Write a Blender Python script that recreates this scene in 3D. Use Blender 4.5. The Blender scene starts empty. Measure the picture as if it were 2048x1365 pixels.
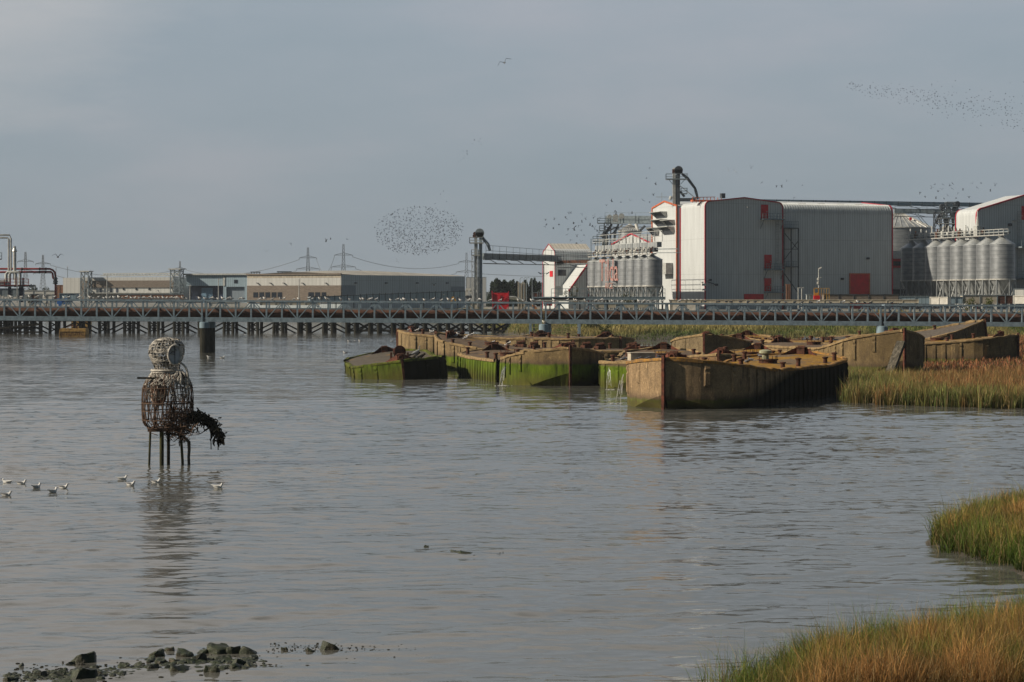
import bpy, math, random
import numpy as np
from mathutils import Vector, Matrix, Quaternion
random.seed(7); RNG = np.random.default_rng(11)
R = math.radians; PI = math.pi
scn = bpy.context.scene
COL = scn.collection
# ---- survey frame: camera at the origin 6.5 m above the tide, looking along +Y ----
F, YH, CAMH = 4000.0, 598.0, 6.5
def PX(px, D): return (px-1024)/F*D
def PZ(py, D): return CAMH-(py-YH)/F*D
def P(px, py, D): return Vector((PX(px, D), D, PZ(py, D)))
def onray(px, o, d):
    k = (px-1024)/F
    return (k*o[1]-o[0])/(d[0]-k*d[1])

# ---------------- mesh builder ----------------
class MB:
    def __init__(s): s.v = []; s.f = []
    def add(s, vs, fs):
        n = len(s.v); s.v += [tuple(v) for v in vs]; s.f += [tuple(i+n for i in f) for f in fs]
        return s
    def box(s, c, d, rz=0.0, m=None):
        x, y, z = d[0]/2, d[1]/2, d[2]/2
        M = m or Matrix.Rotation(rz, 3, 'Z')
        c = Vector(c)
        vs = [c+M@Vector(p) for p in ((-x,-y,-z),(x,-y,-z),(x,y,-z),(-x,y,-z),(-x,-y,z),(x,-y,z),(x,y,z),(-x,y,z))]
        return s.add(vs, [(0,3,2,1),(4,5,6,7),(0,1,5,4),(1,2,6,5),(2,3,7,6),(3,0,4,7)])
    def bar(s, p, q, w, h=None, up=(0,0,1)):
        p, q = Vector(p), Vector(q); d = q-p; L = d.length
        if L < 1e-6: return s
        d /= L; u = Vector(up)
        if abs(d.dot(u)) > .99: u = Vector((1,0,0))
        a = d.cross(u).normalized(); b = a.cross(d)
        return s.box((p+q)/2, (w, L, h or w), m=Matrix((a, d, b)).transposed())
    def tube(s, pts, r, n=8, cap=True):
        pts = [Vector(p) for p in pts]; rr = r if isinstance(r, (list, tuple)) else [r]*len(pts)
        vs = []; prev = None
        for i, p in enumerate(pts):
            d = (pts[min(i+1, len(pts)-1)]-pts[max(i-1, 0)]).normalized()
            if prev is None:
                a = d.cross(Vector((0,0,1)) if abs(d.z) < .95 else Vector((1,0,0))).normalized()
            else: a = (prev-d*prev.dot(d)).normalized()
            prev = a; b = d.cross(a)
            for k in range(n):
                t = 2*PI*k/n; vs.append(p+(a*math.cos(t)+b*math.sin(t))*rr[i])
        fs = []
        for i in range(len(pts)-1):
            for k in range(n):
                k2 = (k+1) % n; fs.append((i*n+k, i*n+k2, (i+1)*n+k2, (i+1)*n+k))
        if cap:
            fs.append(tuple(range(n))[::-1]); fs.append(tuple((len(pts)-1)*n+k for k in range(n)))
        return s.add(vs, fs)
    def lathe(s, c, prof, n=24, a0=0.0):
        c = Vector(c); vs = []; fs = []
        for (r, z) in prof:
            for k in range(n):
                t = a0+2*PI*k/n; vs.append(c+Vector((r*math.cos(t), r*math.sin(t), z)))
        for i in range(len(prof)-1):
            for k in range(n):
                k2 = (k+1) % n; fs.append((i*n+k, i*n+k2, (i+1)*n+k2, (i+1)*n+k))
        if prof[0][0] > .01: fs.append(tuple(range(n))[::-1])
        if prof[-1][0] > .01: fs.append(tuple((len(prof)-1)*n+k for k in range(n)))
        return s.add(vs, fs)
    def ext(s, poly, d, o=(0,0,0), U=(1,0,0), V=(0,0,1)):
        """polygon (u,v) extruded by vector d"""
        o, U, V, d = Vector(o), Vector(U), Vector(V), Vector(d); n = len(poly)
        a = [o+U*u+V*v for u, v in poly]; b = [p+d for p in a]
        fs = [tuple(range(n)), tuple(range(2*n-1, n-1, -1))]
        for i in range(n):
            j = (i+1) % n; fs.append((i, i+n, j+n, j))
        return s.add(a+b, fs)
    def sphere(s, c, r, n=10, m=6):
        rx, ry, rz = r if isinstance(r, (tuple, list)) else (r, r, r); c = Vector(c)
        vs = [c+Vector((0,0,-rz))]
        for i in range(1, m):
            t = -PI/2+PI*i/m
            for k in range(n):
                a = 2*PI*k/n; vs.append(c+Vector((rx*math.cos(t)*math.cos(a), ry*math.cos(t)*math.sin(a), rz*math.sin(t))))
        vs.append(c+Vector((0,0,rz))); fs = []
        for k in range(n):
            fs.append((0, 1+(k+1) % n, 1+k)); fs.append((len(vs)-1, 1+(m-2)*n+k, 1+(m-2)*n+(k+1) % n))
        for i in range(m-2):
            for k in range(n):
                k2 = (k+1) % n; fs.append((1+i*n+k, 1+i*n+k2, 1+(i+1)*n+k2, 1+(i+1)*n+k))
        return s.add(vs, fs)
    def build(s, name, mat, parent=None, smooth=False, loc=None, rz=0.0):
        me = bpy.data.meshes.new(name); me.from_pydata(s.v, [], s.f); me.update()
        if smooth:
            me.polygons.foreach_set('use_smooth', [True]*len(me.polygons))
            try: me.set_sharp_from_angle(angle=R(38))
            except Exception: pass
        mats = mat if isinstance(mat, (list, tuple)) else [mat]
        for m in mats: me.materials.append(m)
        o = bpy.data.objects.new(name, me); COL.objects.link(o)
        if parent: o.parent = parent
        if loc is not None: o.location = loc
        if rz: o.rotation_euler[2] = rz
        return o
def fixnormals(o):
    import bmesh
    bm = bmesh.new(); bm.from_mesh(o.data); bmesh.ops.recalc_face_normals(bm, faces=bm.faces); bm.to_mesh(o.data); bm.free()
def np_mesh(name, verts, faces, mat, colors=None, smooth=False):
    """faces: (n,k) int array"""
    me = bpy.data.meshes.new(name); nv = len(verts); nf, k = faces.shape
    me.vertices.add(nv); me.vertices.foreach_set('co', np.asarray(verts, np.float32).ravel())
    me.loops.add(nf*k); me.loops.foreach_set('vertex_index', faces.astype(np.int32).ravel())
    me.polygons.add(nf); me.polygons.foreach_set('loop_start', np.arange(0, nf*k, k, dtype=np.int32))
    me.polygons.foreach_set('loop_total', np.full(nf, k, np.int32))
    if smooth: me.polygons.foreach_set('use_smooth', np.ones(nf, bool))
    me.update(calc_edges=True)
    if colors is not None:
        a = me.color_attributes.new('tint', 'FLOAT_COLOR', 'POINT')
        c = np.ones((nv, 4), np.float32); c[:, :3] = colors; a.data.foreach_set('color', c.ravel())
    me.materials.append(mat)
    o = bpy.data.objects.new(name, me); COL.objects.link(o); return o
def thing(name, label, cat, loc=(0,0,0), rz=0.0, group=None):
    o = bpy.data.objects.new(name, None); COL.objects.link(o); o.empty_display_size = .3
    o.location = loc; o.rotation_euler = (0, 0, rz); return tag(o, label, cat, group)
def tag(o, label=None, cat=None, group=None, kind=None):
    if label: o['label'] = label
    if cat: o['category'] = cat
    if group: o['group'] = group
    if kind: o['kind'] = kind
    return o
def copy_tree(o, loc=None, rz=None, label=None, parent=None):
    c = o.copy(); COL.objects.link(c)
    if parent: c.parent = parent
    for ch in list(o.children): copy_tree(ch, parent=c)
    if loc is not None: c.location = loc
    if rz is not None: c.rotation_euler[2] = rz
    if label: c['label'] = label
    return c

# ---------------- materials ----------------
def newmat(name):
    m = bpy.data.materials.new(name); m.use_nodes = True; nt = m.node_tree
    return m, nt, nt.nodes, nt.links, nt.nodes['Principled BSDF']
def ramp(N, L, src, stops):
    r = N.new('ShaderNodeValToRGB'); e = r.color_ramp.elements
    while len(e) < len(stops): e.new(.5)
    for i, (p, c) in enumerate(stops):
        e[i].position = p; e[i].color = (*c, 1) if len(c) == 3 else c
    L.new(src, r.inputs[0]); return r.outputs[0]
def mixc(N, L, fac, a, b):
    m = N.new('ShaderNodeMix'); m.data_type = 'RGBA'
    for sck, v in ((m.inputs[0], fac), (m.inputs[6], a), (m.inputs[7], b)):
        if hasattr(v, 'is_linked') or hasattr(v, 'links'): L.new(v, sck)
        elif isinstance(v, tuple): sck.default_value = (*v, 1)
        else: sck.default_value = v
    return m.outputs[2]
def noise(N, L, vec, scale, detail=4, rough=.6):
    n = N.new('ShaderNodeTexNoise'); n.inputs['Scale'].default_value = scale
    n.inputs['Detail'].default_value = detail; n.inputs['Roughness'].default_value = rough
    if vec is not None: L.new(vec, n.inputs['Vector'])
    return n.outputs[0]
def mapping(N, L, src, scale=(1,1,1)):
    m = N.new('ShaderNodeMapping'); m.inputs['Scale'].default_value = scale; L.new(src, m.inputs[0]); return m.outputs[0]
def mth(N, L, op, a, b=0.0, c=None):
    m = N.new('ShaderNodeMath'); m.operation = op
    for i, v in enumerate((a, b) if c is None else (a, b, c)):
        if isinstance(v, (int, float)): m.inputs[i].default_value = v
        else: L.new(v, m.inputs[i])
    return m.outputs[0]
def bump(N, L, b, h, strength=.4, dist=.05):
    n = N.new('ShaderNodeBump'); n.inputs['Strength'].default_value = strength; n.inputs['Distance'].default_value = dist
    L.new(h, n.inputs['Height']); L.new(n.outputs[0], b.inputs['Normal']); return n
def paint(name, c, c2=None, rough=.6, metal=0.0, sc=1.5, amt=(.42,.62), streak=1.0, bp=0.0, spec=.3):
    """worn paint or metal: two real tones in uneven patches, optionally run down in streaks"""
    m, nt, N, L, b = newmat(name)
    tc = N.new('ShaderNodeTexCoord').outputs['Object']
    v = mapping(N, L, tc, (1, 1, 1/streak))
    n = noise(N, L, v, sc, 6, .65)
    c2 = c2 or tuple(x*.72 for x in c)
    col = ramp(N, L, n, [(amt[0], c2), (amt[1], c)])
    L.new(col, b.inputs['Base Color']); b.inputs['Roughness'].default_value = rough; b.inputs['Metallic'].default_value = metal
    b.inputs['Specular IOR Level'].default_value = spec
    if bp: bump(N, L, b, n, bp, .04)
    return m
def cladding(name, c, pitch=.62, rough=.55, joint=.55, dirt=.85, hband=8.0, metal=0.0):
    """profiled sheet: vertical ribs across whichever way the wall faces, faint dirt, horizontal laps"""
    m, nt, N, L, b = newmat(name)
    T = N.new('ShaderNodeTexCoord'); s = N.new('ShaderNodeSeparateXYZ'); L.new(T.outputs['Object'], s.inputs[0])
    sn = N.new('ShaderNodeSeparateXYZ'); L.new(T.outputs['Normal'], sn.inputs[0])
    ax = mth(N, L, 'ABSOLUTE', sn.outputs[0]); pick = mth(N, L, 'GREATER_THAN', ax, .6)
    mx = N.new('ShaderNodeMix'); L.new(pick, mx.inputs[0]); L.new(s.outputs[0], mx.inputs[2]); L.new(s.outputs[1], mx.inputs[3])
    u = mth(N, L, 'MODULO', mth(N, L, 'ADD', mx.outputs[0], 500.0), pitch)
    u = mth(N, L, 'DIVIDE', u, pitch)
    tri = mth(N, L, 'ABSOLUTE', mth(N, L, 'SUBTRACT', u, .5))          # 0 centre .5 edge
    line = mth(N, L, 'GREATER_THAN', tri, .40)
    lap = mth(N, L, 'LESS_THAN', mth(N, L, 'MODULO', mth(N, L, 'ADD', s.outputs[2], 100.0), hband), .12)
    ln = mth(N, L, 'MAXIMUM', line, mth(N, L, 'MULTIPLY', lap, .6))
    v = mapping(N, L, T.outputs['Object'], (1, 1, .12)); n = noise(N, L, v, .9, 5, .7)
    base = ramp(N, L, n, [(.3, tuple(x*dirt for x in c)), (.62, c)])
    col = mixc(N, L, mth(N, L, 'MULTIPLY', ln, 1-joint), base, tuple(x*.25 for x in c))
    L.new(col, b.inputs['Base Color']); b.inputs['Roughness'].default_value = rough; b.inputs['Metallic'].default_value = metal
    b.inputs['Specular IOR Level'].default_value = .35
    bump(N, L, b, tri, .25, .06)
    return m

M = {}
M['white_clad'] = cladding('white_clad', (.58,.61,.62), dirt=.82)
M['grey_clad'] = cladding('grey_clad', (.47,.53,.56), pitch=.58, joint=.45)
M['blue_clad'] = cladding('blue_clad', (.30,.40,.47), pitch=.7)
M['pale_clad'] = cladding('pale_clad', (.52,.525,.51), pitch=1.4, joint=.8)
M['dark_clad'] = cladding('dark_clad', (.22,.27,.32), pitch=.5)
M['roof_clad'] = cladding('roof_clad', (.62,.58,.50), pitch=.9, dirt=.75)
M['red_trim'] = paint('red_trim', (.46,.022,.045), (.36,.018,.04), .5, sc=.8)
M['red_door'] = paint('red_door', (.62,.010,.020), (.48,.009,.018), .5, sc=.8)
M['orange_trim'] = paint('orange_trim', (.60,.14,.05), None, .5)
M['galv'] = paint('galv', (.44,.46,.46), (.27,.29,.30), .42, .35, sc=.7, streak=4)
M['steel_grey'] = paint('steel_grey', (.22,.27,.30), (.14,.17,.19), .6, sc=2)
M['steel_blue'] = paint('steel_blue', (.26,.335,.39), (.16,.21,.25), .55, sc=2.5, amt=(.35,.6))
M['pier_paint'] = paint('pier_paint', (.26,.36,.42), (.19,.26,.31), .5, sc=1.2, streak=3)
M['steel_dark'] = paint('steel_dark', (.07,.085,.10), (.035,.04,.05), .6, sc=2)
M['steel_pale'] = paint('steel_pale', (.50,.51,.49), (.33,.34,.33), .5, sc=2)
M['silver'] = paint('silver', (.62,.61,.57), (.42,.42,.40), .35, .3, sc=1.5)
M['rust'] = paint('rust', (.115,.048,.030), (.040,.022,.016), .85, sc=2.6, amt=(.38,.6), bp=.4, spec=.15)
M['rust_red'] = paint('rust_red', (.17,.055,.034), (.07,.030,.022), .8, sc=3, bp=.3, spec=.15)
M['rust_pipe'] = paint('rust_pipe', (.12,.058,.038), (.045,.024,.018), .8, sc=1.1, amt=(.36,.62), bp=.3, spec=.2)
M['timber_dark'] = paint('timber_dark', (.035,.03,.022), (.012,.012,.010), .9, sc=2.5, streak=5, bp=.4, spec=.1)
M['timber_pile'] = paint('timber_pile', (.050,.045,.034), (.018,.019,.015), .9, sc=2, streak=5, bp=.4, spec=.1)
M['timber_grey'] = paint('timber_grey', (.14,.125,.10), (.05,.045,.035), .9, sc=6, streak=5, bp=.5, spec=.1)
M['timber_clad'] = paint('timber_clad', (.25,.21,.175), (.15,.125,.105), .85, sc=1.2, streak=.08, bp=.2, spec=.1)
M['concrete'] = paint('concrete', (.52,.47,.38), (.36,.32,.26), .9, sc=1.5, streak=3, bp=.2, spec=.15)
M['glass_dark'] = paint('glass_dark', (.02,.025,.035), None, .15, spec=.5)
M['navy'] = paint('navy', (.025,.045,.09), (.018,.03,.06), .6)
M['blue_panel'] = paint('blue_panel', (.16,.28,.40), None, .6)
M['white'] = paint('white', (.74,.72,.67), (.6,.58,.53), .6)
M['yellow'] = paint('yellow', (.62,.36,.04), (.4,.2,.03), .6)
M['orange'] = paint('orange', (.7,.22,.03), None, .6)
M['bright_blue'] = paint('bright_blue', (.03,.16,.5), None, .6)
M['yellow_steel'] = paint('yellow_steel', (.40,.34,.16), (.22,.18,.09), .7, sc=3)
M['brick'] = paint('brick', (.33,.17,.10), (.22,.11,.07), .9, sc=4)
M['buoy'] = paint('buoy', (.42,.27,.09), (.16,.09,.04), .85, sc=2.2, amt=(.38,.56), bp=.3, spec=.15)
M['red_pipe'] = paint('red_pipe', (.30,.035,.03), (.20,.025,.022), .5, sc=1.5)
M['pylon'] = paint('pylon', (.09,.105,.115), (.07,.08,.09), .6)
M['wicker'] = paint('wicker', (.58,.545,.49), (.17,.158,.14), .6, .1, sc=9, amt=(.35,.6))
M['wicker_rust'] = paint('wicker_rust', (.135,.085,.058), (.045,.030,.024), .85, sc=7, amt=(.38,.58), spec=.15)
M['weed'] = paint('weed', (.030,.028,.015), (.010,.010,.008), .9, sc=9, bp=.5, spec=.15)
M['green_leg'] = paint('green_leg', (.10,.095,.025), (.035,.035,.018), .8, sc=4, streak=3, spec=.2)
M['faded_red'] = paint('faded_red', (.34,.10,.085), (.40,.30,.27), .7, sc=2.5, amt=(.42,.58))
def rock_mat():
    m, nt, N, L, b = newmat('mossy_rock')
    g = N.new('ShaderNodeNewGeometry'); sp = N.new('ShaderNodeSeparateXYZ'); L.new(g.outputs['Position'], sp.inputs[0])
    sn = N.new('ShaderNodeSeparateXYZ'); L.new(g.outputs['Normal'], sn.inputs[0])
    n = noise(N, L, g.outputs['Position'], 6, 8, .7); n2 = noise(N, L, g.outputs['Position'], 2.2, 4)
    stone = ramp(N, L, n, [(.35, (.030,.025,.016)), (.7, (.11,.085,.055))])
    moss = ramp(N, L, n, [(.35, (.005,.008,.003)), (.7, (.028,.042,.008))])
    f = mth(N, L, 'MULTIPLY_ADD', sn.outputs[2], .55, mth(N, L, 'MULTIPLY', n2, 1.1))
    f = ramp(N, L, f, [(.45, (0,0,0)), (.66, (1,1,1))])
    L.new(mixc(N, L, f, stone, moss), b.inputs['Base Color']); b.inputs['Roughness'].default_value = .5
    bump(N, L, b, n, .9, .05); return m
M['rock'] = rock_mat()
def silo_mat(name, c):
    m, nt, N, L, b = newmat(name)
    T = N.new('ShaderNodeTexCoord'); s = N.new('ShaderNodeSeparateXYZ'); L.new(T.outputs['Object'], s.inputs[0])
    z = mth(N, L, 'ADD', s.outputs[2], 50.0)
    r = mth(N, L, 'SINE', mth(N, L, 'MULTIPLY', z, 2*PI/.28))
    j = mth(N, L, 'LESS_THAN', mth(N, L, 'MODULO', z, .92), .09)
    n = noise(N, L, mapping(N, L, T.outputs['Object'], (.5, .5, 1.1)), 1.0, 4, .6)
    base = ramp(N, L, n, [(.35, tuple(x*.72 for x in c)), (.62, c)])
    L.new(mixc(N, L, mth(N, L, 'MULTIPLY', j, .5), base, tuple(x*.3 for x in c)), b.inputs['Base Color'])
    b.inputs['Roughness'].default_value = .42; b.inputs['Metallic'].default_value = .45
    bump(N, L, b, r, .2, .03); return m
M['silo'] = silo_mat('silo_sheet', (.29,.31,.33)); M['silo_dark'] = silo_mat('silo_sheet_dark', (.26,.30,.34))
def barge_mat(name, tan, tide=1.3, moss=1.0, seed=0.0, black=False):
    """weathered concrete; weed grows up to the tide mark, real growth and stains in world heights; black adds painted shade to one flank"""
    m, nt, N, L, b = newmat(name)
    g = N.new('ShaderNodeNewGeometry'); pos = g.outputs['Position']
    sp = N.new('ShaderNodeSeparateXYZ'); L.new(pos, sp.inputs[0])
    v = mapping(N, L, pos, (1,1,.22)); ns = noise(N, L, v, 2.0, 7, .7); nf = noise(N, L, pos, 9, 6, .75); nb = noise(N, L, pos, .55, 4, .6)
    t2 = tuple(x*.50 for x in tan)
    conc = ramp(N, L, mth(N, L, 'MULTIPLY_ADD', nf, .5, mth(N, L, 'MULTIPLY', nb, .5)), [(.36, t2), (.58, tan), (.78, tuple(min(1, x*1.25) for x in tan))])
    conc = mixc(N, L, ramp(N, L, ns, [(.50, (0,0,0)), (.66, (.75,.75,.75))]), conc, (.07,.052,.036))
    pale = noise(N, L, mapping(N, L, pos, (1.3,1.3,.5)), 1.4, 8, .8)
    conc = mixc(N, L, ramp(N, L, pale, [(.58, (0,0,0)), (.64, (.7,.7,.7))]), conc, tuple(min(1, x*1.55) for x in tan))
    crack = noise(N, L, pos, 2.4, 9, .85)
    conc = mixc(N, L, ramp(N, L, crack, [(.485, (0,0,0)), (.50, (.8,.8,.8)), (.515, (0,0,0))]), conc, (.05,.035,.025))
    green = ramp(N, L, ns, [(.30, (.016,.024,.006)), (.5, (.075,.115,.010)), (.72, (.15,.21,.018))])
    low = ramp(N, L, nb, [(.35, (.045,.045,.012)), (.65, (.10,.085,.025))])
    h = mth(N, L, 'ADD', sp.outputs[2], mth(N, L, 'MULTIPLY', mth(N, L, 'SUBTRACT', ns, .5), .55))
    gf = ramp(N, L, h, [(max(0, (tide-.10)/4), (1,1,1)), ((tide+.08)/4, (0,0,0))])   # ramp domain 0..1 -> scaled below
    hh = mth(N, L, 'DIVIDE', h, 4.0); L.new(hh, gf.node.inputs[0])
    db = ramp(N, L, hh, [(max(0, (tide+.0)/4), (1,1,1)), ((tide+.45)/4, (0,0,0))])
    conc = mixc(N, L, mth(N, L, 'MULTIPLY', db, .8), conc, (.085,.06,.045))
    lf = ramp(N, L, hh, [(.08, (1,1,1)), (max(.12, tide/4*.75), (0,0,0))])
    green = mixc(N, L, mth(N, L, 'MULTIPLY', lf, .75), green, low)
    green = mixc(N, L, 1-moss, green, t2)
    out = mixc(N, L, gf, conc, green)
    if black:   # painted shade and wet weed on the flank off the sun, edge rising aft
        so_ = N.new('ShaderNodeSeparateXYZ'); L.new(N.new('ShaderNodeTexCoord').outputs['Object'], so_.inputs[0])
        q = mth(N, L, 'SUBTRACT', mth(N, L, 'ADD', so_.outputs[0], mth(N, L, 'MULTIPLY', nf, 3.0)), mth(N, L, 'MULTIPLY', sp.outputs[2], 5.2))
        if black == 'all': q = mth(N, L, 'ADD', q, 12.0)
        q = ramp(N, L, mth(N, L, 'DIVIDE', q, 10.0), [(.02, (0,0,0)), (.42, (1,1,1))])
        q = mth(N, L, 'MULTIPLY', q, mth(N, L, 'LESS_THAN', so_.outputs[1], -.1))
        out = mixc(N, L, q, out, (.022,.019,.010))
    L.new(out, b.inputs['Base Color'])
    b.inputs['Roughness'].default_value = .9; b.inputs['Specular IOR Level'].default_value = .12
    bump(N, L, b, nf, .45, .06); return m
def deck_mat(name, a, bcol, lichen=0.3):
    m, nt, N, L, b = newmat(name)
    pos = N.new('ShaderNodeNewGeometry').outputs['Position']
    n = noise(N, L, pos, 3.5, 7, .7); nb = noise(N, L, pos, .45, 5, .65)
    col = ramp(N, L, n, [(.33, bcol), (.65, a)])
    lf = ramp(N, L, nb, [(.62-lichen*.4, (0,0,0)), (.70-lichen*.4, (1,1,1))])
    col = mixc(N, L, mth(N, L, 'MULTIPLY', lf, .85), col, ramp(N, L, n, [(.35, (.20,.10,.012)), (.7, (.42,.23,.02))]))
    L.new(col, b.inputs['Base Color']); b.inputs['Roughness'].default_value = .85; b.inputs['Specular IOR Level'].default_value = .15
    bump(N, L, b, n, .5, .05); return m

# ---------------- world, sun, camera ----------------
SUN = Vector((-.96, -.20, 0)).normalized(); EL = R(31)
SUN = Vector((SUN.x*math.cos(EL), SUN.y*math.cos(EL), math.sin(EL)))
w = bpy.data.worlds.new('World'); scn.world = w; w.use_nodes = True
N, L = w.node_tree.nodes, w.node_tree.links
bg = N['Background']; bg.inputs[1].default_value = .1
sky = N.new('ShaderNodeTexSky'); sky.sky_type = 'NISHITA'; sky.sun_disc = False; sky.sun_elevation = EL
sky.sun_rotation = math.atan2(SUN.x, SUN.y); sky.dust_density = 3; sky.air_density = 1; sky.ozone_density = 1.5
tc = N.new('ShaderNodeTexCoord').outputs['Generated']
cl = noise(N, L, mapping(N, L, tc, (1, 1, 3.6)), 4.2, 6, .55)
overc = ramp(N, L, cl, [(.30, (2.33,2.86,3.28)), (.50, (2.60,3.05,3.47)), (.72, (3.15,3.35,3.72))])
# the sky gets a little brighter and warmer high up and towards the left, where the cloud thins
sx = N.new('ShaderNodeSeparateXYZ'); L.new(tc, sx.inputs[0])
lf = mth(N, L, 'SUBTRACT', mth(N, L, 'MULTIPLY', sx.outputs[2], 2.4), mth(N, L, 'MULTIPLY', sx.outputs[0], 1.3))
lf = mth(N, L, 'ADD', lf, mth(N, L, 'MULTIPLY', mth(N, L, 'SUBTRACT', cl, .5), .5))
lf = ramp(N, L, lf, [(.48, (0,0,0)), (.80, (1,1,1))])
overc = mixc(N, L, mth(N, L, 'MULTIPLY', lf, .8), overc, (5.0,4.8,4.6))
ris = ramp(N, L, sx.outputs[2], [(.0, (.60,.60,.60)), (.14, (.71,.70,.70)), (.42, (1,.97,.95))])
rm = N.new('ShaderNodeMix'); rm.data_type = 'RGBA'; rm.blend_type = 'MULTIPLY'; rm.inputs[0].default_value = 1; L.new(overc, rm.inputs[6]); L.new(ris, rm.inputs[7])
r2 = N.new('ShaderNodeVectorMath'); r2.operation = 'SCALE'; L.new(rm.outputs[2], r2.inputs[0]); r2.inputs['Scale'].default_value = 1/.60
hz = mixc(N, L, .88, sky.outputs[0], r2.outputs[0])
# haze near the horizon thins to a deeper clear sky overhead
up = ramp(N, L, sx.outputs[2], [(.42, (1,1,1)), (.78, (.14,.17,.23))])
away = mth(N, L, 'SUBTRACT', mth(N, L, 'MULTIPLY', sx.outputs[0], .30), mth(N, L, 'MULTIPLY', sx.outputs[1], .95))
up = mixc(N, L, ramp(N, L, away, [(.0, (0,0,0)), (.35, (1,1,1))]), up, (.08,.14,.19))  # sky behind the camera darkened and blued to deepen shade on facing walls
mm_ = N.new('ShaderNodeMix'); mm_.data_type = 'RGBA'; mm_.blend_type = 'MULTIPLY'; mm_.inputs[0].default_value = 1; L.new(hz, mm_.inputs[6]); L.new(up, mm_.inputs[7])
L.new(mm_.outputs[2], bg.inputs[0])
sl = bpy.data.lights.new('sun', 'SUN'); sl.energy = 4.7; sl.angle = R(.6); sl.color = (1, .88, .70)
so = bpy.data.objects.new('sun', sl); COL.objects.link(so); so.rotation_euler = SUN.to_track_quat('Z', 'Y').to_euler()
cam = bpy.data.cameras.new('camera'); cam.sensor_width = 36; cam.lens = F/2048*36; cam.clip_start = .5; cam.clip_end = 12000
cam.shift_y = -(682.5-YH)/2048
co = bpy.data.objects.new('camera', cam); COL.objects.link(co); co.location = (0, 0, CAMH); co.rotation_euler = (R(90), 0, 0)
scn.camera = co
scn.view_settings.view_transform = 'Standard'; scn.view_settings.look = 'None'; scn.view_settings.exposure = .10; scn.view_settings.gamma = 1
scn.cycles.max_bounces = 5; scn.cycles.caustics_reflective = False; scn.cycles.caustics_refractive = False
# ---------------- ground, water, vegetation ----------------
def sdist(x, y, poly):
    """signed distance to polygon, positive inside (numpy)"""
    x = np.asarray(x, float); y = np.asarray(y, float); d = np.full(x.shape, 1e9); ins = np.zeros(x.shape, bool)
    n = len(poly)
    for i in range(n):
        (x1, y1), (x2, y2) = poly[i], poly[(i+1) % n]
        ex, ey = x2-x1, y2-y1; t = np.clip(((x-x1)*ex+(y-y1)*ey)/(ex*ex+ey*ey), 0, 1)
        d = np.minimum(d, np.hypot(x-x1-t*ex, y-y1-t*ey))
        if y1 != y2:
            c = ((y1 > y) != (y2 > y)) & (x < (x2-x1)*(y-y1)/(y2-y1)+x1); ins ^= c
    return np.where(ins, d, -d)
def vnoise(x, y, s, seed=0):
    r = np.random.default_rng(seed); out = 0
    for k in range(7):
        a = r.uniform(0, 2*PI); f = s*r.uniform(.5, 1.9); out = out+np.sin((x*np.cos(a)+y*np.sin(a))*f*2*PI+r.uniform(0, 6.28))
    return out/3.2
NEAR = [(3.0,31.5),(3.9,33.6),(4.7,34.6),(5.6,35.9),(6.5,36.6),(7.4,36.9),(8.6,37.9),(9.6,39.2),(10.8,40.3),(14,41.5),(22,41),(22,18),(2,18)]
MIDC = [(11.0,53.2),(11.35,50.6),(11.9,48.6),(12.0,46.2),(13.2,45.0),(22,44.4),(26,60),(20,63.5),(15.5,62),(13.3,58.5),(11.9,55.6)]
MARSH = [(20.6,126),(22.5,122.5),(26,120),(30,117.5),(40,113),(120,98),(160,320),(40,320),(34,270),(33,235),(34,205),(27,190),(25,165),(24.5,146),(22.5,134)]
SHX = [-4000,-52,-40,-14,-8,-3,3,10,60,160,600,4000]; SHY = [640,640,632,560,470,385,335,306,297,292,280,280]
def sstep(a, b, x):
    t = np.clip((x-a)/(b-a), 0, 1); return t*t*(3-2*t)
def ground_z(x, y):
    x = np.asarray(x, float); y = np.asarray(y, float)
    z = np.full(x.shape, -2.2)
    sh = y-np.interp(x, SHX, SHY)
    land = -.6+3.0*sstep(-4, 24, sh)+1.2*sstep(24, 70, sh)+.5*sstep(70, 120, sh)+.12*vnoise(x, y, .05, 3)*sstep(0, 10, sh)
    z = np.maximum(z, np.where(sh > -6, land, -2.2))
    for poly, hmax, wd, sd in ((NEAR, .45, 3.0, 1), (MIDC, .30, 3.0, 2), (MARSH, .75, 22.0, 4)):
        d = sdist(x, y, poly)
        z = np.maximum(z, np.where(d > -2, np.where(d > 0, .02+hmax*sstep(0, wd, d), .02+d*.5), -2.2))
    return z
def fan(ys, ts):
    Y, T = np.meshgrid(ys, ts, indexing='ij'); X = T*Y; nr, nc = Y.shape
    i = np.arange((nr-1)*(nc-1)); r = i//(nc-1); c = i % (nc-1); a = r*nc+c
    return X, Y, np.stack([a, a+1, a+nc+1, a+nc], 1)
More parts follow.
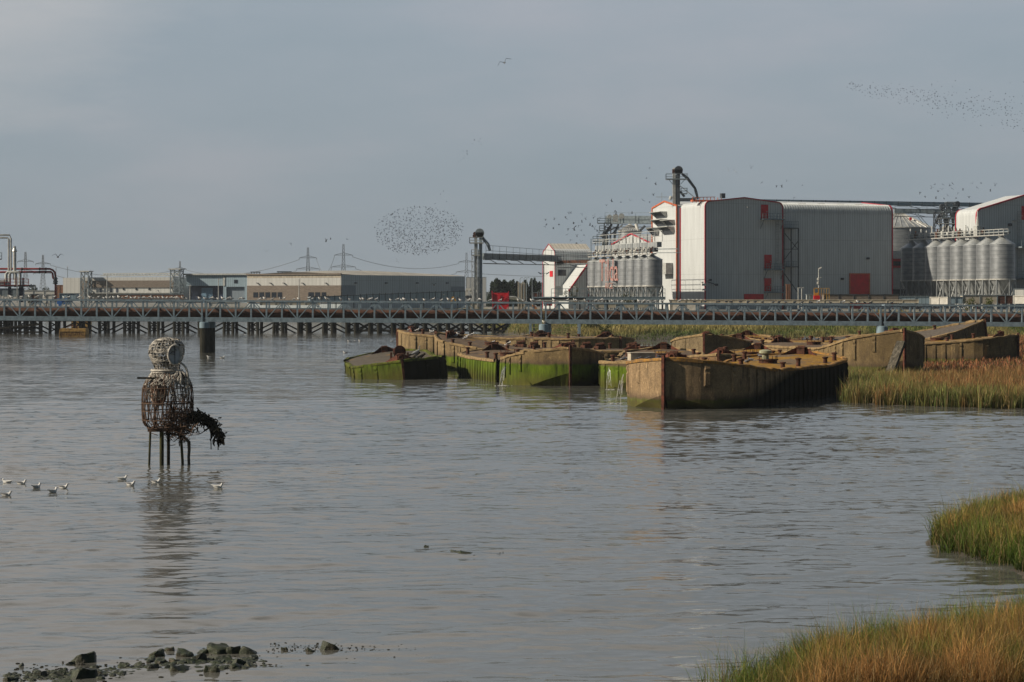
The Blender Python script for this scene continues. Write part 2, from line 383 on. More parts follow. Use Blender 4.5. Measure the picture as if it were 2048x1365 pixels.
def ground_mat():
    m, nt, N, L, b = newmat('earth_and_mud')
    pos = N.new('ShaderNodeNewGeometry').outputs['Position']; sp = N.new('ShaderNodeSeparateXYZ'); L.new(pos, sp.inputs[0])
    n = noise(N, L, pos, 1.2, 7, .7); nb = noise(N, L, pos, .06, 4)
    mud = ramp(N, L, n, [(.35, (.035,.03,.022)), (.7, (.075,.062,.045))])
    grs = ramp(N, L, n, [(.3, (.05,.05,.018)), (.55, (.09,.085,.03)), (.75, (.16,.12,.05))])
    yard = ramp(N, L, nb, [(.4, (.13,.125,.11)), (.6, (.20,.19,.16))])
    h = mth(N, L, 'MULTIPLY_ADD', n, .5, sp.outputs[2])
    f = ramp(N, L, mth(N, L, 'DIVIDE', h, 5.0), [(.16, (0,0,0)), (.24, (1,1,1))])
    f2 = ramp(N, L, mth(N, L, 'DIVIDE', h, 5.0), [(.72, (0,0,0)), (.80, (1,1,1))])
    L.new(mixc(N, L, f2, mixc(N, L, f, mud, grs), yard), b.inputs['Base Color']); b.inputs['Roughness'].default_value = .9
    bump(N, L, b, n, .5, .2); return m
ys = np.concatenate([np.linspace(4, 22, 10), np.geomspace(23, 700, 300), np.geomspace(740, 7000, 26)])
X, Y, Fc = fan(ys, np.concatenate([np.linspace(-.9, -.42, 8), np.linspace(-.40, .40, 330), np.linspace(.42, .9, 8)]))
gr = np_mesh('ground', np.stack([X, Y, ground_z(X, Y)], -1).reshape(-1, 3), Fc, ground_mat(), smooth=True)
tag(gr, 'muddy river bed, banks and flat land behind', kind='structure')

def water_mat():
    m, nt, N, L, b = newmat('tidal_water')
    pos = N.new('ShaderNodeNewGeometry').outputs['Position']
    lo = noise(N, L, mapping(N, L, pos, (.35, 1, 1)), .05, 3, .5)
    col = ramp(N, L, lo, [(.35, (.078,.080,.073)), (.65, (.106,.104,.092))])
    L.new(col, b.inputs['Base Color'])
    b.inputs['IOR'].default_value = 1.33; b.inputs['Specular IOR Level'].default_value = .5
    sp = N.new('ShaderNodeSeparateXYZ'); L.new(pos, sp.inputs[0])
    # wind ruffles the open river; the margin near the bank lies sheltered
    far = ramp(N, L, mth(N, L, 'DIVIDE', mth(N, L, 'ADD', sp.outputs[1], mth(N, L, 'MULTIPLY', lo, 30)), 160.0), [(.16, (0,0,0)), (.44, (1,1,1))])
    b.inputs['Roughness'].default_value = .085
    # small ripples tilt the surface: two noise channels taken as slopes
    def chop(scale, sx_, sy_, detail):
        n = N.new('ShaderNodeTexNoise'); n.inputs['Scale'].default_value = scale; n.inputs['Detail'].default_value = detail; n.inputs['Roughness'].default_value = .6
        L.new(mapping(N, L, pos, (sx_, sy_, 1)), n.inputs['Vector'])
        v = N.new('ShaderNodeVectorMath'); v.operation = 'SUBTRACT'; L.new(n.outputs['Color'], v.inputs[0]); v.inputs[1].default_value = (.5,.5,.5); return v.outputs[0]
    def vscale(v, f):
        q = N.new('ShaderNodeVectorMath'); q.operation = 'SCALE'; L.new(v, q.inputs[0])
        if isinstance(f, float): q.inputs['Scale'].default_value = f
        else: L.new(f, q.inputs['Scale'])
        return q.outputs[0]
    def vadd(a_, b_):
        q = N.new('ShaderNodeVectorMath'); q.operation = 'ADD'; L.new(a_, q.inputs[0]); L.new(b_, q.inputs[1]); return q.outputs[0]
    wind = ramp(N, L, noise(N, L, mapping(N, L, pos, (.3, 1, 1)), .09, 4, .6), [(.36, (.55,.55,.55)), (.64, (1,1,1))])
    c1_ = vscale(chop(2.7, .42, 1.15, 4), mth(N, L, 'MULTIPLY', wind, mth(N, L, 'MULTIPLY_ADD', far, .42, .15)))
    c2_ = vscale(chop(.45, .5, 1.3, 3), mth(N, L, 'MULTIPLY_ADD', far, .16, .04))
    flat = N.new('ShaderNodeVectorMath'); flat.operation = 'MULTIPLY'; L.new(vadd(c1_, c2_), flat.inputs[0]); flat.inputs[1].default_value = (.8, 1, 0)
    g = N.new('ShaderNodeNewGeometry'); nn = N.new('ShaderNodeVectorMath'); nn.operation = 'NORMALIZE'; L.new(vadd(g.outputs['Normal'], flat.outputs[0]), nn.inputs[0])
    L.new(nn.outputs[0], b.inputs['Normal']); return m
NY = 1150; yy = [22.0]
while yy[-1] < 720: yy.append(yy[-1]+max(.03, yy[-1]**2/26000*.62))
yy = np.array(yy); dy = np.gradient(yy)
X, Y, Fc = fan(yy, np.concatenate([np.linspace(-.8, -.30, 50), np.linspace(-.298, .298, 740), np.linspace(.30, .8, 50)])); DY = np.broadcast_to(dy[:, None], X.shape)
Z = np.zeros_like(X); rw = np.random.default_rng(5)
shelt = sstep(44, 74, Y+4*vnoise(X, Y, .03, 9)+.18*(X+8)*-1)
patch = .75+.35*vnoise(X*.4, Y, .03, 12)
for k in range(74):
    lam = 0.42*(9.5/.42)**(rw.uniform()**1.25)
    ang = rw.normal(R(97), R(26) if lam < 2 else R(12)); ph = rw.uniform(0, 6.28)
    slope = .026 if lam < 1.2 else (.013 if lam < 3 else .006)
    amp = slope*lam/(2*PI)*rw.uniform(.6, 1.3)
    att = np.clip((lam/DY-2)/2, 0, 1)
    q = (X*np.cos(ang)+Y*np.sin(ang))*2*PI/lam+ph+.5*np.sin(X*.21+Y*.13+ph)
    wv = np.sin(q) if lam > 1.3 else np.sin(q)
    k2 = (shelt*patch+(.25 if lam < 1.5 else .9)*(1-shelt))
    Z += amp*att*k2*(wv+.28*np.cos(2*q))
# long low ridges running in towards the sheltered bank
for k in range(9):
    lam = rw.uniform(1.5, 3.4); ang = R(rw.uniform(98, 112)); q = (X*np.cos(ang)+Y*np.sin(ang))*2*PI/lam+rw.uniform(0, 6.28)+1.1*vnoise(X, Y, .04, 40+k)
    env = np.clip(.3+vnoise(X, Y, .05, 60+k), 0, 1)*(1-shelt)
    Z += .0105*env*np.exp(2.2*(np.sin(q)-1))*np.clip((lam/DY-3)/4, 0, 1)
wt = np_mesh('water', np.stack([X, Y, Z], -1).reshape(-1, 3), Fc, water_mat(), smooth=True)
tag(wt, 'rippled grey brown tidal river', kind='structure')

# ---- grasses ----
def blade_mat(name, transl=.25):
    m, nt, N, L, b = newmat(name)
    a = N.new('ShaderNodeAttribute'); a.attribute_name = 'tint'; L.new(a.outputs['Color'], b.inputs['Base Color'])
    b.inputs['Roughness'].default_value = .7; b.inputs['Specular IOR Level'].default_value = .15
    t = N.new('ShaderNodeBsdfTranslucent'); L.new(a.outputs['Color'], t.inputs['Color'])
    mx = N.new('ShaderNodeMixShader'); mx.inputs[0].default_value = transl
    L.new(b.outputs[0], mx.inputs[1]); L.new(t.outputs[0], mx.inputs[2]); L.new(mx.outputs[0], N['Material Output'].inputs[0]); return m
M['blade'] = blade_mat('grass_blade')
def blades(name, x, y, z, h, wd, lean, colb, colt, label, wind=.03, seed=0, kindstuff=True):
    r = np.random.default_rng(seed); n = len(x)
    az = r.uniform(0, 2*PI, n); ln = lean*(.15+1.25*r.uniform(0, 1.0, n)**2)*h
    dx = np.cos(az)*ln+wind*h; dyv = np.sin(az)*ln
    fa = r.uniform(-.9, .9, n); wx = np.cos(fa)*wd; wy = np.sin(fa)*wd
    B = np.stack([x, y, z-.03], 1); mid = B+np.stack([dx*.34, dyv*.34, h*.56], 1); tip = B+np.stack([dx, dyv, h*np.sqrt(np.clip(1-(ln/h)**2*.45, .12, 1))], 1)
    W = np.stack([wx, wy, 0*wx], 1)
    V = np.stack([B-W*.5, B+W*.5, mid+W*.38, mid-W*.38, tip], 1).reshape(-1, 3)
    i = np.arange(n)*5
    tris = np.concatenate([np.stack([i, i+1, i+2], 1), np.stack([i, i+2, i+3], 1), np.stack([i+3, i+2, i+4], 1)])
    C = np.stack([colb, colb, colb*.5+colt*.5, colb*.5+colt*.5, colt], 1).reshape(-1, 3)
    o = np_mesh(name, V, tris, M['blade'], colors=C)
    if kindstuff: tag(o, label, kind='stuff')
    return o
def lerpc(a, b, t): return np.array(a)[None]*(1-t[:, None])+np.array(b)[None]*t[:, None]
def scatter(poly, n, seed, bx=None):
    r = np.random.default_rng(seed); p = np.array(poly); x0, y0 = p.min(0); x1, y1 = p.max(0)
    if bx: x0, x1, y0, y1 = bx
    x = r.uniform(x0, x1, n); y = r.uniform(y0, y1, n); d = sdist(x, y, poly)+.25*vnoise(x, y, .5, seed); k = d > 0
    # only where the photograph could look, with a margin
    k &= (np.abs(x/y) < .55)
    return x[k], y[k], d[k], r
def sward(name, poly, n, seed, hh, wd, label, bx=None, edge=2.0, greens=((.035,.060,.010),(.085,.130,.022)), browns=((.15,.072,.026),(.36,.19,.07)), gb=.5, lean=.85):
    x, y, d, r = scatter(poly, n, seed, bx); m = len(x)
    nb = vnoise(x, y, .22, seed+5); nb2 = vnoise(x, y, .7, seed+6)
    brown = np.clip(sstep(edge*.15, edge, d)*.85+.42*nb+.30*nb2+r.normal(0, .24, m)-gb+.38, 0, 1)
    j = (r.uniform(.40, 1.45, m)*np.clip(1+.45*nb2+.2*vnoise(x, y, 1.6, seed+8), .35, 1.6))[:, None]
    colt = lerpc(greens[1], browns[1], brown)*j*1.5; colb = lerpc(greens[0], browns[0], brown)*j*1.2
    straw = r.uniform(0, 1, m) < .17; colt[straw] = np.array((.36,.27,.13))*r.uniform(.7, 1.2, (straw.sum(), 1)); colb[straw] = colt[straw]*.6
    h = hh*r.uniform(.40, 1.25, m)*np.clip(1+.38*nb2+.15*nb, .35, 1.5)*(1-.25*brown); tall = r.uniform(0, 1, m) < .03; h[tall] *= 1.35
    sparse = (d < .5) & (r.uniform(0, 1, m) > .25+d*1.2)
    k = ~sparse
    return blades(name, x[k], y[k], np.maximum(ground_z(x[k], y[k]), -.02), np.clip(h[k], .1, 9), wd*r.uniform(.7, 1.3, k.sum()), lean, colb[k], colt[k], label, seed=seed)
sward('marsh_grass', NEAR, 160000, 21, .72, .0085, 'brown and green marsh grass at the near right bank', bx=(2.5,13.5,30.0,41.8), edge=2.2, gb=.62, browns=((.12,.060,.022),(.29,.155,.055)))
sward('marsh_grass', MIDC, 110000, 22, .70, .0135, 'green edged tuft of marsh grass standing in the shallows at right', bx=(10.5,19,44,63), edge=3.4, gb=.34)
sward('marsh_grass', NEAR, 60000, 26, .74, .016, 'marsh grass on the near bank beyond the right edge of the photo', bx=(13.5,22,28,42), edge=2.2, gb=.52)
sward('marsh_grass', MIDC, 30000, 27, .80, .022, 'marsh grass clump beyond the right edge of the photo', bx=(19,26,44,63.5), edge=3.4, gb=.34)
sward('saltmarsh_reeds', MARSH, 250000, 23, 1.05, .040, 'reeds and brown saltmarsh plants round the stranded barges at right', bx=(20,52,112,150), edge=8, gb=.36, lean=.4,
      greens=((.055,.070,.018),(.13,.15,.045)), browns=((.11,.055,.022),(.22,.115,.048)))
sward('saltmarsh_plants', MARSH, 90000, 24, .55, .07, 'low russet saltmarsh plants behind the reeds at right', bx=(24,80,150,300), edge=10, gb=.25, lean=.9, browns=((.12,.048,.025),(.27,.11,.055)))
# river bank behind the barges
rb = np.random.default_rng(31); n = 150000; x = rb.uniform(-12, 105, n); t = rb.uniform(0, 1, n)**.8; y = np.interp(x, SHX, SHY)+3.5+t*52
nb = vnoise(x, y, .045, 33); nb2 = vnoise(x, y, .16, 34)
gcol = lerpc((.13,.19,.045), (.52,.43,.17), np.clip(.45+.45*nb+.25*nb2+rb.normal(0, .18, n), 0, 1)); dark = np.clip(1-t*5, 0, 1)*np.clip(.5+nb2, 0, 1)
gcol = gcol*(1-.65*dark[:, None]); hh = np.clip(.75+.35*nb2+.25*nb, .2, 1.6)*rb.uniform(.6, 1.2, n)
k = (np.abs(x/y) < .34)&(rb.uniform(0,1,n) < .35+t*3)
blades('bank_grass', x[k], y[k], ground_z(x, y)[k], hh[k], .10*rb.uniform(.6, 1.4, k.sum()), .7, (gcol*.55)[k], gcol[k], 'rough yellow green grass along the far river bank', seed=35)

# ---- shrubs and trees: trunk plus leaf cloud ----
def leaf_cloud(name, cen, rad, n, size, c1, c2, parent, seed, lobes=9, taper=0.0):
    r = np.random.default_rng(seed); C = []; Rr = []
    for i in range(lobes):
        u = r.normal(0, .42, 3); u[2] = r.uniform(-.75, .8); s = 1-taper*(u[2]+.75)/1.55
        C.append([u[0]*rad[0]*s, u[1]*rad[1]*s, u[2]*rad[2]]); Rr.append(r.uniform(.28, .55)*(.4+.6*s))
    C = np.array(C); Rr = np.array(Rr); w = r.integers(0, lobes, n)
    d = r.normal(0, 1, (n, 3)); d /= np.linalg.norm(d, axis=1)[:, None]; d *= (r.uniform(.35, 1.0, n)**.5)[:, None]
    p = C[w]+d*Rr[w][:, None]*np.array([min(rad[0],rad[2]*1.2), min(rad[1],rad[2]*1.2), rad[2]])
    p += np.array(cen)
    a = r.normal(0, 1, (n, 3)); a /= np.linalg.norm(a, axis=1)[:, None]; b = np.cross(a, r.normal(0, 1, (n, 3))); b /= np.linalg.norm(b, axis=1)[:, None]
    s = (size*r.uniform(.5, 1.4, n))[:, None]
    V = np.stack([p-a*s, p+b*s*.6, p+a*s, p-b*s*.6], 1).reshape(-1, 3); i = np.arange(n)*4
    t = np.clip(.5+.5*r.normal(0, .4, n)+.35*np.sin(w*2.1), 0, 1)
    col = np.repeat(lerpc(c1, c2, t), 4, axis=0)
    o = np_mesh(name, V, np.stack([i, i+1, i+2, i+3], 1), M['blade'], colors=col)
    o.parent = parent; return o
def tree(px, pyt, D, wpx, label, seed, kind='tree', group=None, c1=(.020,.032,.020), c2=(.045,.065,.035), n=1500, taper=0.0, base=None):
    x = PX(px, D); gz = float(ground_z(np.array([x]), np.array([D]))[0]) if base is None else base
    top = PZ(pyt, D); h = top-gz; wr = wpx/F*D/2
    t = thing(kind, label, kind.replace('_', ' '), (x, D, gz), group=group)
    m = MB(); m.tube([(0,0,-.3),(0,0,h*.35),(.05*h,0,h*.8)], [h*.03, h*.02, h*.006], 7)
    for k in range(5):
        a = k*2.4+seed; z0 = h*(.2+.1*k); m.tube([(0,0,z0),(math.cos(a)*wr*.6, math.sin(a)*wr*.6, z0+h*.18)], [h*.012, h*.004], 5)
    m.build('trunk', M['timber_grey'], t)
    leaf_cloud('crown', (0, 0, h*.58), (wr, wr, h*.48), n, max(.12, h*.028), c1, c2, t, seed, lobes=12, taper=taper)
    return t
for i in range(15):                                     # dark tree belt left of the white posts
    px = 984+i*6.6+random.uniform(-1.5, 1.5)
    tree(px, 566+random.uniform(-2, 3)+(3 if i in (4, 9) else 0), 600+random.uniform(-8, 14), 24, 'dark conifer in the close-set tree belt between conveyor tower and concrete posts', 100+i, 'conifer_tree', 'dark tree belt behind the yard', taper=.45, n=3600, base=0.0)
tree(66, 570, 690, 22, 'hazy dark tree between the silver stack and the red pipe', 130, c1=(.03,.045,.03), c2=(.06,.08,.05))
tree(93, 574, 700, 22, 'small hazy tree just left of the red riser pipe', 131, c1=(.03,.045,.03), c2=(.06,.08,.05))
tree(1943, 594, 372, 26, 'yellow green bush in front of the cream container on the quay', 140, 'bush', c1=(.05,.07,.01), c2=(.16,.17,.03), n=700)
tree(1977, 597, 372, 24, 'smaller green bush at the right end of the cream container', 141, 'bush', c1=(.05,.07,.01), c2=(.13,.14,.03), n=600)
tree(1150, 574, 430, 24, 'olive bush behind the railing below the red trimmed hood', 142, 'bush', c1=(.04,.045,.015), c2=(.11,.10,.04), n=700)
tree(1262, 588, 430, 32, 'dark green bush under the left silos behind the pier deck', 143, 'bush', c1=(.03,.04,.01), c2=(.09,.09,.02), n=800)
for i, (px, py, D, wp) in enumerate([(1168,646,322,30),(1190,645,318,30),(1214,650,312,34),(1240,652,318,26)]):
    tree(px, py, D, wp, ['leftmost','second','third','rightmost'][i]+' olive green shrub on the bank right of the steel dolphin', 150+i, 'shrub', 'shrubs on the bank', c1=(.035,.05,.012), c2=(.11,.11,.03), n=900)
# far wood that reads as one mass on the horizon
rw2 = np.random.default_rng(77); n = 9000; x = rw2.uniform(-800, 900, n); y = rw2.uniform(2300, 2500, n); z = 4+rw2.uniform(0, 1, n)*(7+5*vnoise(x, y, .006, 3))
s = rw2.uniform(1.5, 4, n); i = np.arange(n)*4
V = np.stack([np.stack([x-s, y, z-s*.6], 1), np.stack([x+s, y, z-s*.6], 1), np.stack([x+s*.7, y+1, z+s*.7], 1), np.stack([x-s*.7, y+1, z+s*.7], 1)], 1).reshape(-1, 3)
tag(np_mesh('far_wood', V, np.stack([i, i+1, i+2, i+3], 1), M['blade'], colors=np.repeat(lerpc((.02,.03,.02), (.05,.065,.04), rw2.uniform(0, 1, n)), 4, axis=0)), 'low dark band of distant woodland on the horizon', kind='stuff')
# ---------------- concrete barges ----------------
M['hull_tan'] = barge_mat('hull_tan', (.32,.235,.125), 1.25)
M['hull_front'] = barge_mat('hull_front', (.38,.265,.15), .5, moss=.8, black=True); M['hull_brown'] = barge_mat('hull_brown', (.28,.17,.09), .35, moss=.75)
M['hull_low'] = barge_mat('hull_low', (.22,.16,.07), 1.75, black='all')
M['hull_dry'] = barge_mat('hull_dry', (.25,.18,.09), .95, moss=.5)
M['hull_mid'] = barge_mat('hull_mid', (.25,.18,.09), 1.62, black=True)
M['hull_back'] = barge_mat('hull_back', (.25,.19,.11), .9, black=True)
M['deck_brown'] = deck_mat('deck_brown', (.17,.12,.08), (.075,.055,.04), .12)
M['deck_lichen'] = deck_mat('deck_lichen', (.20,.14,.085), (.10,.07,.045), .48)
M['deck_grey'] = deck_mat('deck_grey', (.15,.125,.10), (.06,.05,.04), .0)
M['wet_deck'] = deck_mat('wet_deck', (.13,.11,.09), (.055,.05,.035), .0)
GUNW = paint('gunwale_lip', (.33,.235,.12), (.16,.11,.06), .9, sc=3, amt=(.35,.6), bp=.4, spec=.1)
GUNG = paint('gunwale_green', (.12,.14,.02), (.04,.04,.02), .9, sc=3, amt=(.35,.6), bp=.4, spec=.1)
GUNO = paint('gunwale_orange', (.38,.20,.05), (.17,.11,.06), .9, sc=3, amt=(.4,.6), bp=.4, spec=.1)
def barge(label, px, D, zbow, th, zmid, zst=None, Ln=25.6, B=7.2, Lt=4.2, p=2.1, roll=0, pitch=0, hull='hull_tan', deck='deck_brown', gun=GUNW, wedge=(1,1), nb=8, rings=2, seed=0, chine=.9, x=None, z0=0.0, notch=None, ribs=True):
    r = random.Random(seed+50); zst = zmid+.5 if zst is None else zst
    X0 = PX(px, D)
    t = thing('concrete_barge', label, 'barge', (X0, D, z0), R(th), 'derelict concrete barges'); t.rotation_euler = (R(roll), R(pitch), R(th))
    def bw(s):
        e = min(s, Ln-s)
        return B/2 if e >= Lt else max(.07, B/2*(1-(1-e/Lt)**p))
    def zd(s): return zmid+(zbow-zmid)*max(0, 1-s/9.5)**1.5+(zst-zmid)*max(0, 1-(Ln-s)/8)**1.5
    def dk(s): return zmid-.06+(zd(s)-zmid)*.86
    st = [0,.12,.35,.7,1.1,1.6,2.2,2.9,3.7,4.4]; st += [s for s in (5.0,)]
    mid = []; s = 5.4
    while s < Ln-5.4: mid += [s, s+.30, s+.34, s+.86]; s += .90
    mid = [q for q in mid if q < Ln-5.05]
    sts = st+mid+[Ln-q for q in st[::-1]]
    def zc(s):
        e = min(s, Ln-s); return chine+(-1.3-chine)*min(1, e/4.2)
    for_mid = set(mid)
    h = MB(); vs = []; nr = 5
    for j, s in enumerate(sts):
        off = 0.0
        if s in for_mid:
            k = mid.index(s) % 4; off = .10 if k < 2 else 0.0
        b = bw(s); g = zd(s)+r.uniform(-.05, .03); c = zc(s); e = min(s, Ln-s); ov = -.10 if s < Lt else 0
        for sg in (-1, 1):
            zb = min(c, g-.3)
            vs += [(s, sg*b, g), (s, sg*(b+off*.6), g-.34), (s, sg*(b+off), (g+zb)/2+.1), (s, sg*(b*.985+off*.8), zb), (s+(1 if s < Ln/2 else -1)*max(0, 1.5*(1-e/4)), sg*.06, -2.1)]
    n = len(sts); fs = []
    for j in range(n-1):
        for sg in (0, 1):
            for k in range(nr-1):
                a = j*2*nr+sg*nr+k; b_ = a+2*nr
                fs.append((a, b_, b_+1, a+1) if sg else (a, a+1, b_+1, b_))
    if notch:
        s0, s1, sd = notch
        fs = [f for f in fs if not (s0 <= vs[f[0]][0] < s1 and (vs[f[0]][1]+vs[f[1]][1])*sd > .5 and max(vs[i][2] for i in f) > .1)]
    h.add(vs, fs); ho = h.build('hull', M[hull], t)
    # deck, slightly cambered
    d = MB(); vs = []; fs = []
    cols = [-1,-.75,-.4,0,.4,.75,1]
    for s in sts[1:-1]:
        b = max(.05, bw(s)-.05); z = dk(s)
        for c in cols: vs.append((s, c*b, z+.16*(1-c*c)+r.uniform(-.012,.012)))
    nc = len(cols)
    for j in range(len(sts)-3):
        for k in range(nc-1): a = j*nc+k; fs.append((a, a+nc, a+nc+1, a+1))
    d.add(vs, fs); d.build('deck', M[deck], t)
    # gunwale lip, chipped
    for sg in (-1, 1):
        g = MB(); vs = []; fs = []; ss = [s for i, s in enumerate(sts) if s not in for_mid or i % 3 == 0]
        if notch and sg == notch[2]: ss = [s for s in ss if not (notch[0] <= s <= notch[1])]
        for s in ss:
            b = bw(s); q = zd(s); w = .10+r.uniform(-.05, .03); tp = .07+r.uniform(-.09, .03)
            vs += [(s-(.1 if s < .1 else 0), sg*(b+w), q-.16), (s, sg*(b+w+.015), q+tp-.05), (s, sg*(b+w-.08), q+tp), (s, sg*max(.0, b-.24), q+tp-.01), (s, sg*max(0, b-.25), q-.16)]
        for j in range(len(ss)-1):
            if notch and sg == notch[2] and ss[j] < notch[0] < ss[j+1]: continue
            if r.random() < .05: continue
            for k in range(5):
                a, c = j*5+k, j*5+(k+1) % 5; fs.append((a, c, c+5, a+5) if sg > 0 else (a, a+5, c+5, c))
        g.add(vs, fs); g.build('gunwale', gun, t)
    def bulge(s): return bw(s)
    if ribs:
        for end in (0, 1):
            for s in (1.3, 2.5, 3.7, 4.9):
                S = s if not end else Ln-s
                for sg in (-1, 1):
                    if r.random() < .08: continue
                    m = MB(); z1 = zd(S)-.22; z2 = z1-r.uniform(1.1, 1.9); w = .17
                    pts = [(z1, .06), (z1-.25, .14), (z1-.42, .05), (z1-.55, .13), (z2, .11), (z2-.1, .02)]
                    vs = []
                    for z, o in pts:
                        for q in (-w/2, w/2): vs.append((S+q, sg*(bw(S+q)+o*.8+.01), z)); vs.append((S+q, sg*(bw(S+q)-.06), z))
                    fs = []
                    for k in range(len(pts)-1):
                        a = k*4; fs += [(a, a+2, a+6, a+4), (a, a+4, a+5, a+1), (a+2, a+3, a+7, a+6)]
                    m.add(vs, fs); o = m.build('fender_rib', M[hull], t); fixnormals(o)
    for end in (0, 1):
        S = -.10 if not end else Ln+.10; z = zbow if not end else zst
        m = MB(); m.box((S, 0, (z-1.6)/2+.1), (.24, .17, z+1.7)); m.build('stem_post', M['rust_red'] if seed in (1, 8, 12) else M['rust'], t)
    # bow breakwaters: two plates swept back from a hawse box
    for end in (0, 1):
        if not wedge[end]: continue
        sgn = 1 if not end else -1; S0 = 1.25 if not end else Ln-1.25
        z = dk(1.25 if not end else Ln-1.25)+.05; H = .58
        for sd in (-1, 1):
            m = MB(); a = Vector((S0, sd*.25, z)); b = Vector((S0+sgn*1.0, sd*1.4, z-.05)); n_ = Vector((sgn*.06, sd*.02, 0))
            m.ext([(0, 0), (1, 0), (0, 1)], n_, o=a, U=b-a, V=(sgn*.15, 0, H)); m.build('breakwater_plate', M['rust_red'], t)
        m = MB(); m.box((S0+sgn*.28, 0, z+.25), (.5, .55, .5)); m.box((S0+sgn*.28, 0, z+.53), (.6, .66, .06)); hb = m.build('hawse_box', M['rust'], t)
        m = MB(); c = Vector((S0-sgn*.02, 0, z+.32)); m.tube([c+Vector((0, .16*math.cos(a), .16*math.sin(a))) for a in [k*PI/6 for k in range(13)]], .055, 6, False); m.build('hawse_ring', M['rust_red'], hb)
        m = MB(); m.tube([(S0+sgn*.3,.25,z+.58),(S0+sgn*.3,-.25,z+.58)], .07, 8); m.build('chain_roller', M['rust'], hb)
    # bollards
    spots = []
    for s in (4.2, 6.2, Ln*.5-1.5, Ln*.5+1.5, Ln-6.2, Ln-4.2):
        for sd in (-1, 1): spots.append((s, sd))
    r.shuffle(spots)
    for s, sd in spots[:nb]:
        m = MB(); y = sd*(bw(s)-.75); z = dk(s); hh = r.uniform(.42, .62)
        m.lathe((s, y, z), [(.24,-.1),(.24,.04),(.15,.07),(.14,hh-.12),(.21,hh-.08),(.21,hh),(.0,hh+.03)], 12); m.build('bollard', M['rust'], t, smooth=True)
    for k in range(rings):
        s = Ln*(.30+.34*k)+r.uniform(-.6, .6); y = r.uniform(-.8, .8); z = dk(s)+.12
        m = MB(); m.lathe((s, y, z), [(.62,-.1),(.62,.24),(.70,.24),(.70,.31),(.48,.31),(.48,.02),(0,.02)], 18); hr = m.build('hatch_ring', M['rust'], t)
        for q in range(7):
            a = q*.9+r.random(); mm = MB(); mm.tube([(s+.6*math.cos(a), y+.6*math.sin(a), z+.3), (s+.62*math.cos(a), y+.6*math.sin(a), z+.3+r.uniform(.12,.3))], .025, 5); mm.build('bolt', M['rust'], hr)
    t['dk'] = 0; del t['dk']
    Mx = Matrix.Translation((X0, D, z0))@t.rotation_euler.to_matrix().to_4x4()
    return t, (lambda s, y: Mx@Vector((s, y, dk(s)+.16*(1-min(1, abs(y)/bw(s))**2)))), Mx
BG = {}
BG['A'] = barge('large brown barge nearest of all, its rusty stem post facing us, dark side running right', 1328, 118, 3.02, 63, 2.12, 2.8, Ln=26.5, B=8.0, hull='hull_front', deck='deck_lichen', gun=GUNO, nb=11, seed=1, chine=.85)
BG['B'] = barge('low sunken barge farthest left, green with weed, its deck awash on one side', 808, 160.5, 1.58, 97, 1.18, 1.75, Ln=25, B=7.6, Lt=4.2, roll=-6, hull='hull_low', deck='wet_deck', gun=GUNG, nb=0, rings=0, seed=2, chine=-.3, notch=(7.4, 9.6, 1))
BG['C'] = barge('pale tan barge at the back left with gulls along its high gunwale', 797, 203, 3.35, -24, 2.7, 2.7, Ln=24, hull='hull_tan', nb=4, seed=3)
BG['K2'] = barge('tan barge sloping down rightward with rusty gear on deck, before the pale back left one', 874, 189, 3.3, -37, 1.95, 2.0, Ln=24, hull='hull_tan', nb=10, rings=3, seed=4)
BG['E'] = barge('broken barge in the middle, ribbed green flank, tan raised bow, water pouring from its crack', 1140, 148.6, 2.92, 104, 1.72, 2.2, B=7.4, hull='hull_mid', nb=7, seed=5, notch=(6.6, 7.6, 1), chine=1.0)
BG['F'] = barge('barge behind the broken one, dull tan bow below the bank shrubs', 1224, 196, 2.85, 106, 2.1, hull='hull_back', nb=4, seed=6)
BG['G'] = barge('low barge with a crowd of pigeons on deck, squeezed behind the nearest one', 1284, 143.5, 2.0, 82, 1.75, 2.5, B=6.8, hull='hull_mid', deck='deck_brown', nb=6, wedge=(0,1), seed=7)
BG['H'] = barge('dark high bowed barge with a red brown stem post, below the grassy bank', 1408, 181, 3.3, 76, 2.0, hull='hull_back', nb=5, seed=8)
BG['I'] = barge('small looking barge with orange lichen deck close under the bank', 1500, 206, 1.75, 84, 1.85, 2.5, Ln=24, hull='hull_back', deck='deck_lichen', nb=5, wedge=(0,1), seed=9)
BG['J'] = barge('low barge mostly hidden, its rust red breakwater peeping over the nearest deck', 1437, 151, 2.35, 76, 1.7, B=6.4, hull='hull_brown', deck='deck_lichen', nb=5, seed=10)
BG['P'] = barge('half hidden barge with dark birds on deck, between lichen deck and big tan hull', 1622, 204, 1.9, 95, 1.85, 1.9, Ln=20, hull='hull_dry', deck='deck_lichen', nb=8, wedge=(0,0), seed=11)
BG['K'] = barge('big tan barge aground in the reeds with a timber leaning on its tall bow', 1808, 163, 3.98, 107, 2.3, 2.4, B=7.4, hull='hull_dry', nb=6, seed=12, chine=1.5)
BG['L'] = barge('tilted barge at the back right, bare grey deck raised clear and birds on it', 1976, 207, 4.35, 152, 2.9, 2.6, Ln=26, B=8.2, roll=-9, pitch=3.5, hull='hull_back', deck='deck_grey', nb=6, wedge=(0,1), seed=13)
BG['M'] = barge('long tan barge at the far right edge lying in russet plants', 2034, 188, 3.15, 163, 2.35, 2.4, Ln=24, hull='hull_dry', deck='deck_lichen', nb=7, seed=14, chine=.7)
BG['O'] = barge('tan barge cut off by the right edge, next to the last stem post', 2100, 196, 2.5, 35, 2.3, 2.4, Ln=22, hull='hull_dry', nb=3, seed=15)

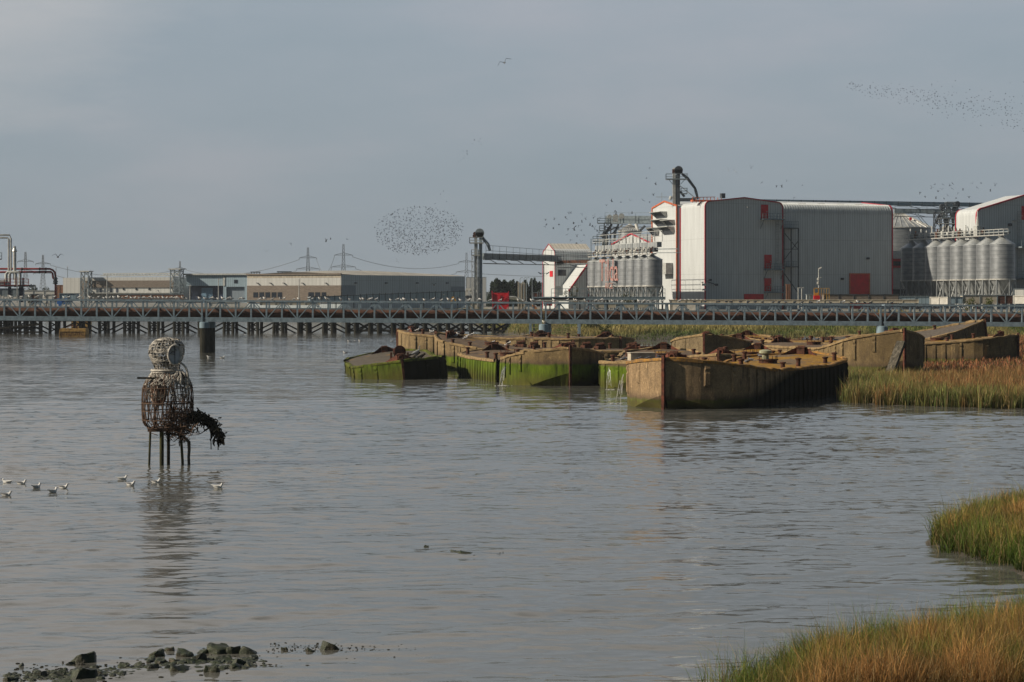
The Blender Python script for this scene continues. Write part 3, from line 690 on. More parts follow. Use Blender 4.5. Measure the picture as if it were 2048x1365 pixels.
# timber leaning on the big bow
m = MB(); a = P(1803, 684, 159.5); b = Vector((PX(1777, 158.2), 158.2, .35)); m.bar(b, a, .75, .28)
tag(m.build('leaning_timber', M['timber_grey']), 'split grey timber baulk leaning against the big tan bow', 'timber')
# pale green vent on front deck, box on pigeon barge
def on(k, s, y): return BG[k][1](s, y)
v = on('A', 17.0, -.2); m = MB(); m.lathe(v, [(.26,-.1),(.24,.1),(.22,.62),(.42,.66),(.42,.82),(.2,.9),(0,.92)], 16)
tag(m.build('deck_vent', paint('pale_green', (.33,.36,.25), (.22,.2,.12), .7, sc=3), smooth=True), 'pale green mushroom vent standing on the nearest barge deck', 'vent')
v = on('G', 7.5, .6); m = MB(); m.box((v.x, v.y, v.z+.25), (1.9, 1.1, .55), R(10)); m.box((v.x, v.y, v.z+.55), (2.0, 1.2, .06), R(10))
tag(m.build('deck_box', M['concrete']), 'plain block shaped locker on the pigeon barge', 'locker')
# rusty winch and broken plates on sunken barge
t = thing('rusty_winch', 'rusty winch wheel with broken plates on the sunken barge', 'winch', on('B', 9.5, -.2))
m = MB(); m.lathe((0,0,0), [(.0,-.2),(.52,-.2),(.52,-.12),(.3,-.1),(.3,.1),(.52,.12),(.52,.2),(0,.2)], 20)
w_ = m.build('winch_drum', M['rust_red'], t, smooth=True); w_.rotation_euler = (R(80), 0, R(20)); w_.location = (.2, 0, .7)
m = MB(); m.box((-.5,0,.3), (.15,.9,.7)); m.box((.9,.1,.3), (.15,.8,.7)); m.build('winch_bracket', M['rust'], t)
for k in range(6):
    m = MB(); a = random.uniform(0, 6); m.bar((random.uniform(-.3,2.5), random.uniform(-1.8,0), .05), (random.uniform(-.3,2.8), random.uniform(-2,.4), random.uniform(.3,.7)), .16, .12); m.build('broken_plate', M['timber_dark'], t)
# scrap machinery cluttering the tan sloping barge
for i, (s, y) in enumerate([(9, 1.2), (12, -.8), (14.5, 1.4), (17, .3), (19.5, -1.2), (21.5, 1.0)]):
    v = on('K2', s, y); m = MB(); r = random.Random(i)
    m.box((0,0,.2), (1.3, .8, .4), r.random()*3); m.tube([(-.5,0,.5),(.5,.1,.6)], .26, 10); m.tube([(.3,.2,.1),(.35,.25,r.uniform(.7,1.0))], .12, 8); m.bar((-.8,-.3,.05), (.2,.5,.8), .1)
    o = m.build('rusted_gear', M['rust'], loc=v); o.scale = (.72,)*3; tag(o, ['leftmost','second','third','fourth','fifth','rightmost'][i]+' lump of rusted deck gear on the sloping tan barge, counting from the left', 'deck gear', 'scrap gear on deck')
# leaks of water
def leak(p0, p1, n, label, seed):
    r = random.Random(seed); m = MB()
    for k in range(n):
        a = Vector(p0)+Vector((r.uniform(-.07,.07), r.uniform(-.05,.05), r.uniform(-.1,.05))); b = Vector(p1)+Vector((r.uniform(-.22,.22), r.uniform(-.1,.1), 0)); pts = []
        t0, t1 = sorted((r.random(), r.random()))
        for q in range(5):
            u = t0+(t1-t0)*q/4; c = a.lerp(b, u**.9); c.z = a.z+(b.z-a.z)*u*u; pts.append(c)
        m.tube(pts, .010, 4, False)
    for k in range(n): m.sphere((p1[0]+r.gauss(0,.3), p1[1]+r.gauss(0,.2), .03), (r.uniform(.03,.10), .05, .015), 6, 3)
    tag(m.build('leak_stream', M['white_water']), label, kind='stuff')
wm, nt, N_, L_, b_ = newmat('white_water'); b_.inputs['Base Color'].default_value = (.62,.63,.62,1); b_.inputs['Roughness'].default_value = .3; M['white_water'] = wm
leak(P(1011, 733, 149.5), Vector((PX(1003, 149), 149, 0)), 34, 'thin white stream pouring from the crack in the middle barge', 1)
leak(P(1217, 737, 143), Vector((PX(1218, 142.5), 142.5, 0)), 16, 'dribble of water falling from the corner of the pigeon barge', 2)
leak(P(1248, 748, 122.5), Vector((PX(1236, 124), 124, 0)), 12, 'fine arc of water from the nearest hull into the gap', 3)

# ---------------- the diver sculpture ----------------
DX, DD = PX(335, 78.3), 78.3; PPM = F/DD
def dv(px, py, dy=0.0): return Vector(((px-335)/PPM, dy, PZ(py, DD)))
dt = thing('diver_sculpture', 'woven metal figure of a deep sea diver standing on poles in the river', 'sculpture', (DX, DD, 0))
rs = random.Random(3)
def surf(prof, cx):
    def f(a, z):
        for i in range(len(prof)-1):
            (r0, z0, c0), (r1, z1, c1) = prof[i], prof[i+1]
            if z0 <= z <= z1:
                u = (z-z0)/(z1-z0); u2 = u*u*(3-2*u); r_ = r0+(r1-r0)*u2*.6+(r1-r0)*u*.4; c = c0+(c1-c0)*u
                return Vector((cx+c+r_*math.cos(a), r_*.92*math.sin(a), z))
        return Vector((cx+prof[-1][2], 0, z))
    return f
def zz(py): return PZ(py, DD)
hp = [(.50,zz(741),0),(.47,zz(733),0),(.60,zz(720),-.02),(.70,zz(706),-.02),(.67,zz(692),0),(.52,zz(682),.02),(.33,zz(676.5),.02),(.05,zz(675),.02)]
hf = surf(hp, -.02)
m = MB()
for k in range(28):                                                     # upright ribs
    a = 2*PI*k/28; m.tube([hf(a+rs.uniform(-.04,.04), zz(741)+(zz(675.2)-zz(741))*q/9) for q in range(10)], .013, 4, False)
m.build('helmet_ribs', M['wicker'], dt)
m = MB()
for k in range(300):                                                    # woven wrapping
    a = rs.uniform(0, 2*PI); z = zz(740)+(zz(676)-zz(740))*rs.random(); ln = rs.uniform(.3, 1.0); sl = rs.uniform(-.04, .04)+(rs.uniform(-.25,.25) if rs.random() < .2 else 0)
    pts = []
    for q in range(5):
        aa = a+ln*q/4; z_ = min(zz(675.4), max(zz(741), z+sl*q/4)); c = hf(aa, z_); o = .018*math.sin(q*PI+k); pts.append(Vector((c.x*(1+o), c.y*(1+o), c.z)))
    m.tube(pts, rs.uniform(.010,.019), 4, False)
m.build('helmet_weave', M['wicker'], dt)
m = MB()
for k in range(150):
    a = rs.uniform(0, 2*PI); z = zz(740)+(zz(676)-zz(740))*rs.random(); m.tube([hf(a+q*.16, min(zz(675.4), max(zz(741), z+rs.uniform(-.12,.12)*q)))*1.0 for q in range(4)], rs.uniform(.008,.014), 4, False)
m.build('helmet_dark_withies', M['timber_dark'], dt)
# face window: ring, glass, centre bar, turned to the right and towards us
wc = dv(354, 709, -.53); wn = Vector((.42, -.9, .02)).normalized(); wu = wn.cross(Vector((0,0,1))).normalized(); wv = wu.cross(wn)*-1
def ring(c, u, v, ru, rv, rad, n=28, k=6):
    mm = MB(); mm.tube([c+u*ru*math.cos(2*PI*i/n)+v*rv*math.sin(2*PI*i/n) for i in range(n+1)], rad, k, False); return mm
wr_ = ring(wc, wu, wv, .26, .37, .045).build('window_rim', M['wicker'], dt)
m = MB(); n = 28; m.add([wc-wn*.02]+[wc-wn*.02+wu*.25*math.cos(2*PI*i/n)+wv*.36*math.sin(2*PI*i/n) for i in range(n)], [(0, 1+i, 1+(i+1) % n) for i in range(n)]); m.build('window_glass', paint('window_glass', (.62,.62,.62), (.48,.48,.50), .35, sc=4), wr_)
m = MB(); m.bar(wc+wn*.02-wv*.36, wc+wn*.02+wv*.36, .035, .02); m.build('window_bar', M['steel_dark'], wr_)
for k, (py, rr) in enumerate([(741, .60), (745, .58)]):
    c = Vector((-.03, 0, zz(py))); ring(c, Vector((1,0,0)), Vector((0,1,0)), rr, rr*.9, .045 if k == 0 else .035, 30).build('collar_ring', M['wicker'], dt)
# shoulders and body cage
bp_ = [(.70,zz(859),-.06),(.96,zz(846),-.03),(1.0,zz(825),-.02),(1.0,zz(800),-.02),(.98,zz(775),-.02),(.86,zz(760),0),(.62,zz(748),0),(.52,zz(744),0)]
bf = surf(bp_, .02)
m = MB()
for k in range(60):
    a = 2*PI*k/60+rs.uniform(-.05,.05); z1 = zz(745); z0 = zz(rs.uniform(846, 859)); m.tube([bf(a+.05*math.sin(q*1.3+k)+.015*k%.07, z0+(z1-z0)*q/9)*(1+.015*math.sin(q*2+k)) if False else bf(a+.05*math.sin(q*1.3+k*2.1), z0+(z1-z0)*q/9) for q in range(10)], rs.uniform(.009,.022), 4, False)
m.build('cage_bars', M['wicker_rust'], dt)
for py, rr in ((776, .018), (806, .026), (822, .020), (840, .022), (856, .03)):
    mm = MB(); mm.tube([bf(2*PI*i/36, zz(py+rs.uniform(-.6,.6))) for i in range(37)], rr, 5, False); mm.build('cage_hoop', M['wicker_rust'], dt)
def basket(c, rx, rz, name, n, seed, mat):
    r = random.Random(seed); mm = MB()
    for k in range(n):
        a = r.uniform(0, 2*PI); z = r.uniform(-1, .9); st = r.random() < .55; pts = []
        for q in range(5):
            aa = a+(.12 if st else .8)*q/4; zq = max(-1, min(.96, z+(.8 if st else .05)*q/4)); rr = math.sqrt(max(.03, 1-abs(zq)**2.4))*(1.0)
            pts.append(c+Vector((rx*rr*math.cos(aa), rx*.8*rr*math.sin(aa), rz*zq)))
        mm.tube(pts, r.uniform(.012,.02), 4, False)
    return mm.build(name, mat, dt)
basket(dv(317, 772, -.15), .42, .62, 'shoulder_weave', 120, 5, M['wicker'])
basket(dv(362, 771, -.35), .40, .58, 'shoulder_weave', 120, 6, M['wicker'])
mm = MB()
for k in range(230):
    a = rs.uniform(0, 2*PI); z = rs.uniform(zz(768), zz(745)); pts = [bf(a+.3*q/3*rs.choice((1,-1)), min(zz(744.2), max(zz(770), z+(.22*q/3)*rs.choice((1,-1,1))))) for q in range(4)]; mm.tube(pts, rs.uniform(.011,.018), 4, False)
mm.build('yoke_weave', M['wicker'], dt)
m = MB(); m.lathe((dv(317, 790).x, .0, 0), [(.15,zz(812)),(.30,zz(800)),(.34,zz(785)),(.30,zz(768)),(.12,zz(758))], 16); m.build('inner_drum', paint('peeling', (.42,.33,.28), (.20,.08,.05), .8, sc=5, amt=(.42,.58)), dt, smooth=True)
m = MB(); m.box((dv(334,858).x, 0, zz(859)), (1.32, 1.1, .13)); m.build('base_plate', M['wicker_rust'], dt)
m = MB()
for k in range(26):
    x_ = rs.uniform(-.6, .75); m.tube([(x_, rs.uniform(-.6,.4), zz(858)), (x_+rs.uniform(-.08,.08), rs.uniform(-.6,.4), zz(rs.uniform(790, 830)))], rs.uniform(.01,.022), 4, False)
m.build('inner_rods', M['wicker_rust'], dt)
m = MB()
for k in range(150):                                                    # ropes and weed tangled low on the right
    c = dv(rs.gauss(362, 16), rs.gauss(845, 12), rs.uniform(-.8,-.1)); a = rs.uniform(0, 6.28); q = rs.uniform(.15, .45)
    m.tube([c, c+Vector((math.cos(a)*q, rs.uniform(-.1,.1), math.sin(a)*q*.8)), c+Vector((math.cos(a+.8)*q*1.2, 0, math.sin(a+.8)*q))], rs.uniform(.010,.024), 4, False)
m.build('tangled_rope', M['wicker_rust'], dt)
m = MB(); m.bar(dv(281, 755, -.7), dv(330, 756, -.6), .07, .07); m.build('cross_bar', M['timber_dark'], dt)
m = MB(); m.tube([dv(366,726,-.45), dv(371,729,-.5), dv(376,735,-.5), dv(379,744,-.5), dv(380,754,-.45), dv(378,765,-.4)], .045, 8); m.build('air_hose', M['wicker'], dt, smooth=True)
for (x0, y0, x1, r_, mt, dyy) in ((303.5,859,299,.045,'green_leg',-.3),(327,859,327,.085,'green_leg',-.4),(336,859,336,.065,'timber_dark',.1)):
    m = MB(); m.tube([dv(x0, y0, dyy), (dv(x1, 930, dyy).x, dyy, -1.2)], r_, 8); m.build('leg', M[mt], dt)
m = MB(); m.tube([dv(360,866,0), dv(363,890,0), dv(365,922,0), (dv(367,930).x, 0, -1.2)], .055, 8); m.build('leg', M['green_leg'], dt)
m = MB(); m.tube([dv(362,868,-.2), dv(372,876,-.2), dv(379.5,884,-.2), dv(380,900,-.2), dv(379,914,-.2), (dv(382,931).x, -.2, -1.2)], [.06,.06,.07,.06,.055,.07], 8); m.build('leg', M['timber_grey'], dt, smooth=True)
# drooping arm: rope core hung with weed and chain
core = [dv(375,838,-.3), dv(392,832,-.35), dv(410,836,-.35), dv(426,846,-.35), dv(437,862,-.35), dv(445,880,-.35)]
m = MB(); m.tube(core, [.14,.17,.15,.15,.14,.07], 8)
for k in range(520):
    u = rs.random()*(len(core)-1); i = int(u); c = core[i].lerp(core[min(i+1, 5)], u-i)+Vector((rs.gauss(0,.10), rs.gauss(0,.10), rs.gauss(0,.11))); a = rs.uniform(0, 6.28); q = rs.uniform(.04, .17)
    d_ = Vector((math.cos(a)*q, rs.uniform(-.05,.05), math.sin(a)*q-.03)); m.tube([c, c+d_, c+d_+Vector((rs.uniform(-.04,.04),0,-.05))], [.022,.028,.010], 4, False)
m.build('arm', M['weed'], dt)
for (x0, y0, x1, y1) in ((424,862,425,898),(438,878,439,899),(432,872,431,886),(410,850,412,862),(361,880,362,892)):
    m = MB(); m.tube([dv(x0,y0,-.35), dv(x0+.6,(y0+y1)/2,-.35), dv(x1,y1,-.35)], .020, 5); m.build('dangling_chain', M['weed'], dt)
m = MB()
for k in range(70):
    c = dv(rs.gauss(355,13), rs.gauss(868,8), rs.uniform(-.4,.2)); a = rs.uniform(0,6.28); q = rs.uniform(.08,.3); m.tube([c, c+Vector((math.cos(a)*q,0,math.sin(a)*q*.6)), c+Vector((math.cos(a+1)*q*1.3,0,math.sin(a+1)*q*.6))], .014, 4, False)
m.tube([dv(330,866,-.2), dv(355,870,-.1), dv(378,866,-.1)], .03, 5)
m.build('loose_wire', M['weed'], dt)

# ---------------- rocks ----------------
import bmesh
from mathutils import noise as mnoise
def rock(px, py, D, w, h, label, seed, depth=None):
    """px = centre, py = top of the rock"""
    bm = bmesh.new(); bmesh.ops.create_icosphere(bm, subdivisions=3, radius=1); r = random.Random(seed)
    cuts = [(Vector((r.uniform(-.35,.35), r.uniform(-.3,.3), 1)).normalized(), r.uniform(.42,.6))]
    for k in range(13):
        n_ = Vector((r.gauss(0,1), r.gauss(0,1), r.gauss(.1,.45))).normalized(); cuts.append((n_, r.uniform(.6, .9)))
    for v in bm.verts:
        for n_, d_ in cuts:
            q = v.co.dot(n_)
            if q > d_: v.co -= n_*(q-d_)*.94
        v.co *= 1+.16*mnoise.noise(v.co*1.7+Vector((seed,0,0)))+.07*mnoise.noise(v.co*5+Vector((0,seed,0)))
    zt = max(v.co.z for v in bm.verts); xs = max(abs(v.co.x) for v in bm.verts)
    hz = h
    for v in bm.verts: v.co = Vector((v.co.x*w/2/xs, v.co.y*(depth or w*.7)/2, v.co.z*hz/zt))
    me = bpy.data.meshes.new('rock'); bm.to_mesh(me); bm.free(); me.materials.append(M['rock'])
    o = bpy.data.objects.new('rock', me); COL.objects.link(o); o.location = (PX(px, D), D, PZ(py, D)-hz); o.rotation_euler = (0, 0, 0)
    return tag(o, label, 'rock', 'mossy rocks at the water edge')
RK = [(437,1287,36.6,52,'squarish mossy rock, tallest of the whole heap'),(465,1291,36.8,40,'dark rock touching the right side of the tallest one'),(497,1292,36.7,42,'dark weed covered rock at the right end of the heap'),
 (168,1302,36.9,56,'broad mossy rock standing alone left of the heap'),(42,1326,35.9,18,'tiny rock alone at the far left'),(312,1297,37.3,40,'pointed dark rock at the left end of the main heap'),(338,1294,37.6,24,'small upright rock second from the left in the main heap'),
 (368,1297,37.1,42,'rounded mossy rock in the middle of the heap'),(395,1304,36.4,50,'big bright topped rock in front of the middle of the heap'),(416,1312,36.1,26,'wedge shaped rock low in front of the tallest one'),(452,1312,36.2,36,'brownish rock low on the right front of the heap'),
 (362,1328,35.8,40,'flat wet rock at the foot of the heap'),(350,1315,36.3,30,'dark low rock tucked under the rounded one'),(480,1315,36.3,44,'lumpy weed hung rock under the right end'),(273,1323,35.9,32,'small dark rock left of the main heap'),(250,1326,35.7,26,'smaller stone beside the small dark rock'),
 (304,1327,35.7,34,'low rock with weed between small stones and heap'),(163,1332,35.2,62,'flat topped mossy rock by the bottom edge, wide'),(115,1340,35.0,36,'low dark rock by the bottom edge'),(78,1341,34.9,32,'green topped rock by the bottom edge'),(22,1352,34.6,30,'rock at the bottom left corner'),
 (120,1354,34.3,50,'rock cut by the bottom edge below the low dark one'),(660,1281,37.9,46,'rounded brown rock alone out in the water'),(621,1294,37.3,26,'small rock left of the lone rounded brown one'),(568,1294,37.4,16,'tiny weed covered rock right of the heap'),
 (852,1090,54.0,11,'small pointed dark rock in mid river'),(918,1100,53.2,12,'low dark stone breaking the surface in mid river'),(936,1100,53.0,72,'long flat dark stone with weed in mid river'),(425,1330,35.7,40,'low brown stone half under water below the heap')]
for i, (px, py, D, w, lb) in enumerate(RK):
    D = 26000/(py+(max(7, .38*w) if py > 1200 else 6)-598)
    W = w*1.12/F*D; top = PZ(py, D); rock(px, py, D, W, max(.12, top+.14), lb, 300+i, depth=W*.85)
def specks(name, label, n, px, py, sx, sy, size, seed):
    r = random.Random(seed); m = MB()
    for k in range(n):
        x_ = r.gauss(px, sx); y_ = r.gauss(py, sy); D = 26000/(y_-598); s = size*r.uniform(.4, 1.5)
        m.sphere((PX(x_, D), D, .01), (s*r.uniform(1,2), s, s*.6), 5, 3)
    return tag(m.build(name, M['weed']), label, kind='stuff')
rx = random.Random(41); m = MB()
for k in range(850):
    u = rx.random(); px = 10+u*520; yb = 1350-u*22+rx.gauss(0, 5)+(0 if u > .5 else 6); D = 26000/(yb-598); s = rx.uniform(.015,.05)*(1.4 if abs(px-420) < 90 else 1)
    m.sphere((PX(px, D), D, rx.uniform(-.02,.015)), (s*rx.uniform(1,2.2), s*1.3, s*rx.uniform(.6,1.2)), 6, 4)
tag(m.build('pebble_ridge', M['rock']), 'low ridge of dark pebbles, mud and weed running in from the left edge', kind='stuff')
extra = [(300,1312,26),(322,1316,30),(385,1318,34),(404,1298,26),(436,1318,30),(465,1326,34),(505,1310,26),(338,1330,28),(230,1334,24),(205,1338,30),(140,1322,20),(285,1332,22),(412,1332,30),(500,1326,24)]
for i, (px, py, w) in enumerate(extra):
    D = 26000/(py+.36*w-598); W = w*1.1/F*D; rock(px, py, D, W, max(.10, PZ(py, D)+.12), 'small weedy stone filling the gaps of the rock heap', 400+i, depth=W*.9)['group'] = 'small stones of the rock heap'
specks('floating_weed', 'dark bladder weed floating round the rock heap', 300, 430, 1332, 75, 7, .02, 1)
specks('floating_weed', 'scattered weed in the water right of the heap', 200, 650, 1300, 85, 9, .011, 2)
specks('floating_weed', 'weed round the stones in mid river', 130, 950, 1104, 55, 4, .022, 3)
specks('floating_weed', 'weed among the rocks at the bottom left', 220, 160, 1345, 90, 8, .02, 4)
# ---------------- pipe bridge ----------------
BD = 241.0; PIT = 30.83/F*BD; NP = 22; SPAN = 22.01*PIT
def btop(px): return PZ(598+px/2048*12.5, BD)      # the bridge falls gently to the right
x_first = PX(408-678*1, BD)
slope = (btop(2048)-btop(0))/(PX(2048, BD)-PX(0, BD))
HT = 38.5/F*BD; BW = 2.6
def rail_z(x): return btop(0)+(x-PX(0, BD))*slope
names = ['first','second','third','fourth']
def make_span():
    t = thing('pipe_bridge_span', '', 'bridge', group='spans of the pipe bridge')
    L_ = SPAN-.35
    for y in (0, BW):
        m = MB(); m.bar((0,y,-.10), (L_,y,-.10), .26, .22); m.build('top_chord', M['steel_blue'], t)
        m = MB(); m.bar((0,y,-HT-.02), (L_,y,-HT-.02), .24, .54); m.build('bottom_chord', M['steel_blue'], t)
    pm = MB(); pm.bar((0,0,-.2), (0,0,-HT+.24), .20, .18, up=(0,1,0)); post = pm.build('truss_post', M['steel_blue'], t)
    dm = MB(); dm.bar((.16,0,-HT+.26), (PIT-.10,0,-.22), .11, .13, up=(0,1,0)); di = dm.build('truss_diagonal', M['steel_blue'], t)
    dm = MB(); dm.bar((.10,0,-.22), (PIT-.16,0,-HT+.26), .11, .13, up=(0,1,0)); di2 = dm.build('truss_diagonal', M['steel_blue'], t)
    first = {id(post):1, id(di):1, id(di2):1}
    for y in (0, BW):
        for k in range(NP+1):
            def put(src, x):
                if first.pop(id(src), None): c = src
                else: c = src.copy(); COL.objects.link(c); c.parent = t
                c.location = (x, y, 0)
            put(post, .1 if k == 0 else (L_-.1 if k == NP else k*PIT-.1))
            if k < NP: put(di2 if k % 2 else di, k*PIT-.1)
    m = MB()
    for k in range(0, NP+1, 2):
        x = min(L_-.1, k*PIT+.05); m.bar((x,0,-.12), (x,BW,-.12), .14, .14); m.bar((x,0,-HT+.1), (x,BW,-HT+.1), .2, .24)
    m.build('cross_beams', M['steel_blue'], t)
    m = MB(); m.bar((0, BW-.45, -1.05), (L_, BW-.45, -1.05), .5, .30); m.build('walkway_beam', M['steel_grey'], t)
    m = MB(); m.tube([(-.1, 1.15, -HT+.72), (L_+.2, 1.15, -HT+.72)], .53, 20)
    pp = m.build('pipe', M['rust_pipe'], t, smooth=True)
    m = MB()
    for k in (5.3, 16.2): m.tube([(k*PIT,1.15,-HT+.72),(k*PIT+.3,1.15,-HT+.72)], .60, 20)
    m.build('pipe_flange', M['rust'], pp)
    return t
sp0 = make_span()
spans = []
for i in range(4):
    x = x_first+.18+i*SPAN; lab = ['leftmost span of the pipe bridge, cut by the left edge of the photo','span of the pipe bridge between the left and the middle pier','span of the pipe bridge between the middle and the right pier, before the white factory','rightmost span of the pipe bridge, cut by the right edge of the photo'][i]
    t = sp0 if i == 0 else copy_tree(sp0)
    t['label'] = lab; t.location = (x, BD, rail_z(x)); t.rotation_euler = (0, -math.atan(slope), 0); spans.append(t)
for i, px in enumerate((409, 1088, 1766)):
    x = PX(px, BD)
    for j, y in enumerate((0.0, BW)):
        t = thing('bridge_pier', ['left','middle','right'][i]+' round pier of the pipe bridge, '+('near' if j == 0 else 'far')+' column', 'pier', (x+(.0 if j == 0 else .3), BD+y+.1, 0), group='piers of the pipe bridge')
        zt = rail_z(x)-HT-.32; zm = 6.5-58*(BD/F)-.02 if i == 0 else 6.5-84*BD/F
        m = MB(); m.lathe((0,0,0), [(.62,zm),(.62,zt-.06),(.50,zt-.03),(.50,zt)], 20); m.build('painted_sleeve', M['pier_paint'], t, smooth=True)
        m = MB(); m.lathe((0,0,0), [(.59,-2.5),(.59,zm+.02)], 20); m.build('pile_casing', M['timber_pile'] if i == 0 else M['rust'], t, smooth=True)

# ---------------- timber jetty ----------------
JD = 377.0
def JX(px): return PX(px, JD)
t = thing('timber_jetty', 'long dark timber jetty on braced piles running behind the pipe bridge', 'jetty', (0, JD, 0))
zt = PZ(645, JD); zdk = PZ(618, JD); x0, x1 = JX(-120), JX(996)
m = MB(); m.box(((x0+x1)/2, 2.2, (zdk+PZ(630,JD))/2), (x1-x0, 5.4, .5)); m.build('deck', M['timber_pile'], t)
m = MB(); m.bar((x0,-.4,zt+.9), (x1,-.4,zt+.9), .3, 1.5); m.bar((x0,4.4,zt+.9), (x1,4.4,zt+.9), .3, 1.3); m.build('side_beams', M['timber_dark'], t)
pm = MB(); pm.tube([(0,0,-2.5),(0,0,zt+.9)], .30, 8); pile = pm.build('pile', M['timber_pile'], t); used = False
br = MB(); px = -98.0; k = 0
bents = []
while px < 992: bents.append(px); px += 49.7 if px < 640 else 46
cnt = 0
for k, px in enumerate(bents):
    for q in (0, 17.5):
        for y in (-.3, 4.3):
            X_ = JX(px+q+(0 if y < 0 else 1.0)); c = pile if cnt == 0 else pile.copy()
            if cnt: COL.objects.link(c); c.parent = t
            c.location = (X_, y, 0); c.rotation_euler = (random.uniform(-.02,.02), random.uniform(-.035,.035), 0); cnt += 1
    a, b = JX(px), JX(px+17.5)
    for s in (0, 1):
        A, B_ = (a, b) if s else (b, a)
        br.bar((A, -.1, .3), (B_, -.1, (zt+.3)/2), .20, .22); br.bar((A, -.1, (zt+.3)/2), (B_, -.1, zt), .20, .22)
    c, d = JX(px+17.5), JX(px+49.7); flip = k % 2
    for o in (0, .85):
        if flip: br.bar((c, .1, zt-o), (d, .1, .55-o), .26, .26)
        else: br.bar((c, .1, .55-o), (d, .1, zt-o), .26, .26)
    if px > 690:
        br.bar((c, 3.9, zt), (d, 3.9, .2), .3, .3); br.bar((c, 3.9, .2), (d, 3.9, zt), .3, .3); br.bar((a, -.2, .5), (d, -.2, .5), .4, .4)
br.build('bracing', M['timber_dark'], t)
# extra dense timber head at the left edge
t = thing('jetty_head', 'dense dark timber pier head under the silver pipework at the left edge', 'jetty', (JX(20), JD-5, 0))
m = MB()
for k in range(13): m.tube([(-9+k*1.3, random.uniform(-.5,2), -2), (-9+k*1.3, random.uniform(-.5,2), zt+1)], .33, 8)
m.build('piles', M['timber_pile'], t)
m = MB(); m.bar((-10,0,zt-.2), (0,0,.7), .35, .35); m.bar((-5,-.2,.6), (7,-.2,zt-.3), .35, .35); m.bar((-10,.2,1.1),(7,.2,1.1), .3, .35); m.bar((-10,0,.3),(7,0,.3),.3,.3); m.build('bracing', M['timber_dark'], t)
m = MB(); m.box((-1.5,2,zt+1.2), (17,5,.6)); m.build('deck', M['timber_dark'], t)

# mooring pontoon
D = 342; t = thing('mooring_buoy', 'yellow brown rusty box shaped mooring pontoon beside the jetty piles', 'pontoon', (PX(145, D), D, 0))
m = MB(); W_ = 53/F*D; m.ext([(-W_/2,-.4),(W_/2,-.4),(W_/2,1.05),(W_/2-.12,1.42),(-W_/2+.12,1.42),(-W_/2,1.05)], (0,2.6,0)); m.build('float', M['buoy'], t)
m = MB(); m.box((0,-.04,.93), (W_+.1,.1,.08)); m.box((-W_/2+.12,-.05,.4), (.1,.1,1.0)); m.box((W_/2-.12,-.05,.4), (.1,.1,1.0)); m.box((0,-.04,-.02), (W_+.1,.1,.1)); m.build('frame', M['buoy'], t)
# worn characters, eaten to illegibility
r = random.Random(4)
for k in range(11):
    m = MB(); x_ = -1.75+k*.33; m.box((x_,-.075,.48), (.07,.03,.42))
    if k % 3 != 1: m.box((x_+.09,-.075,.65 if k % 2 else .32), (.14,.03,.08))
    m.build('worn_character', M['rust_red'], t)
m = MB(); m.tube([(-1.0,1,1.42),(-1.0,1,1.75),(-.2,1,1.95),(.5,1,1.7),(.5,1,1.42)], .09, 8); m.build('mooring_hoop', M['rust'], t)
# yellow hull seen through the piles
m = MB(); D = 395; m.box((PX(163,D),D,1.4), (32/F*D,4,2.9)); m.box((PX(150,D),D,3.1), (12/F*D,3,.7)); tag(m.build('yellow_float', M['buoy']), 'yellow float half hidden behind the jetty piles above the pontoon', 'pontoon')

# steel mooring dolphin with yellow frame under the bridge
D = 262; t = thing('steel_dolphin', 'grey and yellow steel access frame standing behind the middle bridge pier', 'dolphin', (PX(1110, D), D, 0))
hw = 49/F*D; pm = MB()
for k, x_ in enumerate((-hw, hw)):
    for y in (0, 4):
        m = MB(); m.bar((x_,y,-2), (x_,y,PZ(640,D)), .30, .30, up=(0,1,0)); m.build('post', M['steel_blue'], t)
m = MB(); m.bar((-hw,0,PZ(677,D)), (hw,0,PZ(677,D)), .2, .26); m.bar((-hw,0,PZ(669,D)), (hw,0,PZ(669,D)), .15, .16)
for k in range(7):
    x_ = -hw+2*hw*k/6; m.bar((x_,2,PZ(672,D)), (x_,2,PZ(645,D)), .08)
for k in range(3):
    z = PZ(664-8*k, D); m.bar((-hw,2,z), (hw,2,z), .09)
m.bar((-hw*.1,2,PZ(650,D)), (hw,2,PZ(671,D)), .1); m.bar((-hw*.9,2,PZ(668,D)), (hw*.2,2,PZ(648,D)), .1)
m.build('railing_frame', M['yellow_steel'], t)
m = MB(); m.box((-hw+.9,0,PZ(680,D)), (2.4,1.4,.5)); m.box((hw-.2,0,PZ(680,D)), (2.4,1.4,.9)); m.box((-hw+.2,0,PZ(687,D)), (.4,1,.9)); m.box((-hw+1.7,0,PZ(687,D)), (.4,1,.9)); m.box((hw+.2,0,.3), (.9,1,1.6)); m.build('fender_block', M['timber_dark'], t)
m = MB(); m.bar((.8,-1,-1),(.8,-1,PZ(642,D)), .12, .12, up=(0,1,0)); m.build('marker_pole', M['yellow_steel'], t)
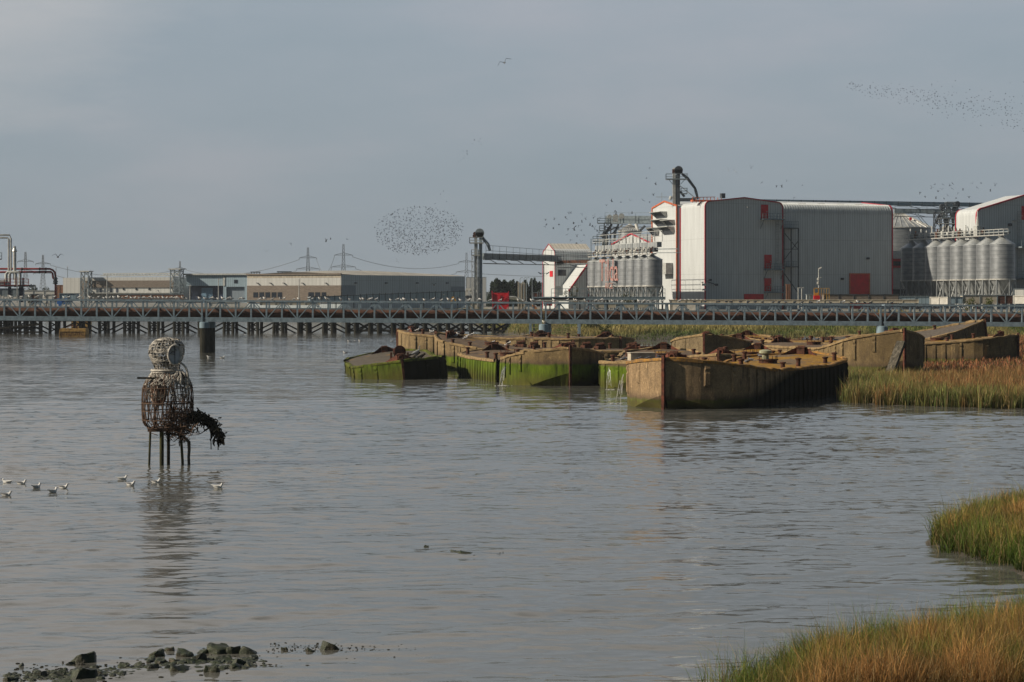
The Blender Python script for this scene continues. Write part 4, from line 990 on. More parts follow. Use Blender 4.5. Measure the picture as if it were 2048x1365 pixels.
# ---------------- buildings on the far bank ----------------
class Face:
    """a wall plane through (px,D) turned by rz: converts surveyed image positions into metres along the wall"""
    def __init__(s, px, D, rz, perp=False):
        s.o = (PX(px, D), D); s.rz = R(rz); s.d = (math.cos(s.rz), math.sin(s.rz))
        if perp: s.d = (-math.sin(s.rz), math.cos(s.rz))
    def x(s, px): return onray(px, s.o, s.d)
    def D(s, px): return s.o[1]+s.x(px)*s.d[1]
    def z(s, px, py): return PZ(py, s.D(px))
    def fb(s, m, p0, p1, t, b, y0=-.1, y1=.1):
        x0, x1 = s.x(p0), s.x(p1); pm = (p0+p1)/2; z1, z0 = s.z(pm, t), s.z(pm, b)
        m.box(((x0+x1)/2, (y0+y1)/2, (z0+z1)/2), (abs(x1-x0), abs(y1-y0), abs(z1-z0))); return m
def fb(Fc_, p0, p1, t, b, y0=-.1, y1=.1): return Fc_.fb(MB(), p0, p1, t, b, y0, y1)
def rail(m, p, q, h=1.1, n=None, w=.06, rails=2):
    p, q = Vector(p), Vector(q); L_ = (q-p).length; n = n or max(1, int(L_/1.8))
    for k in range(n+1): a = p.lerp(q, k/n); m.bar(a, a+Vector((0,0,h)), w)
    for r_ in range(rails): z = Vector((0,0,h*(1-r_*.5))); m.bar(p+z, q+z, w)
def ladder(m, x, y, z0, z1, w=.5, cage=True):
    m.bar((x,y,z0),(x,y,z1),.09); m.bar((x+w,y,z0),(x+w,y,z1),.09)
    z = z0
    while z < z1: m.bar((x,y,z),(x+w,y,z),.06); z += .6
    if cage:
        z = z0+2
        while z < z1: m.tube([(x-.1,y,z),(x-.1,y-.6,z),(x+w+.1,y-.6,z),(x+w+.1,y,z)], .04, 4); z += 1.6
def sect(a, b, zb, ze, zr, rad=1.3, xr=None, rnd=(1,1)):
    """gable outline with rounded eaves, from a to b"""
    xr = (a+b)/2 if xr is None else xr; pts = [(a, zb)]
    if rnd[0]:
        for k in range(6): t = PI-k*PI/2/5; pts.append((a+rad+rad*math.cos(t), ze-rad+rad*math.sin(t)))
    else: pts.append((a, ze))
    pts.append((xr, zr))
    if rnd[1]:
        for k in range(6): t = PI/2-k*PI/2/5; pts.append((b-rad+rad*math.cos(t), ze-rad+rad*math.sin(t)))
    else: pts.append((b, ze))
    pts.append((b, zb)); return pts
def outline(m, pts, mk, w=.35, h=.35):
    for i in range(len(pts)-1): m.bar(mk(pts[i]), mk(pts[i+1]), w, h)
GZ = 4.0
RZ = 20.0
A1 = Face(1410, 450, RZ); S1 = Face(1410, 450, RZ, perp=True)
# --- tall white block with red doors ---
t = thing('factory_block', 'tall white clad mill block with red trim and red doors up its shaded front', 'factory', (A1.o[0], A1.o[1], 0), R(RZ))
W1 = A1.x(1565); ze = PZ(402.5, 450); zr = PZ(395.5, 453); sec = sect(0, W1, GZ-.5, ze, zr, 1.2)
o = MB().ext(sec, (0, 13.0, 0)).build('walls', M['white_clad'], t); fixnormals(o)
m = MB(); outline(m, sec, lambda p: (p[0], -.06, p[1]), .26, .26); m.bar((.0,13.0,GZ),(.0,13.0,ze-1),.3); m.build('edge_trim', M['red_trim'], t)
for (p0, p1, a, b) in ((1522,1536,410,437.5),(1528.5,1543,510,537.5),(1528.5,1543,557,583)):
    d = fb(A1, p0, p1, a, b, -.12, .05).build('door', M['red_door'], t)
    m = MB(); x = A1.x(p1)-.35; z = A1.z(p0, (a+b)/2); m.box((x,-.16,z),(.12,.08,.3)); m.build('handle', M['steel_pale'], d)
fb(A1, 1488, 1527, 588.5, 606, -.14, .05).build('roller_door', M['red_door'], t)
for (p0, p1, y_) in ((1520,1564,438.5),(1527,1564,539),(1528,1565,584.5)):
    m = MB(); A1.fb(m, p0, p1, y_, y_+2.2, -1.5, 0); z = A1.z(p0, y_); rail(m, (A1.x(p0),-1.45,z), (A1.x(p1),-1.45,z), 1.25, 7, .07)
    m.bar((A1.x(p0)+.3,-1.4,z-.2),(A1.x(p0)+.1,0,z-2.2),.12); m.bar((A1.x(p1)-.3,-1.4,z-.2),(A1.x(p1)-.3,0,z-2.2),.12)
    m.build('landing', M['steel_grey'], t)
m = MB(); ladder(m, A1.x(1551), -.3, A1.z(1551, 538), A1.z(1551, 440), .7); m.build('caged_ladder', M['galv'], t)
m = MB(); ladder(m, A1.x(1537), -1.5, A1.z(1537, 584), A1.z(1537, 530), .5, False); m.build('ladder', M['steel_pale'], t)
m = MB(); z = A1.z(1415, 570); m.bar((.0,-.2,z+.8),(2.4,-1.0,z),.16); m.box((.9,-.5,z+1.1),(.9,.5,.4)); m.box((2.3,-.9,z),(.8,.5,.5)); m.build('floodlight', M['steel_dark'], t)
m = MB(); m.box((-.5,-.3,z),(1.1,.5,.45)); m.box((-.4,-.3,z-1.1),(.8,.4,.4)); m.box((-.6,.1,z+.5),(.4,.4,.4)); m.build('camera_cluster', M['white'], t)
m = MB(); A1.fb(m, 1398, 1440, 399, 402.5, 3, 4.5)
for k in range(9): x = A1.x(1395)+k*.9; m.bar((x,2.6,ze-.3),(x,2.6,ze+1.0),.12)
m.bar((A1.x(1395),2.6,ze+.9),(A1.x(1440),2.6,ze+1.1),.14); m.build('roof_rail', M['orange_trim'], t)
m = MB(); m.box((A1.x(1455),2.5,PZ(391.5,453)),(.95,.9,1.1)); m.build('roof_vent', M['steel_dark'], t)
# --- narrow gabled block left, with vent hoods ---
t = thing('hooded_block', 'narrow cream gabled tower block at left of the mill with five slanted vent hoods', 'factory', (A1.o[0], A1.o[1], 0), R(RZ))
y0, y1 = 15.0, S1.x(1305); ye = PZ(414, 470); yr = PZ(402.8, 470)
sec = sect(y0, y1, GZ-.5, ye, yr, 1, rnd=(0,0))
o = MB().ext(sec, (26, 0, 0), U=(0,1,0)).build('walls', M['white_clad'], t); fixnormals(o)
m = MB(); outline(m, sec, lambda p: (-.05, p[0], p[1]), .30, .34); m.build('edge_trim', M['orange_trim'], t)
o = MB().box((8, 14, (GZ+ye)/2), (13, 2.2, ye-GZ-.6)).build('link_wall', M['dark_clad'], t)
for (p0, p1, a, b) in ((1313,1334,424,436),(1315,1334,439.5,452),(1334,1349.5,442,452.5),(1305.5,1318,455,471),(1328,1349,455,470)):
    ya, yb = S1.x(p1), S1.x(p0); za, zb = PZ(a, 470), PZ(b, 470); dep = 1.9
    hm = MB().ext([(0, za), (-dep, za), (0, zb)], (0, .1, 0), o=(0, ya, 0)); hm.ext([(0, za), (-dep, za), (0, zb)], (0, .1, 0), o=(0, yb-.1, 0)); hm.box((-dep/2, (ya+yb)/2, za), (dep, yb-ya, .1))
    hm.box((-.05,(ya+yb)/2,(za+zb)/2),(.06,yb-ya,za-zb))
    hd = hm.build('vent_hood', M['steel_pale'], t)
    mm = MB()
    for q in range(4): z_ = zb+(za-zb)*q/4+.15; mm.bar((-.12-dep*.5*q/4, ya+.1, z_), (-.12-dep*.5*q/4, yb-.1, z_), .05, .3)
    mm.build('louvre', M['steel_dark'], hd)
m = MB(); ya, yb = S1.x(1346), S1.x(1330); m.box((-.9,(ya+yb)/2,PZ(537,462)),(1.8,yb-ya,2.6)); m.build('wall_duct', M['steel_pale'], t)
# --- long grey warehouse ---
t = thing('long_warehouse', 'long corrugated warehouse with rounded white eaves and one big square red roller door', 'warehouse', (A1.o[0], A1.o[1], 0), R(RZ))
x0, x1 = W1+.03, A1.x(1793); e2 = A1.z(1680, 408.5)
sec = sect(2.0, 30, GZ-.5, e2, e2+1.2, 1.7)
o = MB().ext(sec, (x1-x0, 0, 0), o=(x0, 0, 0), U=(0,1,0)).build('walls', M['white_clad'], t, smooth=True); fixnormals(o)
m = MB()
k = x0+.3
while k < x1-.3:
    pr = [(2.0-.06, e2-2.2)]+[(2.0+1.7+1.76*math.cos(a), e2-1.7+1.76*math.sin(a)) for a in [PI-q*PI/2/5 for q in range(6)]]+[(7, e2+.22)]
    for i in range(len(pr)-1): m.bar((k, *pr[i]), (k, *pr[i+1]), .22, .14, up=(1,0,0))
    k += .66
m.build('eave_corrugation', M['white_clad'], t)
m = MB(); outline(m, sec[:8], lambda p: (x1+.05, p[0], p[1]), .3, .3); m.build('edge_trim', M['red_trim'], t)
A2 = A1; d = MB(); xa, xb = A1.x(1709), A1.x(1746); d.box(((xa+xb)/2, 1.95, (A1.z(1727,548.5)+GZ)/2), (xb-xa, .12, A1.z(1727,548.5)-GZ)); d = d.build('roller_door', M['red_door'], t)
m = MB()
for a, b in (((xa-.15,1.9,GZ),(xa-.15,1.9,A1.z(1727,548))),((xb+.15,1.9,GZ),(xb+.15,1.9,A1.z(1727,548))),((xa-.3,1.9,A1.z(1727,548)),(xb+.3,1.9,A1.z(1727,548)))): m.bar(a, b, .25)
m.build('door_frame', M['orange_trim'], d)
for px, py in ((1743.5,517),(1692,558)):
    m = MB(); m.box((A1.x(px),1.7,A1.z(px,py)),(.6,.6,.45)); m.build('wall_lamp', M['steel_dark'], t)
m = MB(); 
for k in range(5): m.box((A1.x(1590)+k*5.0, 6.0, e2+.28), (1.6,.9,.10))
m.build('roof_patch', M['rust_red'], t)
# steel escape stair in the corner
t = thing('escape_stair', 'dark steel access frame in the corner between the red doored block and the long warehouse', 'stair', (A1.o[0], A1.o[1], 0), R(RZ))
m = MB(); xa, xb = W1+.3, A1.x(1596); zs = [A1.z(1580, y) for y in (600, 534, 457)]
for x in (xa, (xa+xb)/2, xb): m.bar((x,-.2,GZ),(x,-.2,zs[2]),.22)
for z in zs[1:]: m.box(((xa+xb)/2,.8,z),(xb-xa,2.2,.22))
m.bar((xa,-.2,zs[1]+4),(xb,-.2,zs[1]+4),.12); m.bar((xa,-.2,zs[2]-1),(xb,-.2,zs[1]+3.8),.14); m.bar((xa,-.2,zs[1]+1.5),(xb,-.2,zs[1]+6),.14); m.bar((xa,-.2,zs[1]-1.5),(xb,-.2,zs[0]+1.5),.16)
m.build('frame', M['steel_dark'], t)
m = MB(); rail(m, (xa,-.25,zs[2]), (xb,-.25,zs[2]), 1.6, 8, .07); rail(m, (xa,-.25,zs[1]), (xb,-.25,zs[1]), 1.2, 6, .07); m.build('railing', M['steel_grey'], t)
# --- right hand white building ---
B3 = Face(1953, 457, RZ); S3 = Face(1953, 457, RZ, perp=True)
t = thing('right_mill', 'white building with thick red roof edge behind the right hand silos', 'factory', (B3.o[0], B3.o[1], 0), R(RZ))
ze = PZ(416.5, 457); x9 = B3.x(2150); dep = S3.x(1912)
sec = sect(0, x9, GZ, ze, ze+3.3, 1.6)
o = MB().ext(sec, (0, dep, 0)).build('walls', M['white_clad'], t); fixnormals(o)
m = MB(); outline(m, sec[:8], lambda p: (p[0], -.08, p[1]), .5, .34); outline(m, sec[:7], lambda p: (p[0], dep, p[1]), .25, .25); m.build('edge_trim', M['red_trim'], t)
m = MB(); B3.fb(m, 2043, 2060, 413, 440, -.15, .1); m.build('door', M['red_door'], t)
m = MB(); ladder(m, B3.x(2033), -.5, B3.z(2033, 575), B3.z(2033, 423), .9); m.build('caged_ladder', M['galv'], t)
for p0, yy_ in ((2028,494),(2030,557)):
    m = MB(); B3.fb(m, p0, 2075, yy_, yy_+3, -3.2, 0); rail(m, (B3.x(p0),-3.1,B3.z(p0,yy_)), (B3.x(2075),-3.1,B3.z(p0,yy_)), 1.5, 7, .08); m.build('landing', M['steel_grey'], t)
m = MB(); B3.fb(m, 2025,2031,441,443,-.8,0); m.build('bracket', M['steel_pale'], t)
m = MB(); m.box((B3.x(2019),-.2,B3.z(2019,450)),(.8,.5,.6)); m.build('wall_lamp', M['steel_dark'], t)

# --- silos on legs ---
U_ = Vector((-math.sin(R(RZ)), math.cos(R(RZ)), 0)); V_ = Vector((math.cos(R(RZ)), math.sin(R(RZ)), 0)); Nn = -V_
def make_silo(label, r, zb, zt, cone, group, seed):
    t = thing('hopper_silo', label, 'silo', group=group); t.rotation_euler[2] = R(RZ)
    m = MB(); m.lathe((0,0,0), [(r,zb),(r,zt)], 36); m.build('shell', M['silo'], t, smooth=True)
    m = MB(); m.lathe((0,0,0), [(r+.1,zt),(r+.06,zt+.08),(.45,zt+cone),(.4,zt+cone+.2),(0,zt+cone+.2)], 36); m.build('cone_roof', M['galv'], t, smooth=True)
    m = MB(); m.lathe((0,0,0), [(r+.07,zb-.28),(r+.07,zb+.02)], 36); m.build('ring_beam', M['silver'], t, smooth=True)
    m = MB(); m.lathe((0,0,0), [(.35,zb-4.4),(r-.1,zb-.1)], 28); m.build('hopper', M['galv'], t, smooth=True)
    lm = MB(); lm.bar((0,0,GZ-.2),(0,0,zb-.2),.26,.26,up=(0,1,0)); first = None
    for k in range(6):
        a = k*PI/3+PI/6
        if first is None: first = lm.build('leg', M['galv'], t); o = first
        else: o = first.copy(); COL.objects.link(o); o.parent = t
        o.location = (r*math.cos(a), r*math.sin(a), 0)
    m = MB()
    for k in range(6):
        a, b = k*PI/3+PI/6, (k+1)*PI/3+PI/6; p, q = Vector((r*math.cos(a), r*math.sin(a), 0)), Vector((r*math.cos(b), r*math.sin(b), 0)); z0, z1 = Vector((0,0,GZ+1.6)), Vector((0,0,zb-.5))
        m.bar(p+z0, q+z1, .10); m.bar(q+z0, p+z1, .10); m.bar(p+z0, q+z0, .10)
    m.build('brace', M['galv'], t)
    return t
ordn = ['first','second','third','fourth','fifth','sixth','seventh','eighth']
c0 = Vector((PX(2005, 445), 445, 0)); zbR, ztR = PZ(558, 445), PZ(489.5, 445)
s0 = None
for i in range(8):
    lab = ('big fully visible hopper silo at the right end of the right hand row' if i == 0 else ordn[7-i]+' from left in the right hand row of steel hopper silos'+(', shaded' if i > 5 else ''))
    if i == 0: s0 = make_silo(lab, 2.78, zbR, ztR, 1.75, 'right hand row of hopper silos', 1); s = s0
    else: s = copy_tree(s0, label=lab)
    s.location = c0+U_*5.4*i
t = thing('silo_catwalk', 'pale railed catwalk running over the cone tops of the right hand silos', 'catwalk', c0+Vector((0,0,0)), R(RZ))
zc = ztR+2.1; m = MB(); m.box((-.6, 18.5, zc), (1.3, 42, .22)); m.build('walkway', M['silver'], t)
m = MB(); rail(m, (-1.2,-2.2,zc), (-1.2,39,zc), 1.3, 22, .08); rail(m, (0,-2.2,zc), (0,39,zc), 1.3, 22, .08); m.build('railing', M['steel_pale'], t)
m = MB()
for k in range(8): m.tube([(1.4,5.4*k+2.6,ztR+1.0),(1.4,5.4*k+2.6,ztR+1.9)], .7, 12)
m.build('dust_filters', M['galv'], t)
m = MB(); m.tube([(.5,-2,zc+.6),(.5,39,zc+.6)], .3, 8); m.build('feed_pipe', M['steel_grey'], t)
for k in range(14):
    y_ = 8+k*2.4; m = MB(); m.box((.3,y_,zc+.9), (.8,.8,random.uniform(.6,1.5))); m.tube([(.3,y_,zc+1),(.8,y_+.8,zc+random.uniform(1.8,3))], .16, 6); m.build('valve_gear', M['rust'] if k % 4 == 0 else M['steel_pale'], t)
m = MB(); m.tube([(-.6,9,zc),(-.6,9,zc+5.8)], .14, 6); m.box((-.6,9,zc+1.2),(1.2,1.5,2.2)); m.tube([(-.6,9,zc+2.2),(-.6,9,zc+4.5)], [.5,.2], 8); m.build('weather_mast', M['steel_pale'], t)
# left row
c1 = Vector((PX(1305, 432), 432, 0)); zbL, ztL = PZ(571, 432), PZ(520, 432)
for i in range(8):
    lab = ('big hopper silo nearest the white wall, ending the left hand row' if i == 0 else ordn[7-i]+' from the left in the left hand row of grey hopper silos')
    s = make_silo(lab, 2.16, zbL, ztL, 1.0, 'left hand row of hopper silos', 1) if i == 0 else copy_tree(sL, label=lab)
    if i == 0: sL = s
    s.location = c1+U_*4.5*i
t = thing('silo_gantry', 'cluttered grey gantry of rails, ducts and valves above the left hand silos', 'gantry', c1, R(RZ))
zc = ztL+1.25; m = MB(); m.box((-1.0, 15, zc), (1.2, 36, .25)); m.build('walkway', M['silver'], t)
m = MB(); rail(m, (-1.6,-2,zc), (-1.6,33,zc), 1.2, 18, .08); rail(m, (-.4,-2,zc+2.7), (-.4,33,zc+2.7), 1.2, 18, .08); rail(m, (1.4,-2,zc+2.7), (1.4,33,zc+2.7), 2.3, 9, .10)
m.build('railing', M['steel_pale'], t)
m = MB(); m.box((.5, 15, zc+2.0), (1.1, 35, 1.1)); m.build('trough_conveyor', M['galv'], t)
for k in range(16):
    y_ = -1+k*2.15; m = MB(); m.box((.2,y_,zc+.9), (.9,1.1,.9)); m.build('slide_valve', M['steel_dark'], t)
    m = MB(); m.sphere((-.6,y_+.8,zc+.75), .34, 8, 5); m.tube([(-.2,y_+.4,zc+1.6),(-.6,y_+.8,zc+.2)], .13, 6); m.build('actuator', M['white'] if k % 3 else M['rust'], t)
for k in range(9):
    y_ = k*4.0-1; m = MB(); m.bar((-1.7,y_,zc-1.0),(-1.7,y_,zc+4.2),.09); m.build('lamp_post', M['steel_grey'], t)
m = MB(); m.bar((0,-2,zc+1),(3.4,-6,zc+1),.18); m.bar((0,-2,zc+.2),(4,-6,zc+.2),.14); m.build('outrigger', M['steel_grey'], t)
t['label'] = 'cluttered grey gantry of rails, ducts and valves above the left hand silos'
# faded lettering across the left row
def text_obj(name, s, size, mat, parent=None, bold=0.0):
    cu = bpy.data.curves.new(name, 'FONT'); cu.body = s; cu.size = size; cu.extrude = .03; cu.offset = bold; cu.resolution_u = 3
    tmp = bpy.data.objects.new('tmp_text', cu); COL.objects.link(tmp); bpy.context.view_layer.update()
    me = bpy.data.meshes.new_from_object(tmp.evaluated_get(bpy.context.evaluated_depsgraph_get())); me.name = name
    bpy.data.objects.remove(tmp); me.materials.clear(); me.materials.append(mat)
    o = bpy.data.objects.new(name, me); COL.objects.link(o)
    if parent: o.parent = parent
    return o
FS = Face(1305, 432, RZ, perp=True); off = Nn*2.22; FS.o = (FS.o[0]+off.x, FS.o[1]+off.y)
t = thing('wall_lettering', 'faded red and white painted words across the left hand silos', 'lettering', (0,0,0))
def place_text(s, p0, p1, ptop, pbot, mat):
    o = text_obj('word', s, 1.0, mat, t, 0.0); d = o.dimensions; bpy.context.view_layer.update()
    xs = [v.co.x for v in o.data.vertices]; ys_ = [v.co.y for v in o.data.vertices]
    a, b = FS.x(p0), FS.x(p1); w = abs(a-b); Dm = FS.D((p0+p1)/2); z0, z1 = PZ(pbot, Dm), PZ(ptop, Dm)
    sx, sy = w/(max(xs)-min(xs)), (z1-z0)/(max(ys_)-min(ys_)); base = c1+U_*max(a, b)+off
    ux = -U_
    for v in o.data.vertices:
        lx, ly, lz = (v.co.x-min(xs))*sx, (v.co.y-min(ys_))*sy, v.co.z
        v.co = base+ux*lx+Vector((0,0,z0+ly))+Nn*lz
place_text('Tilda', 1199, 1236, 519, 563, M['faded_red']); place_text('RICE', 1211, 1226, 566, 578, M['faded_red'])

# --- left shed with cream roof, and the red trimmed hood ---
C1_ = Face(1110, 480, RZ); S1_ = Face(1110, 480, RZ, perp=True)
t = thing('loading_shed', 'white gabled loading shed with curved cream roof where the conveyor arrives', 'shed', (C1_.o[0], C1_.o[1], 0), R(RZ))
dep = S1_.x(1086); ze = PZ(499, 480); L_ = C1_.x(1184)
sec = sect(0, dep, GZ, ze, ze+1.4, 1.2, rnd=(1,1))
o = MB().ext(sec, (L_, 0, 0), U=(0,1,0)).build('walls', M['white_clad'], t, smooth=True); fixnormals(o)
o = MB().ext([(1.3, ze+.04),(dep/2, ze+1.5),(dep-1.3, ze+.04),(dep/2, ze+1.42)], (L_+.2, 0, 0), U=(0,1,0), o=(-.1,0,0)).build('roof', M['roof_clad'], t); fixnormals(o)
m = MB(); outline(m, sec, lambda p: (-.05, p[0], p[1]), .14, .14); m.build('edge_trim', M['red_trim'], t)
m = MB(); m.box((-.06, S1_.x(1103), PZ(548, 482)), (.1, 2.0, 1.4)); m.build('window', M['red_door'], t)
m = MB(); C1_.fb(m, 1116, 1132, 540, 552, -.08, .02); m.build('dark_opening', M['glass_dark'], t)
D5 = 474; t = thing('intake_hood', 'sloping cream intake hood with bold red edges in front of the loading shed', 'intake hood', (PX(1137, D5), D5, 0), R(RZ))
C5 = Face(1137, D5, RZ); zt5 = C5.z(1175, 530); zb5 = C5.z(1137, 583); xw = C5.x(1176); dp = 8.5
o = MB().ext([(0, GZ-.3),(xw, GZ-.3),(xw, zt5),(xw-.3, zt5),(0, zb5)], (0, dp, 0)).build('body', M['white_clad'], t); fixnormals(o)
m = MB(); m.bar((0,-.1,zb5),(xw-.2,-.1,zt5),.42,.3); m.bar((xw,-.1,GZ),(xw,-.1,zt5+.3),.36,.3); m.bar((0,dp,zb5),(xw-.2,dp,zt5),.16,.16); m.build('edge_trim', M['red_trim'], t)

# --- second gable behind the silos ---
G2 = Face(1224, 488, -50); t = thing('gabled_shed', 'white gable with thin red verge rising behind the left hand silos', 'shed', (G2.o[0], G2.o[1], 0), R(-50))
w_ = G2.x(1302); ze = G2.z(1224, 489); zr = G2.z(1262, 467.5); sec = sect(0, w_, GZ, ze, zr, 1, rnd=(0,0))
o = MB().ext(sec, (0, 26, 0)).build('walls', M['white_clad'], t); fixnormals(o)
m = MB(); outline(m, sec[1:4], lambda p: (p[0], -.1, p[1]), .3, .3); m.build('verge_trim', M['red_trim'], t)
# --- round bin behind, machinery gantries ---
def bin_(px, pyb, pyt, D, wpx, label, ribs=True, rad=None):
    x = PX(px, D); t = thing('grain_bin', label, 'silo', (x, D, 0), 0); r = rad or wpx/F*D/2; ze = PZ(pyb, D); zt = PZ(pyt, D)
    m = MB(); m.lathe((0,0,0), [(r,GZ),(r,ze)], 40); m.build('shell', M['silo'], t, smooth=True)
    m = MB(); m.lathe((0,0,0), [(r+.2,ze),(r*.06,zt),(0,zt)], 40); m.build('cone_roof', M['galv'], t, smooth=True)
    m = MB()
    if ribs:
        for k in range(30): a = 2*PI*k/30; m.bar((r*1.01*math.cos(a), r*1.01*math.sin(a), ze+.1), (r*.07*math.cos(a), r*.07*math.sin(a), zt+.05), .14, .16)
    m.lathe((0,0,0), [(r+.25,ze-.15),(r+.25,ze+.05)], 40); m.build('roof_ribs', M['silver'], t)
    m = MB(); m.lathe((0,0,zt), [(r*.1,-.2),(r*.1,.5),(0,.6)], 12); m.build('roof_cap', M['steel_grey'], t); return t
bin_(1260, 463, 449, 530, 46, 'round grain bin with low cone roof behind the white gable')
tb = bin_(1797, 457, 425, 520, 134, 'very large grain bin with ribbed cone roof peeping out right of the long warehouse')
m = MB(); m.box((2.3,-4.2,PZ(439,516)),(.55,.5,.9)); m.build('roof_hatch', M['red_door'], tb)
bin_(1893, 474, 450, 500, 58, 'ribbed cone topped bin under the machinery tower, left of the right hand building')
bin_(1925, 478, 455, 510, 50, 'cone topped bin half hidden behind the right hand building')
def gantry(label, p, q, w, h, mat, railside=True, name='conveyor_gantry'):
    """box conveyor from p to q with hand rails, joints and cross frames"""
    p, q = Vector(p), Vector(q); t = thing(name, label, 'conveyor', p); d = q-p; L_ = d.length; n = max(3, int(L_/3.2))
    m = MB(); m.bar((0,0,0), d, w, h); m.build('casing', M[mat], t)
    side = d.cross(Vector((0,0,1))).normalized()*(w/2+.5)
    m = MB(); m.bar(side*.9+Vector((0,0,-h/2)), d+side*.9+Vector((0,0,-h/2)), .9, .14)
    if railside:
        for s in (1,): rail(m, side+Vector((0,0,-h/2+.1)) if h > 1.4 else side+Vector((0,0,h*.1)), d+side+Vector((0,0,-h/2+.1)), h/2+1.6, n, .08)
    m.build('walkway_rail', M['steel_grey'], t)
    m = MB()
    for k in range(n+1):
        c = d*(k/n); m.bar(c+side*.98+Vector((0,0,-h/2)), c+side*.98+Vector((0,0,h/2)), .14, .14); 
        if k < n: c2 = d*((k+1)/n); m.bar(c+side*.5+Vector((0,0,-h/2-.1)), c2+side*.5+Vector((0,0,-h/2-.9)) if k % 2 else c2+side*.5+Vector((0,0,-h/2-.1)), .12)
    m.bar(side*.5+Vector((0,0,-h/2-.9)), d+side*.5+Vector((0,0,-h/2-.9)), .16, .16)
    m.build('frame', M['steel_dark'], t); return t
gantry('long dark conveyor gantry bridging from the elevator tower to the white loading shed', P(962, 513, 440), P(1118, 517.5, 474), 1.5, 1.35, 'steel_grey')
gantry('rust brown walkway gantry between the loading shed and the left hand silos', P(1118, 525, 472), P(1186, 524, 464), 1.4, .8, 'rust')
gantry('high dark blue conveyor gantry above the round bin, left of the hooded block', P(1214, 440, 505), P(1306, 440, 500), 1.7, 1.9, 'steel_grey')
gantry('very long dark conveyor casing running along above the warehouse roof line', P(1500, 403, 500), P(2120, 412.5, 520), 1.6, 1.0, 'steel_blue', False)
gantry('lower dark conveyor gantry from the warehouse roof to the machinery tower', P(1788, 422.5, 505), P(1884, 424, 505), 1.5, 1.0, 'steel_grey')
def lattice(m, c, w, z0, z1, step, r=.08):
    x, y = c
    cs = [(x-w/2,y-w/2),(x+w/2,y-w/2),(x+w/2,y+w/2),(x-w/2,y+w/2)]
    for a in cs: m.bar((*a,z0),(*a,z1),r*1.6)
    z = z0; f = 0
    while z < z1-.1:
        z2 = min(z+step, z1)
        for i in range(4):
            a, b = cs[i], cs[(i+1) % 4]
            if f % 2: a, b = b, a
            m.bar((*a,z),(*b,z2),r); m.bar((*a,z2),(*b,z2),r)
        z = z2; f += 1
def platform(t, c, w, d, z, mat='steel_grey', h=1.2):
    m = MB(); m.box((c[0], c[1], z), (w, d, .22)); m.build('platform', M[mat], t)
    m = MB(); x0, x1, y0, y1 = c[0]-w/2, c[0]+w/2, c[1]-d/2, c[1]+d/2
    for a, b in (((x0,y0),(x1,y0)),((x1,y0),(x1,y1)),((x1,y1),(x0,y1)),((x0,y1),(x0,y0))): rail(m, (*a, z), (*b, z), h, None, .07)
    m.build('railing', M[mat], t)
# elevator tower (bucket elevator) on the quay
D = 438; k_ = D/F; t = thing('bucket_elevator', 'tall grey bucket elevator tower with domed head standing alone left of the loading shed', 'elevator tower', (PX(957, D), D, 0))
def lx(px): return (px-957)*k_
def lz(py): return PZ(py, D)
m = MB(); m.bar((lx(951.5),0,GZ),(lx(951.5),0,lz(470)),.62,.9,up=(0,1,0)); m.build('leg_casing', M['galv'], t)
m = MB(); m.bar((lx(961.5),0,GZ),(lx(961.5),0,lz(470)),.66,.9,up=(0,1,0)); m.build('leg_casing', M['steel_blue'], t)
m = MB(); m.bar((lx(957),.1,GZ),(lx(957),.1,lz(500)),.16,.2,up=(0,1,0)); m.bar((lx(955),-.6,GZ),(lx(955),-.6,lz(486)),.10); m.bar((lx(958.5),-.6,GZ),(lx(958.5),-.6,lz(486)),.10)
m.build('ladder', M['steel_grey'], t)
m = MB(); m.tube([(lx(959.5),-.65,lz(466.5)),(lx(959.5),.65,lz(466.5))], .98, 20); m.box((lx(959.5),0,lz(470)),(1.7,1.3,1.0)); m.build('head_hood', M['steel_grey'], t, smooth=True)
m = MB(); m.tube([(lx(950),-.5,lz(468)),(lx(950),.4,lz(468))], .42, 12); m.box((lx(951),0,lz(473)),(1.2,1,.6)); m.build('drive_motor', M['rust'], t)
m = MB(); m.tube([(lx(964),0,lz(474)),(lx(969),0,lz(481)),(lx(976),0,lz(489)),(lx(980),0,lz(502))], [.30,.34,.36,.30], 8); m.build('spout', M['steel_grey'], t)
platform(t, (lx(953), 0), 28*k_, 2.4, lz(486.5), 'steel_pale'); platform(t, (lx(952), 0), 18*k_, 2.4, lz(511), 'steel_pale')
m = MB(); lattice(m, (lx(949), 0), 1.15, GZ, lz(511), 1.9, .07); m.build('lattice_mast', M['steel_pale'], t)
m = MB(); 
for k in range(8): m.box((lx(955+random.uniform(-6,6)), -.4, lz(random.uniform(555,598))), (.35,.3,.5))
m.build('junction_box', M['steel_pale'], t)
# machinery tower on top of the mill
D = 466; k_ = D/F; t = thing('roof_elevator', 'dark elevator head tower with a bent chute standing above the mill roof', 'elevator tower', (PX(1352, D), D, 0))
def lx(px): return (px-1352)*k_
zr0 = PZ(412, D)
m = MB(); m.bar((lx(1348),0,zr0),(lx(1348),0,PZ(346,D)),.66,.8,up=(0,1,0)); m.build('leg_casing', M['silver'], t)
m = MB(); m.bar((lx(1357),0,zr0),(lx(1357),0,PZ(345,D)),.66,.8,up=(0,1,0)); m.bar((lx(1352),.2,zr0),(lx(1352),.2,PZ(350,D)),.4,.5,up=(0,1,0)); m.build('leg_casing', M['steel_dark'], t)
m = MB(); m.tube([(lx(1357),-.6,PZ(341,D)),(lx(1357),.6,PZ(341,D))], .98, 20); m.box((lx(1357),0,PZ(344,D)),(1.8,1.2,.9)); m.build('head_hood', M['steel_dark'], t, smooth=True)
